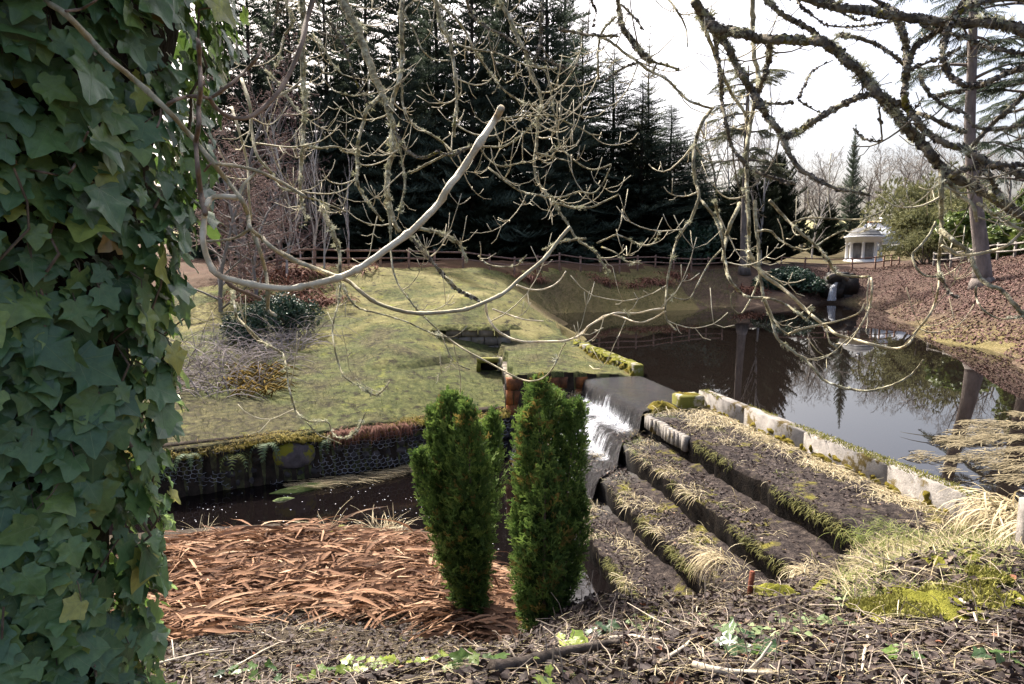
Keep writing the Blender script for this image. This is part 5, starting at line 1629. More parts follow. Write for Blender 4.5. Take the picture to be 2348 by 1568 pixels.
LEFT = [
 (1, [(150, -40), (195, 0), (300, 65), (420, 190), (500, 270), (620, 370), (750, 490), (870, 620), (960, 730), (1040, 830), (1100, 910), (1130, 980), (1140, 1040), (1190, 1080), (1230, 1120), (1320, 1180), (1400, 1210), (1493, 1250)], (15, 9), (1.62, 1.72), S_, 0, 0),
 (6, [(830, 335), (950, 400), (1100, 460), (1230, 510), (1320, 550), (1400, 620), (1500, 690), (1650, 745), (1780, 768), (1900, 768), (2050, 755), (2150, 740), (2240, 705), (2323, 670), (2420, 620), (2520, 530), (2690, 390), (2800, 250), (2882, 155)], (15, 14), (1.72, 2.0), S_, 0, 0),
 (1, [(1100, 905), (1040, 895), (970, 900), (940, 940), (930, 1000), (925, 1100), (950, 1190), (990, 1250), (1080, 1280), (1200, 1305), (1320, 1315), (1400, 1300), (1493, 1278), (1560, 1260)], (12, 17), (1.66, 1.70), P_, 0, 0),
 (6, [(1040, 580), (1130, 550), (1230, 520), (1350, 470), (1450, 410), (1600, 300), (1750, 190), (1860, 85), (1950, -10), (2015, -120), (2115, -250), (2245, -450), (2345, -600), (2395, -690)], (24, 27), (1.70, 1.85), P_, 0, 0),
 (1, [(935, 975), (915, 880), (900, 760), (893, 650), (905, 570), (905, 480), (915, 400), (910, 300), (905, 200), (898, 180)], (13, 10), (1.66, 1.6), B_, 0, 0),
 (1, [(750, 490), (790, 460), (850, 440), (920, 440), (960, 445), (1040, 390), (1120, 320), (1170, 260), (1190, 200)], (9, 7), (1.64, 1.9), B_, 0, 0),
 (1, [(955, 445), (975, 480), (1020, 520), (1070, 538), (1130, 535), (1200, 490), (1260, 430), (1320, 330), (1370, 210), (1400, 80), (1435, -30)], (9, 13), (1.75, 2.2), B_, 0, 0),
 (1, [(1235, 450), (1320, 410), (1375, 365)], (8, 6), (1.95, 2.1), S_, 0, 0),
 (1, [(985, 745), (1100, 760), (1190, 785), (1280, 830), (1390, 895)], (8, 8), (1.66, 1.9), S_, 0, 0),
 (1, [(1090, 890), (1110, 840), (1160, 790), (1200, 757)], (9, 6), (1.66, 1.75), S_, 0, 0),
 (1, [(1135, 1045), (1080, 1080), (1010, 1095), (940, 1100)], (8, 5), (1.7, 1.8), S_, 0, 0),
 (1, [(1145, 1045), (1180, 1130), (1210, 1240), (1220, 1330), (1222, 1410), (1255, 1437)], (10, 9), (1.72, 1.75), S_, 0, 0),
 (6, [(440, 540), (500, 590), (600, 630), (690, 668)], (14, 14), (1.7, 1.8), B_, 0, 0),
 (1, [(40, 690), (60, 720), (100, 765), (200, 785), (290, 800), (330, 770), (350, 720), (400, 600)], (6, 5), (1.75, 1.8), B_, 0, 0),
 (1, [(300, 50), (370, 40), (430, 5), (460, -30)], (7, 5), (1.62, 1.7), B_, 0, 0),
 (1, [(735, 495), (730, 540), (715, 580)], (6, 5), (1.63, 1.6), B_, 0, 0),
 (1, [(960, 745), (930, 780)], (6, 5), (1.65, 1.62), B_, 0, 0),
]

TUFT = []
for k in range(3):       # lichen tufts: little antlered shrubs of ribbons
    rg = np.random.default_rng(500 + k)
    V, Fq = [], []
    for i in range(11):
        d = rg.normal(0, 1, 3)
        d[2] = abs(d[2]) * .6 + .05
        d /= np.linalg.norm(d)
        s = np.cross(d, rg.normal(0, 1, 3))
        s /= np.linalg.norm(s)
        m = d * .55 + s * .12
        e1, e2 = d * rg.uniform(.8, 1.1) + s * .35, d * rg.uniform(.7, 1.0) - s * .35
        i0 = len(V)
        m = m * rg.uniform(.7, 1.1)
        V += [-s * .05, s * .05, m + s * .06, m - s * .06, e1 * rg.uniform(.6, 1), e2 * rg.uniform(.6, 1)]
        Fq += [(i0, i0 + 1, i0 + 2), (i0, i0 + 2, i0 + 3), (i0 + 2, i0 + 4, i0 + 3), (i0 + 3, i0 + 2, i0 + 5)]
    TUFT.append((np.array(V), np.array(Fq)))

_fa = np.arange(7) * 2 * math.pi / 7
FLAKE = (np.vstack([[(0, 0, 0)], np.stack([np.cos(_fa) * (1 + .3 * np.sin(3 * _fa)), np.sin(_fa) * (1 + .25 * np.cos(2 * _fa)), .35 + .15 * np.sin(4 * _fa)], -1)]), np.array([(0, 1 + i, 1 + (i + 1) % 7) for i in range(7)]))

def twig_set(rg, P, r, dens, big, buds, droop):
    """Ash side shoots: leave sideways, sag, then curl up, with paired stubby spurs."""
    L = np.r_[0, np.cumsum(np.linalg.norm(np.diff(P, axis=0), axis=1))]
    n = rg.poisson(dens * L[-1] * 5.0)
    for _ in range(n):
        s = rg.uniform(.08, 1) * L[-1]
        p = np.array([np.interp(s, L, P[:, k]) for k in range(3)])
        rr = float(np.interp(s, L, r))
        i = min(np.searchsorted(L, s), len(P) - 1)
        t = P[i] - P[i - 1] if i else P[1] - P[0]
        t = t / (np.linalg.norm(t) + 1e-9)
        q = rg.normal(0, 1, 3)
        q -= t * (q @ t)
        q /= np.linalg.norm(q)
        d = t * rg.uniform(.0, .7) + q + np.array((0, 0, -.35 * droop))
        d /= np.linalg.norm(d)
        ln = rg.uniform(.10, .5) * (1.25 if rg.random() < .2 else 1)
        m = 7
        Q = [p]
        for k in range(m):
            d = d + np.array((0, 0, .10 + .30 * k / m)) + rg.normal(0, .10, 3)
            d /= np.linalg.norm(d)
            Q.append(Q[-1] + d * ln / m)
        Q = np.array(Q)
        r0 = min(rr * .55, .0052)
        R_ = np.linspace(r0, max(.0019, r0 * .45), m + 1)
        R_[-1] *= 1.25
        big.tube(Q, R_, 4, True, rg.uniform())
        for k in range(rg.integers(1, 5)):
            j = rg.integers(1, m)
            dd = (Q[j + 1] - Q[j]) / np.linalg.norm(Q[j + 1] - Q[j])
            s2 = np.cross(dd, rg.normal(0, 1, 3))
            s2 /= np.linalg.norm(s2)
            for sg in ((1, -1) if rg.random() < .4 else (1,)):
                e = dd * .6 + s2 * sg * .9
                l2 = rg.uniform(.025, .16)
                q1 = Q[j] + e * l2 * .5
                q2 = q1 + (e + np.array((0, 0, .6))) * l2 * .5
                big.tube([Q[j], q1, q2], [R_[j] * .75, .0019, .0022], 4, True, rg.uniform())
                if buds is not None:
                    buds.append(q2)
        if buds is not None:
            buds.append(Q[-1])

def lichen_set(rg, P, r, dens):
    L = np.r_[0, np.cumsum(np.linalg.norm(np.diff(P, axis=0), axis=1))]
    n = rg.poisson(dens * L[-1] * 26)
    if n < 1:
        return None
    # lichen grows in clumps along the branch
    c = rg.uniform(0, L[-1], max(1, n // 7))
    s = np.clip(c[rg.integers(0, len(c), n)] + rg.normal(0, .05, n), 0, L[-1])
    pos = np.stack([np.interp(s, L, P[:, k]) for k in range(3)], -1)
    rr = np.interp(s, L, r)
    N = rg.normal(0, 1, (n, 3)) + np.array((0, -.2, .5))
    N /= np.linalg.norm(N, axis=1, keepdims=True)
    sz = rg.uniform(.010, .030, n) * (1 + (rg.random(n) < .12) * .8) * np.clip(rr / .012, .75, 1.35)
    pos = pos + N * rr[:, None] * .8
    M_ = frames(N, rg.uniform(0, 6.28, n)) * sz[:, None, None]
    Vs, Fs, As, o_ = [], [], [], 0
    for k in range(3):
        sel = (np.arange(n) % 3) == k
        if not sel.any():
            continue
        V, FL, A = stamp(TUFT[k][0], TUFT[k][1], M_[sel], pos[sel], rg.uniform(0, 1, sel.sum()))
        Vs.append(V)
        Fs.append(FL[0] + o_)
        As.append(A['tint'])
        o_ += len(V)
    return np.concatenate(Vs), np.concatenate(Fs), np.concatenate(As)

def limb_tree(name, label, strands, trunk_base, hub, seed, trunk_r, droop=1.0, bark=M_darkbark):
    """A tree standing beside the photographer whose surveyed branches hang into view."""
    rg = np.random.default_rng(seed)
    root = thing(name, label, 'tree', trunk_base)
    T0 = np.array(trunk_base, float)
    hub = np.array(hub, float)
    top = hub[0]
    zz = np.linspace(0, 1, 9)
    tp = T0[None] * (1 - zz[:, None]) + top[None] * zz[:, None] + np.stack([.05 * np.sin(zz * 7), .05 * np.cos(zz * 5), 0 * zz], -1)
    tp[0, 2] -= .4
    mb = MB()
    mb.tube(tp, np.linspace(trunk_r, trunk_r * .45, 9), 12)
    for k in range(5):
        a = k * 1.257
        mb.tube([T0 + np.array((math.cos(a) * trunk_r * .6, math.sin(a) * trunk_r * .6, .35)), T0 + np.array((math.cos(a) * trunk_r * 1.8, math.sin(a) * trunk_r * 1.8, -.2))], [trunk_r * .5, trunk_r * .25], 6)
    mb.part('trunk', bark, root)
    hp = smooth_path(hub, 6)
    mb = MB()
    mb.tube(hp, np.linspace(trunk_r * .45, .035, len(hp)), 8)
    mb.part('limb', bark, root)
    for (c, pts, hw_, dep, bk, td, ld) in strands:
        D = [cp(c, p) for p in pts]
        k = CROPS[c][2]
        n = len(D)
        fr = np.linspace(0, 1, n)
        seg = np.r_[0, np.cumsum([math.dist(D[i], D[i + 1]) for i in range(n - 1)])]
        fr = seg / seg[-1]
        P = np.array([at_s(D[i][0], D[i][1], dep[0] + (dep[1] - dep[0]) * fr[i] + .05 * math.sin(3.1 * i + pts[0][0])) for i in range(n)])
        r = np.array([(.86 if bk == D_ else .94) * (hw_[0] + (hw_[1] - hw_[0]) * f) / k * .9388 / F * (dep[0] + (dep[1] - dep[0]) * f) for f in fr])
        # branches leaving the picture at the top run on to a limb of the tree overhead
        if D[0][1] < 0:
            j = np.argmin(np.linalg.norm(hp - (P[0] + np.array((0, 0, .6))), axis=1))
            q = hp[j]
            u = P[0] - P[1]
            u /= np.linalg.norm(u)
            g = np.linalg.norm(q - P[0])
            ext = [q, q * .6 + (P[0] + u * g * .45) * .4, P[0] + u * g * .33]
            P = np.vstack([np.array(ext), P])
            r = np.r_[[r[0] * 1.5, r[0] * 1.3, r[0] * 1.12], r]
        Q = smooth_path(P, 5)
        rq = np.interp(np.linspace(0, len(r) - 1, len(Q)), np.arange(len(r)), r)
        # knuckles and unevenness of real bark
        s = np.arange(len(Q))
        smooth_b = bk in (S_, P_, B_)
        rq = rq * (1 + (.06 if smooth_b else .14) * (vnoise(s, s * 0 + rg.uniform(0, 99), .55, 7, 2) - .5) * 2)
        if smooth_b:
            for kk in range(3, len(Q) - 2, rg.integers(9, 14)):
                rq[kk] *= 1.28
                rq[kk - 1] *= 1.08
        Q = Q + rg.normal(0, 1, Q.shape) * (rq * (.04 if smooth_b else .14))[:, None]
        mb = MB()
        mb.tube(Q, rq, 8 if rq.max() > .01 else 6, True, rg.uniform())
        b_ = mb.part('branch', BARK[bk], root)
        tw = MB()
        buds = [] if smooth_b else None
        if td:
            twig_set(rg, Q, rq, td * (.42 if bk == D_ else 1) * (.45 if c == 8 else .85), tw, buds, droop)
        if tw.n:
            tw.part('twig', {D_: M_darktwig, S_: M_smoothbark, B_: M_browntwig}.get(bk, M_twig), b_, True, 'stuff')
        if ld:
            L = lichen_set(rg, Q, rq, ld)
            if L:
                part('lichen', L[0], L[1], M_lichen, b_, {'tint': L[2]}, False, 'stuff')
        if bk == D_ and ld:
            nf = int(np.linalg.norm(np.diff(Q, axis=0), axis=1).sum() * 330 * min(1.4, rq.mean() / .014))
            t = RNG.uniform(0, len(Q) - 1.001, nf)
            clumpy = vnoise(t, t * 0 + pts[0][0], 1.3, 7, 3)
            t = t[clumpy > .40]
            nf = len(t)
            if nf > 3:
                i0 = t.astype(int)
                ctr = Q[i0] + (Q[i0 + 1] - Q[i0]) * (t - i0)[:, None]
                ax = Q[i0 + 1] - Q[i0]
                ax /= np.linalg.norm(ax, axis=1, keepdims=True)
                N = rg.normal(0, 1, (nf, 3)) + np.array((0, 0, .3))
                N -= ax * np.einsum('ij,ij->i', N, ax)[:, None]
                N /= np.linalg.norm(N, axis=1, keepdims=True)
                ctr = ctr + N * np.interp(t, np.arange(len(rq)), rq)[:, None] * .97
                M1 = frames(N + rg.normal(0, .55, (nf, 3)), rg.uniform(0, 6.28, nf)) * rg.uniform(.004, .012, nf)[:, None, None]
                V, FL, A = stamp(FLAKE[0], FLAKE[1], M1, ctr, np.clip(rg.beta(1.3, 1.8, nf), 0, 1))
                part('leafy_lichen', V, FL[0], M_flake, b_, {'tint': A['tint']}, False, 'stuff')
    return root

limb_tree('ash_tree', 'bare ash at the right with thick dark lichen-crusted limbs across the bright sky', RIGHT, (4.6, 1.6, 1.15),
          [(4.4, 1.9, 4.3), (3.6, 2.6, 5.2), (2.4, 3.2, 5.5), (1.2, 3.5, 5.6), (.3, 3.7, 5.6)], 61, .30)
limb_tree('ash_tree', 'bare ash with many hanging lichen-furred branches in front of the spruces', CENTRE, (3.4, -1.2, 1.4),
          [(3.0, -.4, 4.6), (2.2, 1.6, 5.6), (1.0, 3.4, 6.0), (-.4, 4.4, 6.1), (-1.8, 5.0, 6.0), (-2.6, 5.2, 5.9)], 62, .26)
limb_tree('young_ash', 'young ash with smooth pale looping twigs, one cut off, in front of the ivy', LEFT, (-2.3, .4, 1.0),
          [(-2.2, .6, 3.4), (-1.8, 1.0, 4.1), (-1.3, 1.35, 4.3), (-.7, 1.8, 4.5)], 63, .09, .4, M_smoothbark)
# ------------------------------------------------------------------ ivy-clad trunk on the left
def ivy_leaf(seed):
    rg = np.random.default_rng(seed)
    j = lambda s=.03: rg.normal(0, s)
    lob = rg.uniform(.75, 1.15)
    half = [(.10, -.10), (.30 * lob, -.13 + j()), (.47 * lob, -.02 + j()), (.40, .12), (.44, .22), (.66 * lob, .36 + j()), (.56, .46), (.36, .54), (.24, .72), (.12, .90)]
    outl = [(0, .02)] + [(x + j(.015), y + j(.015)) for x, y in half] + [(j(.02), 1.02)]
    outr = [(-(x) + j(.02), y + j(.02)) for x, y in half][::-1]
    ring = outl + outr
    mid = [(0, .33)]
    pts = np.array(ring + mid)
    cup = rg.uniform(-.05, .38)
    z = np.abs(pts[:, 0]) * cup - rg.uniform(.05, .3) * np.maximum(pts[:, 1], 0) ** 2 + rg.normal(0, .03, len(pts)) - .12 * (np.abs(pts[:, 0]) ** 2)
    V = np.column_stack([pts, z])
    n = len(ring)
    c0 = n
    T = []
    for i in range(n):
        a, b_ = i, (i + 1) % n
        T.append((a, b_, c0))
    return V, np.array(T), np.column_stack([pts, np.zeros(len(pts))])
LEAVES = [ivy_leaf(600 + i) for i in range(10)]

def ivy_mat(name, cols, spec=.5, transl=.22, veinc=(.20, .26, .11)):
    b = NB(name)
    t = b.attr('tint').outputs['Fac']
    base = b.ramp(t, cols)
    v = b.pos()
    mot = b.ramp(b.noise(v, 38, 4, .7), [(.3, (.62, .64, .62)), (.7, (1.18, 1.15, 1.1))])
    base = b.mix(.8, base, mot, 'MULTIPLY')
    luv = b.n('ShaderNodeSeparateXYZ')
    b.l(b.attr('luv').outputs['Vector'], luv.inputs[0])
    th = b.math('ARCTAN2', luv.outputs[0], luv.outputs[1])
    sn = b.math('ABSOLUTE', b.math('SINE', b.math('MULTIPLY', th, 4.4)))
    rr = b.math('SQRT', b.math('ADD', b.math('POWER', luv.outputs[0], 2.0), b.math('POWER', luv.outputs[1], 2.0)))
    w = b.math('MULTIPLY', sn, rr)
    vein = b.ramp(w, [(.008, (1, 1, 1)), (.05, (0, 0, 0))])
    vf = b.math('MULTIPLY', vein, .62)
    base = b.mix(vf, base, veinc)
    nrm = b.bump(b.math('ADD', b.math('MULTIPLY', vein, -.6), b.noise(v, 60, 3)), .25, .006)
    return b.bsdf(base, .30, spec, nrm, transl, b.mix(.5, base, (.16, .26, .02)))
M_ivy = ivy_mat('ivy_leaf', [(0, (.058, .118, .055)), (.35, (.115, .215, .090)), (.62, (.175, .285, .095)), (.80, (.29, .38, .095)), (.91, (.43, .45, .11)), (.965, (.38, .34, .10)), (1, (.30, .17, .07))])
M_ivystem = mat('ivy_stems', [(.3, (.09, .065, .045)), (.7, (.26, .20, .14))], 18, 4, .85, .4)
M_trunkdark = mat('ivied_trunk_shade', [(.3, (.018, .014, .011)), (.7, (.06, .048, .036))], 6, 5, .95, .8)  # dark interior behind the leaves put into the trunk colour

IX, IY = -1.75, 2.2
def ivy_r(z):
    return np.interp(z, [.6, 1.2, 1.45, 2.3, 3.0, 3.6, 4.0, 5.6], [.52, .50, .47, .52, .64, .76, .90, 1.0])
ivy = thing('ivy_tree', 'tree trunk smothered in glossy dark green ivy filling the left side', 'ivy', (IX, IY, .9))
mb = MB()
zz = np.linspace(.5, 5.8, 14)
mb.tube(np.stack([IX + 0 * zz, IY + .08 + 0 * zz, zz], -1), ivy_r(zz) - .20, 18)
mb.part('trunk', M_trunkdark, ivy)
NL = 7200
z = RNG.uniform(.95, 4.9, NL)
ph = R(-58) + RNG.normal(0, R(62), NL)
lay = RNG.uniform(0, 1, NL)
clump = (vnoise(ph * 1.2, z, 2.6, 131, 3) - .5) * .15
rad = ivy_r(z) - .12 + lay * .13 + clump
N = np.stack([np.cos(ph), np.sin(ph), 0 * ph], -1)
pos = np.stack([IX + rad * N[:, 0], IY + rad * N[:, 1], z], -1)
tan = np.stack([-np.sin(ph), np.cos(ph), 0 * ph], -1)
al = RNG.normal(0, .65, NL)
Yd = -np.array((0, 0, 1.0)) * np.cos(al)[:, None] + tan * np.sin(al)[:, None] + N * RNG.normal(.42, .22, NL)[:, None]
Nn = N + np.array((0, 0, .42)) + RNG.normal(0, .30, (NL, 3))
size = np.clip(RNG.lognormal(math.log(.070), .32, NL), .032, .125) * (.72 + .36 * lay)
age = np.clip(.14 + .42 * vnoise(ph * 1.3, z, 1.4, 141, 3) + RNG.normal(.0, .17, NL) + (RNG.random(NL) < .05) * .42, 0, 1)
Mx = axes(Yd, Nn) * size[:, None, None]
# the leaves that show largest, each an object
cam_p = np.array((0, 0, EYE))
vd = cam_p - pos
dist = np.linalg.norm(vd, axis=1)
facing = np.einsum('ij,ij->i', Mx[:, :, 2] / size[:, None], vd / dist[:, None])
px_ = (pos[:, 0] / np.maximum(pos[:, 1] * CP, .1)) * F + 1173.5
score = size / dist * np.clip(facing, .05, 1) * (.5 + lay) * (px_ > -20) * (z < 4.15)
order = np.argsort(-score)
singles = order[:300]
shared = []
for k in range(10):
    for t in (.1, .25, .4, .55, .7, .85, .93):
        V, Fq, uv = LEAVES[k]
        shared.append((t, k, mesh_data('leaf', V, Fq, [M_ivy], {'tint': np.full(len(V), t), 'luv': uv}, True)))
iorg = np.array(ORG[ivy.name])
from mathutils import Matrix
for i in singles:
    k = i % 10
    cand = [s for s in shared if s[1] == k]
    me = min(cand, key=lambda s: abs(s[0] - age[i]))[2]
    o = link('leaf', me, ivy)
    mm_ = Matrix([list(Mx[i][0]) + [pos[i][0] - iorg[0]], list(Mx[i][1]) + [pos[i][1] - iorg[1]], list(Mx[i][2]) + [pos[i][2] - iorg[2]], [0, 0, 0, 1]])
    o.matrix_local = mm_
rest = order[300:]
Vs, Fs, As, Us, o_ = [], [], [], [], 0
for k in range(10):
    sel = rest[rest % 10 == k]
    V, FL, A = stamp(LEAVES[k][0], LEAVES[k][1], Mx[sel], pos[sel], age[sel], LEAVES[k][2])
    Vs.append(V)
    Fs.append(FL[0] + o_)
    As.append(A['tint'])
    Us.append(A['luv'])
    o_ += len(V)
part('foliage', np.concatenate(Vs), np.concatenate(Fs), M_ivy, ivy, {'tint': np.concatenate(As), 'luv': np.concatenate(Us)}, True, 'stuff')
st = MB()
for i in range(150):       # petioles and climbing stems
    k = singles[RNG.integers(300)]
    p = pos[k]
    q = p - N[k] * .08 + np.array((RNG.normal(0, .03), 0, RNG.uniform(.03, .14)))
    st.tube([p, (p + q) / 2 + N[k] * .02, q], [.0018, .0018, .0022], 4, False)
for i in range(34):
    a0, z0 = RNG.uniform(R(-130), R(15)), RNG.uniform(1.0, 3.8)
    P = []
    for k in range(7):
        a0 += RNG.normal(0, .06)
        r_ = ivy_r(z0) + RNG.uniform(-.06, .045)
        P.append((IX + r_ * math.cos(a0), IY + r_ * math.sin(a0), z0))
        z0 += RNG.uniform(.03, .10)
    st.tube(P, np.linspace(.0055, .003, 7), 5, False)
st.part('stems', M_ivystem, ivy, True, 'stuff')
# ------------------------------------------------------------------ shrubs, dead leaves, grass, litter
def tag_stuff(o, label, cat):
    o['kind'] = 'stuff'
    o['label'] = label
    o['category'] = cat
    return o

def blade_template(n=4, bend=.5, w=.05, tip=.15):
    """Unit blade along +Y that arches over; strip of quads."""
    t = np.linspace(0, 1, n + 1)
    y = np.sin(t * bend) / bend
    z = -(1 - np.cos(t * bend)) / bend
    ww = w * (1 - t ** 2 * (1 - tip)) * np.minimum(1, .55 + t * 2)
    V = []
    for i in range(n + 1):
        V += [(-ww[i], y[i], z[i]), (ww[i], y[i], z[i])]
    Fq = np.array([(2 * i, 2 * i + 1, 2 * i + 3, 2 * i + 2) for i in range(n)])
    return np.array(V), Fq

# --- two columnar evergreens --------------------------------------------------
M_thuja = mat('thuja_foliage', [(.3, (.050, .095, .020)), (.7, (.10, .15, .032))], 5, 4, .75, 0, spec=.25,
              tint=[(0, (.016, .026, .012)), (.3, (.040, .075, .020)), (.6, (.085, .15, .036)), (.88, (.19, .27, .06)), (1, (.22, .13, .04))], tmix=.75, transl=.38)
M_thujastem = mat('thuja_stem', [(.3, (.06, .04, .028)), (.7, (.14, .10, .07))], 10, 4, .9, .5)
def fan_template(seed):
    rg = np.random.default_rng(seed)
    V, Fq, A = [], [], []
    def lobe(p, d, L, w, lev):
        s = np.array((-d[1], d[0], 0))
        i = len(V)
        zz = rg.normal(0, .04)
        V.extend([p - s * w * .4, p + s * w * .4, p + d * L * .6 + s * w + np.array((0, 0, zz)), p + d * L + np.array((0, 0, zz * 2)), p + d * L * .6 - s * w + np.array((0, 0, zz))])
        A.extend([.25 if lev == 0 else .5] * 2 + [.75, 1, .75])
        Fq.append((i, i + 1, i + 2, i + 3, i + 4))
        if lev < 2:
            for k in range(4 if lev == 0 else 2):
                f = .2 + .75 * (k + .5) / (4 if lev == 0 else 2)
                sg = 1 if (k + rg.integers(2)) % 2 else -1
                a = rg.uniform(.5, .85) * sg
                dd = np.array((d[0] * math.cos(a) - d[1] * math.sin(a), d[0] * math.sin(a) + d[1] * math.cos(a), rg.normal(0, .15)))
                lobe(p + d * L * f, dd, L * (.62 - .25 * f), w * .8, lev + 1)
    lobe(np.zeros(3), np.array((0, 1.0, 0)), 1.0, .075, 0)
    return np.array(V), np.array(Fq), np.array(A)
FANS = [fan_template(700 + i) for i in range(4)]

def spire(root, base, top, rmax, n, seed, prof, size=.10, rust=0.0):
    """One column of a shrub: leafy sprays pointing up and out around a leaning axis."""
    rg = np.random.default_rng(seed)
    base, top = np.array(base, float), np.array(top, float)
    n = int(n * .76)
    size *= 1.14
    f = rg.beta(1.15, 1.0, n)
    ax = base[None] * (1 - f)[:, None] + top[None] * f[:, None]
    a = rg.uniform(0, 6.283, n)
    R0 = rmax * np.interp(f, [p[0] for p in prof], [p[1] for p in prof])
    lumps = .72 + .95 * (vnoise(np.cos(a) * 1.2 + seed, np.sin(a) * 1.2 + f * np.linalg.norm(top - base) * 2.2, 1.7, seed, 3) - .38)
    dep = rg.uniform(.60, 1.12, n)
    rr = R0 * lumps * dep
    N = np.stack([np.cos(a), np.sin(a), 0 * a], -1)
    pos = ax + N * rr[:, None]
    up = np.clip(.55 + .9 * f, 0, 1.6)
    Yd = N * (.75 * (1 - .4 * f))[:, None] + np.stack([0 * a, 0 * a, up], -1) + rg.normal(0, .30, (n, 3))
    Nn = N + rg.normal(0, .6, (n, 3))
    sz = size * rg.uniform(.65, 1.25, n)
    M_ = axes(Yd, Nn) * sz[:, None, None]
    t0 = np.clip(.12 + .55 * (dep - .62) / .43 + .22 * f + rg.normal(0, .12, n), 0, .85)  # inner and lower sprays darker: the shrub's own shade put into the tint
    br = vnoise(a * .9 + seed, f * 4, 1.3, seed + 9, 3)
    t0 = np.where(rg.random(n) < rust * (br > .5), 1.15, t0)
    Vs, Fs, As, o_ = [], [], [], 0
    for k in range(4):
        sel = np.arange(n) % 4 == k
        T, Fq, A = FANS[k]
        V, FL, B = stamp(T, Fq, M_[sel], pos[sel], t0[sel])
        Vs.append(V)
        Fs.append(FL[0] + o_)
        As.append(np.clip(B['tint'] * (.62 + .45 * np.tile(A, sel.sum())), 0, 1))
        o_ += len(V)
    mb = MB()
    mb.tube([base, (base + top) / 2, top], [rmax * .10, rmax * .07, .006], 6)
    c = part('spire', np.concatenate(Vs), np.concatenate(Fs), M_thuja, root, {'tint': np.concatenate(As)})
    mb.part('stem', M_thujastem, c)
    return c

PROF_A = [(0, .32), (.15, .5), (.4, .82), (.62, 1.0), (.82, .88), (.94, .5), (1, .10)]
PROF_B = [(0, .35), (.2, .55), (.5, .95), (.75, 1.0), (.92, .55), (1, .08)]
sl_ = thing('columnar_conifer', 'left bright green columnar evergreen, forked top, leaning over the dead leaf bed', 'shrub', at_Y(1085, 1405, 7.3), 'columnar evergreens on the bank')
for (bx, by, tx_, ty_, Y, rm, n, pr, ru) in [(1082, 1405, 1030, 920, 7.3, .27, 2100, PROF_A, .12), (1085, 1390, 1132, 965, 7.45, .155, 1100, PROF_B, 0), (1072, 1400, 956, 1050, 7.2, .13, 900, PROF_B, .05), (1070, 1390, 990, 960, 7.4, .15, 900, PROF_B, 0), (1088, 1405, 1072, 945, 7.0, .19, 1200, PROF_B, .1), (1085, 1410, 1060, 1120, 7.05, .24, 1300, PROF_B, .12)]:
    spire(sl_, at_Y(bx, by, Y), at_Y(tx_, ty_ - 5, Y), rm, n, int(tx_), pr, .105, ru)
sr_ = thing('columnar_conifer', 'right bright green columnar evergreen, taller and denser, at the foot of the cascade', 'shrub', at_Y(1232, 1478, 5.6), 'columnar evergreens on the bank')
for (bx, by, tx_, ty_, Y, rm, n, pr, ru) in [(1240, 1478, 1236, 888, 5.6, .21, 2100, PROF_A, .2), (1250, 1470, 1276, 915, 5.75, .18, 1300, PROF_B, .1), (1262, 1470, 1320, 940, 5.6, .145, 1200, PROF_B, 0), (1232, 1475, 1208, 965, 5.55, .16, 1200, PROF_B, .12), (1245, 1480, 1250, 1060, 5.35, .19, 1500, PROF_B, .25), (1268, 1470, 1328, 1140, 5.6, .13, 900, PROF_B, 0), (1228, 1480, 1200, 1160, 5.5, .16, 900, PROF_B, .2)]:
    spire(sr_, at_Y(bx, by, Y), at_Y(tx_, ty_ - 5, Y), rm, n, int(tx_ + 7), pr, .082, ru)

# --- bed of fallen strap leaves -----------------------------------------------
M_strap = mat('dead_strap_leaves', [(.3, (.12, .062, .036)), (.55, (.25, .132, .072)), (.8, (.36, .215, .125))], 11, 5, .85, .25, .004, 60, .08,
              tint=[(0, (.030, .019, .016)), (.3, (.125, .070, .046)), (.7, (.31, .182, .112)), (1, (.50, .36, .24))], tmix=.8, transl=.12)
BED = [on_z(385, 1262, -1.4)[:2], on_z(500, 1228, -1.5)[:2], on_z(700, 1232, -1.48)[:2], on_z(900, 1245, -1.45)[:2], on_z(1000, 1262, -1.4)[:2], on_z(1170, 1300, -1.3)[:2], on_z(1180, 1480, -.75)[:2], on_z(1080, 1490, -.75)[:2], on_z(1040, 1425, -.9)[:2], on_z(930, 1425, -.9)[:2], on_z(760, 1418, -.9)[:2], on_z(600, 1405, -.95)[:2], on_z(480, 1440, -.85)[:2], on_z(410, 1500, -.6)[:2], on_z(330, 1440, -.85)[:2]]
bx_ = np.array(BED)
cand = RNG.uniform(bx_.min(0), bx_.max(0), (15000, 2))
cand = cand[inpoly(cand[:, 0] + .5 * (vnoise(cand[:, 0], cand[:, 1], 1.5, 3, 3) - .5), cand[:, 1] + .7 * (vnoise(cand[:, 0], cand[:, 1], 1.2, 8, 3) - .5), BED)][:6000]
nB = len(cand)
clx = RNG.uniform(bx_.min(0), bx_.max(0), (90, 2))
cla = RNG.uniform(-math.pi, math.pi, 90)
near_c = np.argmin(((cand[:, None] - clx[None]) ** 2).sum(-1), 1)
ang = cla[near_c] + RNG.normal(0, .42, nB)
ang = np.where(RNG.random(nB) < .5, RNG.normal(.15, .5, nB) + (RNG.random(nB) < .5) * math.pi, ang)
ln = RNG.uniform(.30, 1.0, nB)
zB = gz(cand[:, 0], cand[:, 1]) + RNG.uniform(.0, .10, nB)
STRAPS = []
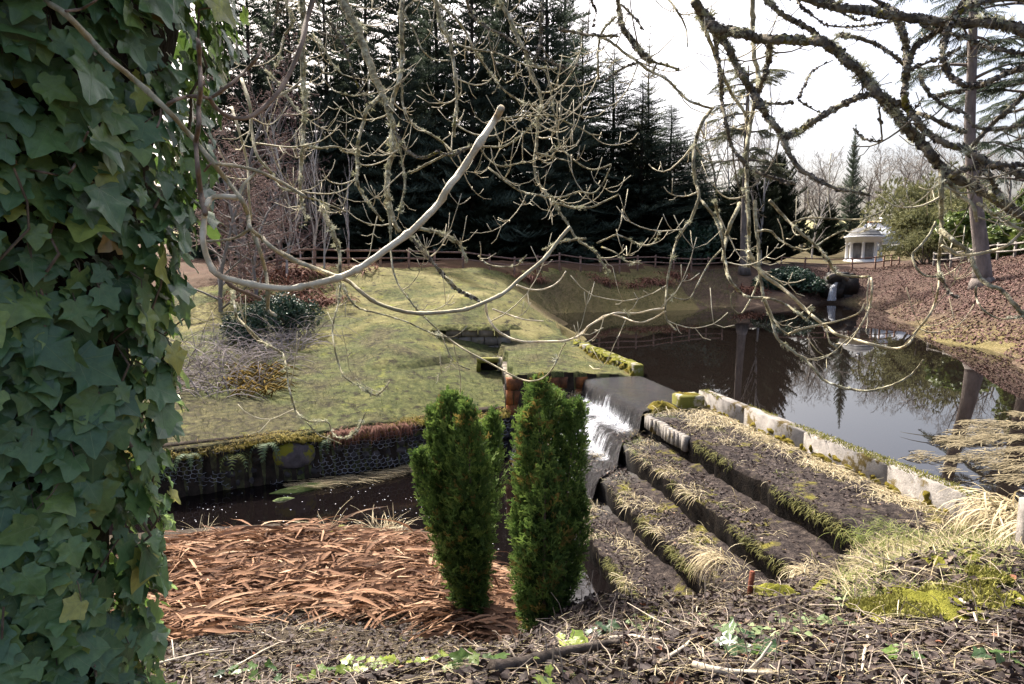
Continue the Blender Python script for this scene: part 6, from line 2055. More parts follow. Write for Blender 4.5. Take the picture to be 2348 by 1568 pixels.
for k in range(4):
    rg = np.random.default_rng(800 + k)
    n = 6
    t = np.linspace(0, 1, n + 1)
    wv = [.026, .034, .021, .029][k] * np.sin(np.clip(t * 1.02 + .06, 0, 1) * math.pi) ** .6 + .004
    cx_ = .05 * np.sin(t * 3 + k) + rg.normal(0, .01, n + 1)
    cz = .10 * np.sin(t * math.pi) * (1 if k % 2 else .4) - .06 * t * t + rg.normal(0, .008, n + 1)
    V = []
    for i in range(n + 1):
        tw = rg.normal(0, .35)
        V += [(cx_[i] - wv[i], t[i], cz[i] - wv[i] * tw + .25 * wv[i]), (cx_[i], t[i], cz[i]), (cx_[i] + wv[i], t[i], cz[i] + wv[i] * tw + .25 * wv[i])]
    Fq = []
    for i in range(n):
        for c in (0, 1):
            Fq.append((3 * i + c, 3 * i + c + 1, 3 * i + c + 4, 3 * i + c + 3))
    STRAPS.append((np.array(V), np.array(Fq)))
e = .15
slope = np.stack([-(gz(cand[:, 0] + e, cand[:, 1], False) - gz(cand[:, 0] - e, cand[:, 1], False)) / (2 * e), -(gz(cand[:, 0], cand[:, 1] + e, False) - gz(cand[:, 0], cand[:, 1] - e, False)) / (2 * e), np.ones(nB)], -1)
slope /= np.linalg.norm(slope, axis=1, keepdims=True)
Yd = np.stack([np.cos(ang), np.sin(ang), np.zeros(nB)], -1)
Yd -= slope * np.einsum('ij,ij->i', Yd, slope)[:, None]
Yd = Yd + slope * RNG.normal(0, .12, nB)[:, None]
Mb = axes(Yd, slope + RNG.normal(0, .28, (nB, 3))) * ln[:, None, None]
Mb[:, :, 0] *= (RNG.uniform(.75, 1.25, nB) * np.clip(.46 / ln, .5, 1.4))[:, None]
pB = np.column_stack([cand, zB])
tB = np.clip(.47 + .28 * RNG.normal(0, 1, nB) + .35 * (vnoise(cand[:, 0], cand[:, 1], .9, 151, 3) - .5), 0, 1)
bed = thing('dead_leaf_bed', 'thick mat of fallen orange-brown strap leaves on the bank below the dark stream', 'leaf bed', (-2.6, 9, -1.2))
scB = ln / pB[:, 1] * (zB - gz(cand[:, 0], cand[:, 1]) + .05)
ordB = np.argsort(-scB)
borg = np.array(ORG[bed.name])
sd = []
for k in range(4):
    for t in (.15, .35, .5, .65, .85):
        V, Fq = STRAPS[k]
        sd.append((k, t, mesh_data('strap_leaf', V, Fq, [M_strap], {'tint': np.full(len(V), t)}, True)))
for i in ordB[:300]:
    k = i % 4
    me = min([s for s in sd if s[0] == k], key=lambda s: abs(s[1] - tB[i]))[2]
    o = link('strap_leaf', me, bed)
    q = pB[i] - borg
    o.matrix_local = Matrix([[*Mb[i][0], q[0]], [*Mb[i][1], q[1]], [*Mb[i][2], q[2]], [0, 0, 0, 1]])
def stamp_multi(temps, M_, pos, tint):
    Vs, Fs, As, o_ = [], [], [], 0
    n = len(temps)
    for k in range(n):
        sel = np.arange(len(pos)) % n == k
        if not sel.any():
            continue
        V, FL, A = stamp(temps[k][0], temps[k][1], M_[sel], pos[sel], tint[sel])
        Vs.append(V)
        Fs.append(FL[0] + o_)
        As.append(A['tint'])
        o_ += len(V)
    return np.concatenate(Vs), np.concatenate(Fs), np.concatenate(As)
r_ = ordB[300:]
V, Fq, A = stamp_multi(STRAPS, Mb[r_], pB[r_], tB[r_])
part('leaf_mat', V, Fq, M_strap, bed, {'tint': A}, True, 'stuff')

# --- grasses -------------------------------------------------------------------
M_grass = mat('short_turf', [(.3, (.09, .10, .035)), (.7, (.20, .19, .085))], 1.3, 4, .9, 0, tint=[(0, (.035, .042, .018)), (.4, (.085, .108, .034)), (.7, (.19, .18, .07)), (1, (.33, .29, .145))], tmix=.7, transl=.25)
M_straw = mat('dry_straw', [(.3, (.30, .24, .13)), (.7, (.50, .43, .27))], 3, 4, .8, 0, spec=.3, tint=[(0, (.20, .15, .085)), (.5, (.42, .345, .20)), (1, (.62, .55, .38))], tmix=.7, transl=.2)
M_greengrass = mat('green_grass', [(.3, (.06, .10, .02)), (.7, (.14, .18, .05))], 3, 4, .8, 0, tint=[(0, (.07, .10, .025)), (1, (.34, .37, .10))], tmix=.75, transl=.35)
TB = blade_template(1, .9, .055, .3)
def scatter_blades(n, sampler, hgt, m, label, cat, name, tint_f, flat=0.4, wid=1.0, templ=None, dirf=None):
    x, y = sampler(n)
    z = gz(x, y)
    k = len(x)
    a = RNG.uniform(0, 6.283, k) if dirf is None else dirf(x, y)
    el = np.clip(RNG.normal(1.0 - flat, .35, k), .05, 1.5)
    Yd = np.stack([np.cos(a) * np.cos(el), np.sin(a) * np.cos(el), np.sin(el)], -1)
    L = RNG.uniform(*hgt, k)
    M_ = axes(Yd, np.array((0, 0, 1.0)) + RNG.normal(0, .25, (k, 3))) * L[:, None, None]
    M_[:, :, 0] *= wid
    T, Fq = templ or TB
    V, FL, A = stamp(T, Fq, M_, np.column_stack([x, y, z - .008]), np.clip(tint_f(x, y) + RNG.normal(0, .14, k), 0, 1))
    o = part(name, V, FL, m, None, {'tint': A['tint']})
    return tag_stuff(o, label, cat)
def lawn_sampler(n):
    Y = 12 + 27 * RNG.random(n * 2) ** 1.35
    x = RNG.uniform(-.56, .16, n * 2) * Y
    ok = (zones(x, Y) == 0) & ~inpoly(x, Y, POND) & (x < np.interp(Y, [10, 17.4, 25, 30, 34, 38, 42], [3.3, 3.3, 2.4, 2.2, 2.0, 1.7, 1.4]) - .15) & (Y < np.interp(x, fence_xy[:, 0], fence_xy[:, 1]))
    return x[ok][:n], Y[ok][:n]
scatter_blades(85000, lawn_sampler, (.03, .13), M_grass, 'short mossy winter turf over the dam slope', 'grass', 'lawn_turf', lawn_tint, .35, 1.3)
def bankL_sampler(n):
    Y = RNG.uniform(38, 58, n * 4)
    x = RNG.uniform(-.02, .33, n * 4) * Y
    h = tps_up(x, Y)
    ok = (h > .08) & (h < 2.8) & ~inpoly(x, Y, POND) & (Y < np.interp(x, np.r_[fence_xy[:, 0], 24], np.r_[fence_xy[:, 1], 60]))
    return x[ok][:n], Y[ok][:n]
scatter_blades(24000, bankL_sampler, (.08, .28), M_grass, 'rough dry grass on the far pond bank', 'grass', 'bank_grass', lambda x, y: .58 + .9 * (vnoise(x, y, .5, 161, 3) - .5), .3, 1.2)

def stepA_sampler(n):
    k = RNG.integers(0, 4, n)
    u = RNG.uniform(3.6, 11, n)
    u = np.minimum(u, np.array(UEND)[k] + .2)
    v = np.where(k == 0, RNG.uniform(-1.38, -.02, n), np.array(LIPV)[k] - RNG.uniform(.02, T_STEP - .05, n))
    return k, u, v
def step_blades(n, L_, m, nm, lab, wid, flat, edge=False, clumps=None):
    k, u, v = stepA_sampler(n)
    if clumps:
        c = RNG.integers(0, clumps, n)
        ck, cu, cv = stepA_sampler(clumps)
        k = ck[c]
        u = cu[c] + RNG.normal(0, .10, n)
        v = np.minimum(cv[c] + RNG.normal(0, .08, n), np.array(LIPV)[k] - .02)
    x, y = duv(u, v)
    z = np.array(LIPZ)[k] + .0
    kk = len(x)
    a = RNG.uniform(0, 6.283, kk)
    if clumps:
        a = RNG.normal(math.atan2(SN[1], SN[0]) + .3, .9, kk)
    el = np.clip(RNG.normal(1.0 - flat, .35, kk), .0, 1.4)
    Yd = np.stack([np.cos(a) * np.cos(el), np.sin(a) * np.cos(el), np.sin(el)], -1)
    M_ = axes(Yd, np.array((0, 0, 1.0)) + RNG.normal(0, .3, (kk, 3))) * RNG.uniform(*L_, kk)[:, None, None]
    M_[:, :, 0] *= wid
    T, Fq = blade_template(4, 1.6, .028)
    V, FL, A = stamp(T, Fq, M_, np.column_stack([x, y, z]), np.clip(RNG.uniform(.1, 1, kk), 0, 1))
    return tag_stuff(part(nm, V, FL, m, None, {'tint': A['tint']}), lab, 'grass')
step_blades(6500, (.05, .16), M_straw, 'terrace_straw', 'thin dead straw littering the spillway terraces', .8, .85)
step_blades(2600, (.14, .36), M_straw, 'terrace_tussocks', 'arching dry grass tussocks along the spillway terraces', .55, .35, clumps=46)
step_blades(1800, (.05, .16), M_greengrass, 'terrace_green', 'sparse green grass and moss on the spillway terraces', .8, .3, clumps=38)
# straw piled along the parapet foot
n = 3000
u, v = RNG.uniform(3.7, 10.6, n), -1.36 + np.abs(RNG.normal(0, .16, n))
x, y = duv(u, v)
a = RNG.normal(math.atan2(SD[1], SD[0]), .8, n)
Yd = np.stack([np.cos(a), np.sin(a), RNG.normal(.18, .16, n)], -1)
M_ = axes(Yd, np.array((0, 0, 1.0)) + RNG.normal(0, .4, (n, 3))) * RNG.uniform(.15, .42, n)[:, None, None]
M_[:, :, 0] *= .5
T4 = blade_template(4, 1.2, .028)
V, FL, A = stamp(T4[0], T4[1], M_, np.column_stack([x, y, np.full(n, -.06) + RNG.uniform(0, .07, n)]), RNG.uniform(.1, 1, n))
tag_stuff(part('wall_straw', V, FL, M_straw, None, {'tint': A['tint']}), 'bleached straw drifted along the foot of the long parapet', 'straw')

def tuft(name, label, cat, centres, n, L_, m, spread, el0, wid=.5, group=None, az=None, azs=3.1, bend=1.9, w=.022):
    """A tussock: blades springing from a small base and arching over."""
    root_p = np.array(centres[0], float)
    c = np.array(centres, float)
    k = RNG.integers(0, len(c), n)
    p = c[k] + RNG.normal(0, spread, (n, 3)) * np.array((1, 1, .2))
    a = RNG.uniform(0, 6.283, n) if az is None else RNG.normal(az, azs, n)
    el = np.clip(RNG.normal(el0, .3, n), -.3, 1.5)
    Yd = np.stack([np.cos(a) * np.cos(el), np.sin(a) * np.cos(el), np.sin(el)], -1)
    M_ = axes(Yd, np.array((0, 0, 1.0)) + RNG.normal(0, .2, (n, 3))) * RNG.uniform(*L_, n)[:, None, None]
    M_[:, :, 0] *= wid
    T, Fq = blade_template(6, bend, w)
    V, FL, A = stamp(T, Fq, M_, p, RNG.uniform(.1, 1, n))
    root = thing(name, label, cat, tuple(root_p - np.array((0, 0, .02))), group)
    part('blades', V, FL, m, root, {'tint': A['tint']}, False, 'stuff')
    return root
ends = [(*duv(10.6 + i * .18, -1.55 + .05 * i), .30 - .02 * i) for i in range(5)]
tuft('reed_tussock', 'pale bleached grass spilling over the near end of the parapet', 'grass', ends, 420, (.35, .95), M_straw, .12, .45, .75, None, math.pi, .8, 2.2, .017)
tuft('reed_tussock', 'second bleached tussock hanging over the wall end beside the timber post', 'grass', [(*duv(11.3, -1.75), .28), (*duv(11.6, -2.0), .26), (*duv(11.2, -2.2), .2)], 340, (.35, .9), M_straw, .16, .4, .75, None, math.pi - .3, 1.1, 2.1, .017)
tuft('grass_tuft', 'spiky bleached grass tuft standing at the stream edge above the leaf bed', 'grass', [on_z(870, 1236, -1.48), on_z(885, 1238, -1.48)], 120, (.25, .75), M_straw, .10, .95, .5, None, None, 3, 1.2)
tuft('grass_tuft', 'two tall bent dry stems at the stream edge left of the spiky tuft', 'grass', [on_z(765, 1240, -1.5)], 14, (.4, 1.0), M_straw, .08, 1.2, .5, None, None, 3, 1.0)
tuft('grass_tuft', 'thin twiggy dry tuft at the left end of the stream edge', 'grass', [on_z(462, 1228, -1.5)], 26, (.2, .5), M_straw, .06, .8, .4, None, None, 3, .6)
tuft('grass_tuft', 'bleached grass clump bending over the second terrace near the rusty post', 'grass', [at_Y(1640, 1275, 7.9), at_Y(1665, 1285, 7.8)], 150, (.25, .55), M_straw, .05, .5, .5, None, math.pi, .6, 1.8)
tuft('grass_tuft', 'straw-coloured tuft drooping over the near end of the third terrace', 'grass', [at_Y(1845, 1310, 7.2)], 150, (.15, .35), M_straw, .06, .5, .5, None, math.pi, 1.2, 2.0)
tuft('grass_tuft', 'sunlit yellow-green tuft at the near corner of the top terrace', 'grass', [(*duv(10.4, .1), 0.0), (*duv(10.7, -.2), .05), (*duv(10.2, -.3), .02)], 420, (.12, .32), M_greengrass, .12, .5, .5, None, None, 3, 1.8)
tuft('grass_tuft', 'dark green grass patch on the bank right of the rusty post', 'grass', [at_Y(2010, 1345, 5.9), at_Y(2040, 1335, 6.0), at_Y(1985, 1352, 5.8)], 420, (.10, .28), M_greengrass, .12, .6, .5, None, 0, 1.2, 1.5)
tuft('grass_tuft', 'pale straw mass beside the mossy pier at the top of the spillway', 'grass', [(*duv(4.3, -.8), -.03), (*duv(4.7, -1.0), -.03), (*duv(5.1, -.7), -.03), (*duv(4.0, -.5), -.03)], 520, (.25, .55), M_straw, .16, .35, .5, None, None, 3, 2.2)
tuft('grass_tuft', 'small dry tuft on the wet ledge beside the rusty wing wall', 'grass', [(*duv(.15, .35), -.45)], 120, (.2, .45), M_straw, .08, .8, .4, None, None, 3, 1.8)
M_sedge = mat('red_brown_sedge', [(.3, (.085, .03, .02)), (.7, (.20, .085, .055))], 3, 4, .85, 0, tint=[(0, (.07, .025, .018)), (1, (.27, .13, .085))], tmix=.7, transl=.15)
for px, py, Y, lab in [(1380, 660, 45.5, 'red-brown sedge patch left of middle on the far pond bank'), (1440, 668, 46, 'red-brown sedge patch in the middle of the far pond bank'), (1500, 655, 48, 'largest red-brown sedge clump on the far pond bank'), (1545, 640, 51, 'red-brown sedge at the top right of the far pond bank'), (1215, 650, 43, 'brown sedge where the dam meets the far bank'), (1715, 640, 51, 'red-brown bracken below the bare pine trunk'),
                       (585, 650, 27, 'red-brown bracken at the lawn edge close to the ivy'), (700, 628, 31, 'red-brown bracken strip under the fence by the white stems'), (800, 626, 33.5, 'low red-brown bracken under the fence at the lawn top'), (625, 628, 30.3, 'red-brown bracken strip left of the white stems'),
                       (660, 640, 29, 'red-brown bracken below the birch saplings'), (740, 655, 27.5, 'small red-brown bracken patch on the lawn right of the evergreen bush')]:
    x = at_Y(px, py, Y)[0]
    cs = [(x + RNG.normal(0, .5), Y + RNG.normal(0, .4), 0) for _ in range(6)]
    cs = [(a, b, float(gz(a, b, False))) for a, b, _ in cs]
    tuft('sedge_clump', lab, 'sedge', cs, 560, (.4, 1.1), M_sedge, .45, .6, 1.5, 'red-brown sedge and bracken clumps', None, 3, 2.0)
tuft('sedge_fringe', 'dark red hanging roots and sedge over the gabion top', 'sedge', [gpt(s, .05, -.74) for s in np.linspace(5.3, 6.9, 9)], 700, (.2, .5), M_sedge, .10, .1, .7, None, math.atan2(GN[1], GN[0]), .7, 2.2)
# reeds lying in the pond
n = 4200
rp = np.array([on_z(x, y, 0)[:2] for x, y in ((2230, 960), (2347, 948), (2480, 960), (2560, 1120), (2347, 1110), (2180, 1090), (2080, 1070), (2150, 1020))])
c = RNG.uniform(rp.min(0), rp.max(0), (60000, 2))
dens = vnoise(c[:, 0] * .8, c[:, 1] * 1.8, 2.2, 171, 3)
fx = np.clip((c[:, 0] - (5.1 + (c[:, 1] - 9) * .50)) / 3.2, -.3, .6) - .5 * np.clip((c[:, 1] - 11.2) / 1.8, 0, 1)
ok = inpoly(c[:, 0], c[:, 1], [tuple(q) for q in rp]) & (RNG.random(60000) < np.clip(.30 * fx + 1.6 * (dens - .56), 0, 1))
c = c[ok][:n]
n = len(c)
a = RNG.normal(2.8, .55, n)
Yd = np.stack([np.cos(a), np.sin(a), RNG.normal(.02, .05, n)], -1)
M_ = axes(Yd, np.array((0, 0, 1.0)) + RNG.normal(0, .3, (n, 3))) * RNG.uniform(.25, .75, n)[:, None, None]
M_[:, :, 0] *= .45
V, FL, A = stamp(T4[0], T4[1], M_, np.column_stack([c, RNG.uniform(.005, .06, n)]), np.clip(.02 + .6 * RNG.random(n), 0, 1))
M_reed = mat('drowned_reed', [(.3, (.12, .095, .05)), (.7, (.27, .225, .13))], 4, 4, .8, 0, tint=[(0, (.07, .055, .03)), (.6, (.24, .195, .11)), (1, (.42, .36, .22))], tmix=.75)
tag_stuff(part('reed_bed', V, FL, M_reed, None, {'tint': A['tint']}), 'flattened straw-coloured reeds lying in the right edge of the pond', 'reeds')
# straw raft in the stream
n = 420
s = RNG.uniform(4.0, 7.4, n)
o_ = RNG.uniform(.25, .75, n) * np.interp(s, [4, 5.5, 7.4], [.8, 1.2, .5]) + .25
p = GA[None] + GDIR[None] * s[:, None] + GN[None] * o_[:, None]
a = RNG.normal(math.atan2(GDIR[1], GDIR[0]) - .08, .16, n)
Yd = np.stack([np.cos(a), np.sin(a), RNG.normal(.02, .03, n)], -1)
M_ = axes(Yd, np.tile((0, 0, 1.0), (n, 1))) * RNG.uniform(.4, 1.1, n)[:, None, None]
M_[:, :, 0] *= .35
V, FL, A = stamp(T4[0], T4[1], M_, np.column_stack([p, np.full(n, STREAM_Z + .05) + RNG.uniform(0, .08, n)]), RNG.uniform(.1, .8, n))
tag_stuff(part('straw_raft', V, FL, M_straw, None, {'tint': A['tint']}), 'raft of drowned straw lodged against the gabion in the stream', 'straw')
V1, F1 = cushion(.75, .2, .09, 5, 18)
aa = math.atan2(GDIR[1], GDIR[0])
Rz = np.array([[math.cos(aa), math.sin(aa), 0], [-math.sin(aa), math.cos(aa), 0], [0, 0, 1]])
M_weed = mat('water_weed', [(.3, (.055, .085, .018)), (.7, (.13, .17, .04))], 14, 5, .8, .8, .02, 60, .3)
o = part('weed_mat', V1 @ Rz + np.array((*(GA + GDIR * 4.45 + GN * .75), STREAM_Z)), F1, M_weed, None, None, True)
tag(o, 'green water-weed cushion floating at the foot of the gabion beside the straw raft', 'weed', 'weed cushions in the stream')
V1, F1 = cushion(.24, .09, .05, 4, 12)
o = part('weed_mat', V1 @ Rz + np.array((*(GA + GDIR * 3.9 + GN * 1.25), STREAM_Z)), F1, M_weed, None, None, True)
tag(o, 'small green weed patch drifting below the larger weed cushion', 'weed', 'weed cushions in the stream')

# --- ferns on the gabion --------------------------------------------------------
M_fern = mat('fern_fronds', [(.3, (.06, .10, .04)), (.7, (.15, .20, .10))], 6, 4, .7, 0, tint=[(0, (.05, .085, .035)), (.7, (.16, .21, .11)), (1, (.26, .27, .06))], transl=.25)
def fern(label, s, z, n, L, t0):
    root = thing('fern', label, 'fern', gpt(s, .12, z), 'ferns on the gabion')
    for k in range(n):
        mb = MB()
        az = math.atan2(GN[1], GN[0]) + RNG.normal(0, 1.2)
        l = L * RNG.uniform(.7, 1.1)
        t = np.linspace(0, 1, 11)
        out = l * (.55 * np.sin(t * 1.7))
        dz = .16 * l * np.sin(t * 2.6) - l * .75 * t ** 2
        P = np.stack([gpt(s, .12, z)[0] + out * math.cos(az), gpt(s, .12, z)[1] + out * math.sin(az), z + dz], -1)
        sd_ = np.array((-math.sin(az), math.cos(az), 0))
        for i in range(1, 11):
            w = l * .20 * math.sin(math.pi * min(1, .18 + t[i] * .82))
            d = P[i] - P[i - 1]
            for sg in (-1, 1):
                q = P[i] + sd_ * sg * w + d * .35 + np.array((0, 0, -.02))
                mb.add([P[i] - d * .35, P[i] + d * .25, q], np.array([(0, 1, 2)]), np.clip(t0 + RNG.normal(0, .15), 0, 1))
        mb.part('frond', M_fern, root, False)
for lab, s, z, n, L, t0 in [('grey-green fern at the gabion top beside the ivy', 2.3, -.85, 9, .55, .5), ('fern drooping lowest at the left end of the gabion', 1.7, -1.05, 8, .5, .5), ('grey-green fern under the moss left of the pale boulder', 3.75, -.82, 10, .6, .55), ('yellowing fern hanging down the mesh between the grey-green ferns', 3.15, -.98, 7, .55, .95), ('thin fern right of the pale boulder', 5.1, -.9, 5, .45, .4)]:
    fern(lab, s, z, n, L, t0)

# --- foreground litter -----------------------------------------------------------
M_litter = mat('leaf_litter', [(.3, (.045, .030, .026)), (.6, (.10, .068, .055)), (.8, (.17, .12, .09))], 20, 4, .75, .3, .005, 70, .3,
               tint=[(0, (.010, .008, .008)), (.45, (.030, .021, .021)), (.75, (.080, .056, .047)), (.92, (.32, .24, .16)), (1, (.28, .10, .045))], tmix=.7, transl=.08)
def dead_leaf(k):
    rg = np.random.default_rng(900 + k)
    V, Fq = lens_leaf(1, .30 + .12 * k / 4, .10, .05)
    V = V - np.array((0, .5, 0))
    V[:, 2] += .28 * (V[:, 1] ** 2) * 2 * rg.uniform(-.3, 1) + .25 * np.abs(V[:, 0]) + rg.normal(0, .05, len(V))
    return V, Fq
DEAD = [dead_leaf(k) for k in range(5)]
def near_sampler(n, xr=(-3, 5.2), yr=(2.1, 8.6), xf=(-.55, .80)):
    Y = yr[0] + (yr[1] - yr[0]) * RNG.random(n * 3) ** 1.5
    x = RNG.uniform(*xf, n * 3) * Y
    ok = (zones(x, Y) == 1) & (np.hypot(x - IX, Y - IY) > .4)
    ok &= ~(inpoly(x, Y, BED) & (RNG.random(len(x)) < .85))
    return x[ok][:n], Y[ok][:n]
def ground_normals(x, y, e=.12):
    n = np.stack([-(gz(x + e, y, False) - gz(x - e, y, False)) / (2 * e), -(gz(x, y + e, False) - gz(x, y - e, False)) / (2 * e), np.ones(len(x))], -1)
    return n / np.linalg.norm(n, axis=1, keepdims=True)
x, y = near_sampler(24000)
k = len(x)
Nn = ground_normals(x, y)
mossy = np.clip((x - 2.4) / 1.0, 0, 1) * np.clip((y - 4.2) / .8, 0, 1)
keep = RNG.random(k) > mossy * .75
x, y, Nn = x[keep], y[keep], Nn[keep]
k = len(x)
M_ = frames(Nn + RNG.normal(0, .38, (k, 3)), RNG.uniform(0, 6.28, k)) * RNG.uniform(.025, .07, k)[:, None, None]
V, Fq, A = stamp_multi(DEAD, M_, np.column_stack([x, y, gz(x, y) + RNG.uniform(.0, .035, k)]), np.clip(RNG.beta(1.1, 2.6, k) + (RNG.random(k) < .05) * .4, 0, 1))
tag_stuff(part('leaf_litter', V, Fq, M_litter, None, {'tint': A}, True), 'dark fallen leaves covering the near bank', 'litter')
x, y = near_sampler(5600)
k = len(x)
Nn = ground_normals(x, y)
a = RNG.normal(2.6, 1.0, k)
Yd = np.stack([np.cos(a), np.sin(a), np.zeros(k)], -1)
Yd -= Nn * np.einsum('ij,ij->i', Yd, Nn)[:, None]
M_ = axes(Yd + Nn * RNG.normal(.06, .15, k)[:, None], Nn) * RNG.uniform(.08, .34, k)[:, None, None]
M_[:, :, 0] *= RNG.uniform(.25, .55, k)[:, None]
T5 = blade_template(4, .6, .022, .5)
V, FL, A = stamp(T5[0], T5[1], M_, np.column_stack([x, y, gz(x, y) + RNG.uniform(.01, .05, k)]), RNG.uniform(0, .95, k))
tag_stuff(part('straw_litter', V, FL, M_straw, None, {'tint': A['tint']}), 'bleached stalks strewn over the near bank', 'straw')
mb = MB()
x, y = near_sampler(900)
for i in range(len(x)):
    z0 = float(gz(x[i], y[i])) + RNG.uniform(.01, .04)
    a = RNG.uniform(0, 6.28)
    L = RNG.uniform(.06, .28)
    kx = RNG.normal(0, .25)
    P = [(x[i] + math.cos(a + kx * t) * L * t, y[i] + math.sin(a + kx * t) * L * t, z0 + .05 * L * math.sin(t * 3) + RNG.normal(0, .006)) for t in np.linspace(0, 1, 5)]
    for p in range(5):
        P[p] = (P[p][0], P[p][1], max(P[p][2], float(gz(P[p][0], P[p][1])) + .006))
    mb.tube(P, np.linspace(RNG.uniform(.002, .006), .0016, 5), 4, False, RNG.uniform())
M_stick = mat('dry_sticks', [(.3, (.16, .125, .10)), (.7, (.40, .34, .27))], 14, 5, .85, .4, .004, 60, .2)
tag_stuff(mb.part('twig_litter', M_stick, None, False), 'small broken twigs scattered over the near bank', 'twigs')
# upright dead stalks
mb = MB()
x, y = near_sampler(260, yr=(2.4, 6.5), xf=(.0, .78))
for i in range(len(x)):
    z0 = float(gz(x[i], y[i])) - .02
    L = RNG.uniform(.06, .26)
    d = RNG.normal(0, .25, 2)
    mb.tube([(x[i], y[i], z0), (x[i] + d[0] * L * .5, y[i] + d[1] * L * .5, z0 + L * .6), (x[i] + d[0] * L * 1.3, y[i] + d[1] * L * 1.3, z0 + L)], [.0032, .0026, .0016], 4, False)
tag_stuff(mb.part('dead_stalks', M_stick, None, False), 'short upright dead stalks along the lip of the near bank', 'stalks')

def surf_path(pts, off, Y):
    out = []
    for p, yy in zip(pts, Y):
        x0, y0, _ = at_Y(p[0], p[1], yy)
        out.append((x0, y0, float(gz(x0, y0)) + off))
    return smooth_path(np.array(out), 4)
def ground_hit(px, py, s0=2.0, s1=14.0):
    """Where the line of sight of a surveyed point meets the terrain."""
    a, f, d = ray(px, py)
    s = np.linspace(s0, s1, 700)
    h = EYE + d * s - gz(a * s, f * s)
    i = int(np.argmax(h < 0)) if (h < 0).any() else 699
    return (a * s[i], f * s[i], float(gz(a * s[i], f * s[i])))
def stick(label, px, r, m=M_stick, name='fallen_stick', forks=0, lift=.012):
    P = np.array([ground_hit(*p) for p in px])
    P[:, 2] += np.linspace(r, r, len(P)) * 1.2 + lift
    Q = smooth_path(P, 5)
    mb = MB()
    mb.tube(Q, np.linspace(r, r * .55, len(Q)) * (1 + RNG.normal(0, .06, len(Q))), 7)
    for k in range(forks):
        i = RNG.integers(3, len(Q) - 2)
        d = Q[i + 1] - Q[i]
        e_ = np.array((-d[1], d[0], .02)) * RNG.choice((-1, 1)) * 2 + d * 2
        mb.tube([Q[i], Q[i] + e_, Q[i] + e_ * 1.8 + np.array((0, 0, .02))], [r * .5, r * .35, r * .2], 5)
    return tag(mb.part(name, m, None), label, 'stick', 'sticks lying on the near bank')
M_deadwood = mat('bleached_wood', [(.3, (.30, .25, .19)), (.7, (.52, .46, .37))], 12, 5, .8, .4, .004, 60, .25)
M_darklog = mat('dark_wet_log', [(.3, (.03, .024, .02)), (.7, (.10, .08, .065))], 10, 5, .85, .7, .01, 60, .2)
for lab, px, r, m, fk in [
    ('pale peeled stick poking out from the ivy foot over the litter', [(330, 1538), (400, 1520), (470, 1502), (500, 1497)], .016, M_deadwood, 1),
    ('short pale stick lying slanted below the leaf bed at left', [(520, 1545), (560, 1525), (600, 1500), (640, 1480)], .012, M_deadwood, 0),
    ('long thin grey stick lying level below the leaf bed', [(440, 1505), (540, 1495), (640, 1480), (700, 1470)], .009, M_stick, 1),
    ('thin lichened stick crossing the litter under the leaf bed', [(600, 1455), (660, 1480), (740, 1470), (790, 1462)], .008, M_stick, 1),
    ('mossy dark log along the bottom edge in front of the right evergreen', [(1130, 1560), (1200, 1545), (1290, 1520), (1380, 1500), (1420, 1495)], .030, M_darklog, 2),
    ('crooked pale stick on the log right of the evergreen', [(1400, 1478), (1450, 1472), (1490, 1480), (1530, 1482)], .016, M_deadwood, 0),
    ('pale curved stick left of the ivy sprig', [(1515, 1530), (1560, 1500), (1580, 1480), (1590, 1450)], .010, M_deadwood, 1),
    ('broken pale branch below the ivy sprig at the bottom edge', [(1590, 1545), (1640, 1556), (1700, 1562), (1770, 1565)], .020, M_deadwood, 1),
    ('tall crooked grey stick standing out on the leaves at bottom right', [(1978, 1445), (1990, 1480), (1980, 1510), (1975, 1562)], .010, M_deadwood, 0),
    ('small curved white stick on the big moss patch', [(2200, 1385), (2225, 1405), (2240, 1440)], .010, M_deadwood, 0),
    ('lichened stick crossing toward the yellow moss on the near slope', [(1855, 1395), (1930, 1400), (1990, 1415), (2060, 1440)], .009, M_stick, 1),
    ('thin straight stick bridging the corner of the top terrace', [(1905, 1345), (1945, 1318), (1985, 1290)], .007, M_deadwood, 0),
]:
    stick(lab, px, r, m, 'fallen_log' if 'log along' in lab else 'fallen_stick', fk)

# moss cushions on the near slope
for lab, px, py, a, b_, h in [('large yellow-green moss mat on the near slope at right', 2140, 1390, .42, .24, .07), ('yellow moss cushion left of the large moss mat', 2015, 1400, .16, .12, .04), ('bright moss cushion on the near slope above bottom right', 2010, 1430, .13, .08, .04), ('moss hump at the bank lip right of the grey stone', 1890, 1350, .14, .1, .06),
                          ('small bright moss patch below the wall end', 2150, 1290, .16, .09, .03), ('second small bright moss patch right of the wall end', 2230, 1270, .18, .09, .03), ('moss patch at the right edge of the near slope', 2330, 1375, .2, .12, .04), ('moss pad at the stream edge above the leaf bed', 760, 1226, .3, .1, .05), ('yellow moss pad at the stream edge left of the first', 690, 1228, .14, .08, .05),
                          ('bright moss mound in the grass below the parapet', 1985, 1245, .2, .14, .05)]:
    g = ground_hit(px, py)
    V, Fq = cushion(a, b_, h, 6, 18)
    V[:, 2] += (vnoise(V[:, 0] + px, V[:, 1], 14, 181, 2) - .5) * .03
    N1 = ground_normals(np.array([g[0]]), np.array([g[1]]))
    V = V @ frames(N1)[0].T
    o = part('moss_cushion', V + np.array(g), Fq, M_moss, None, None, True)
    tag(o, lab, 'moss', 'moss cushions on the near bank')

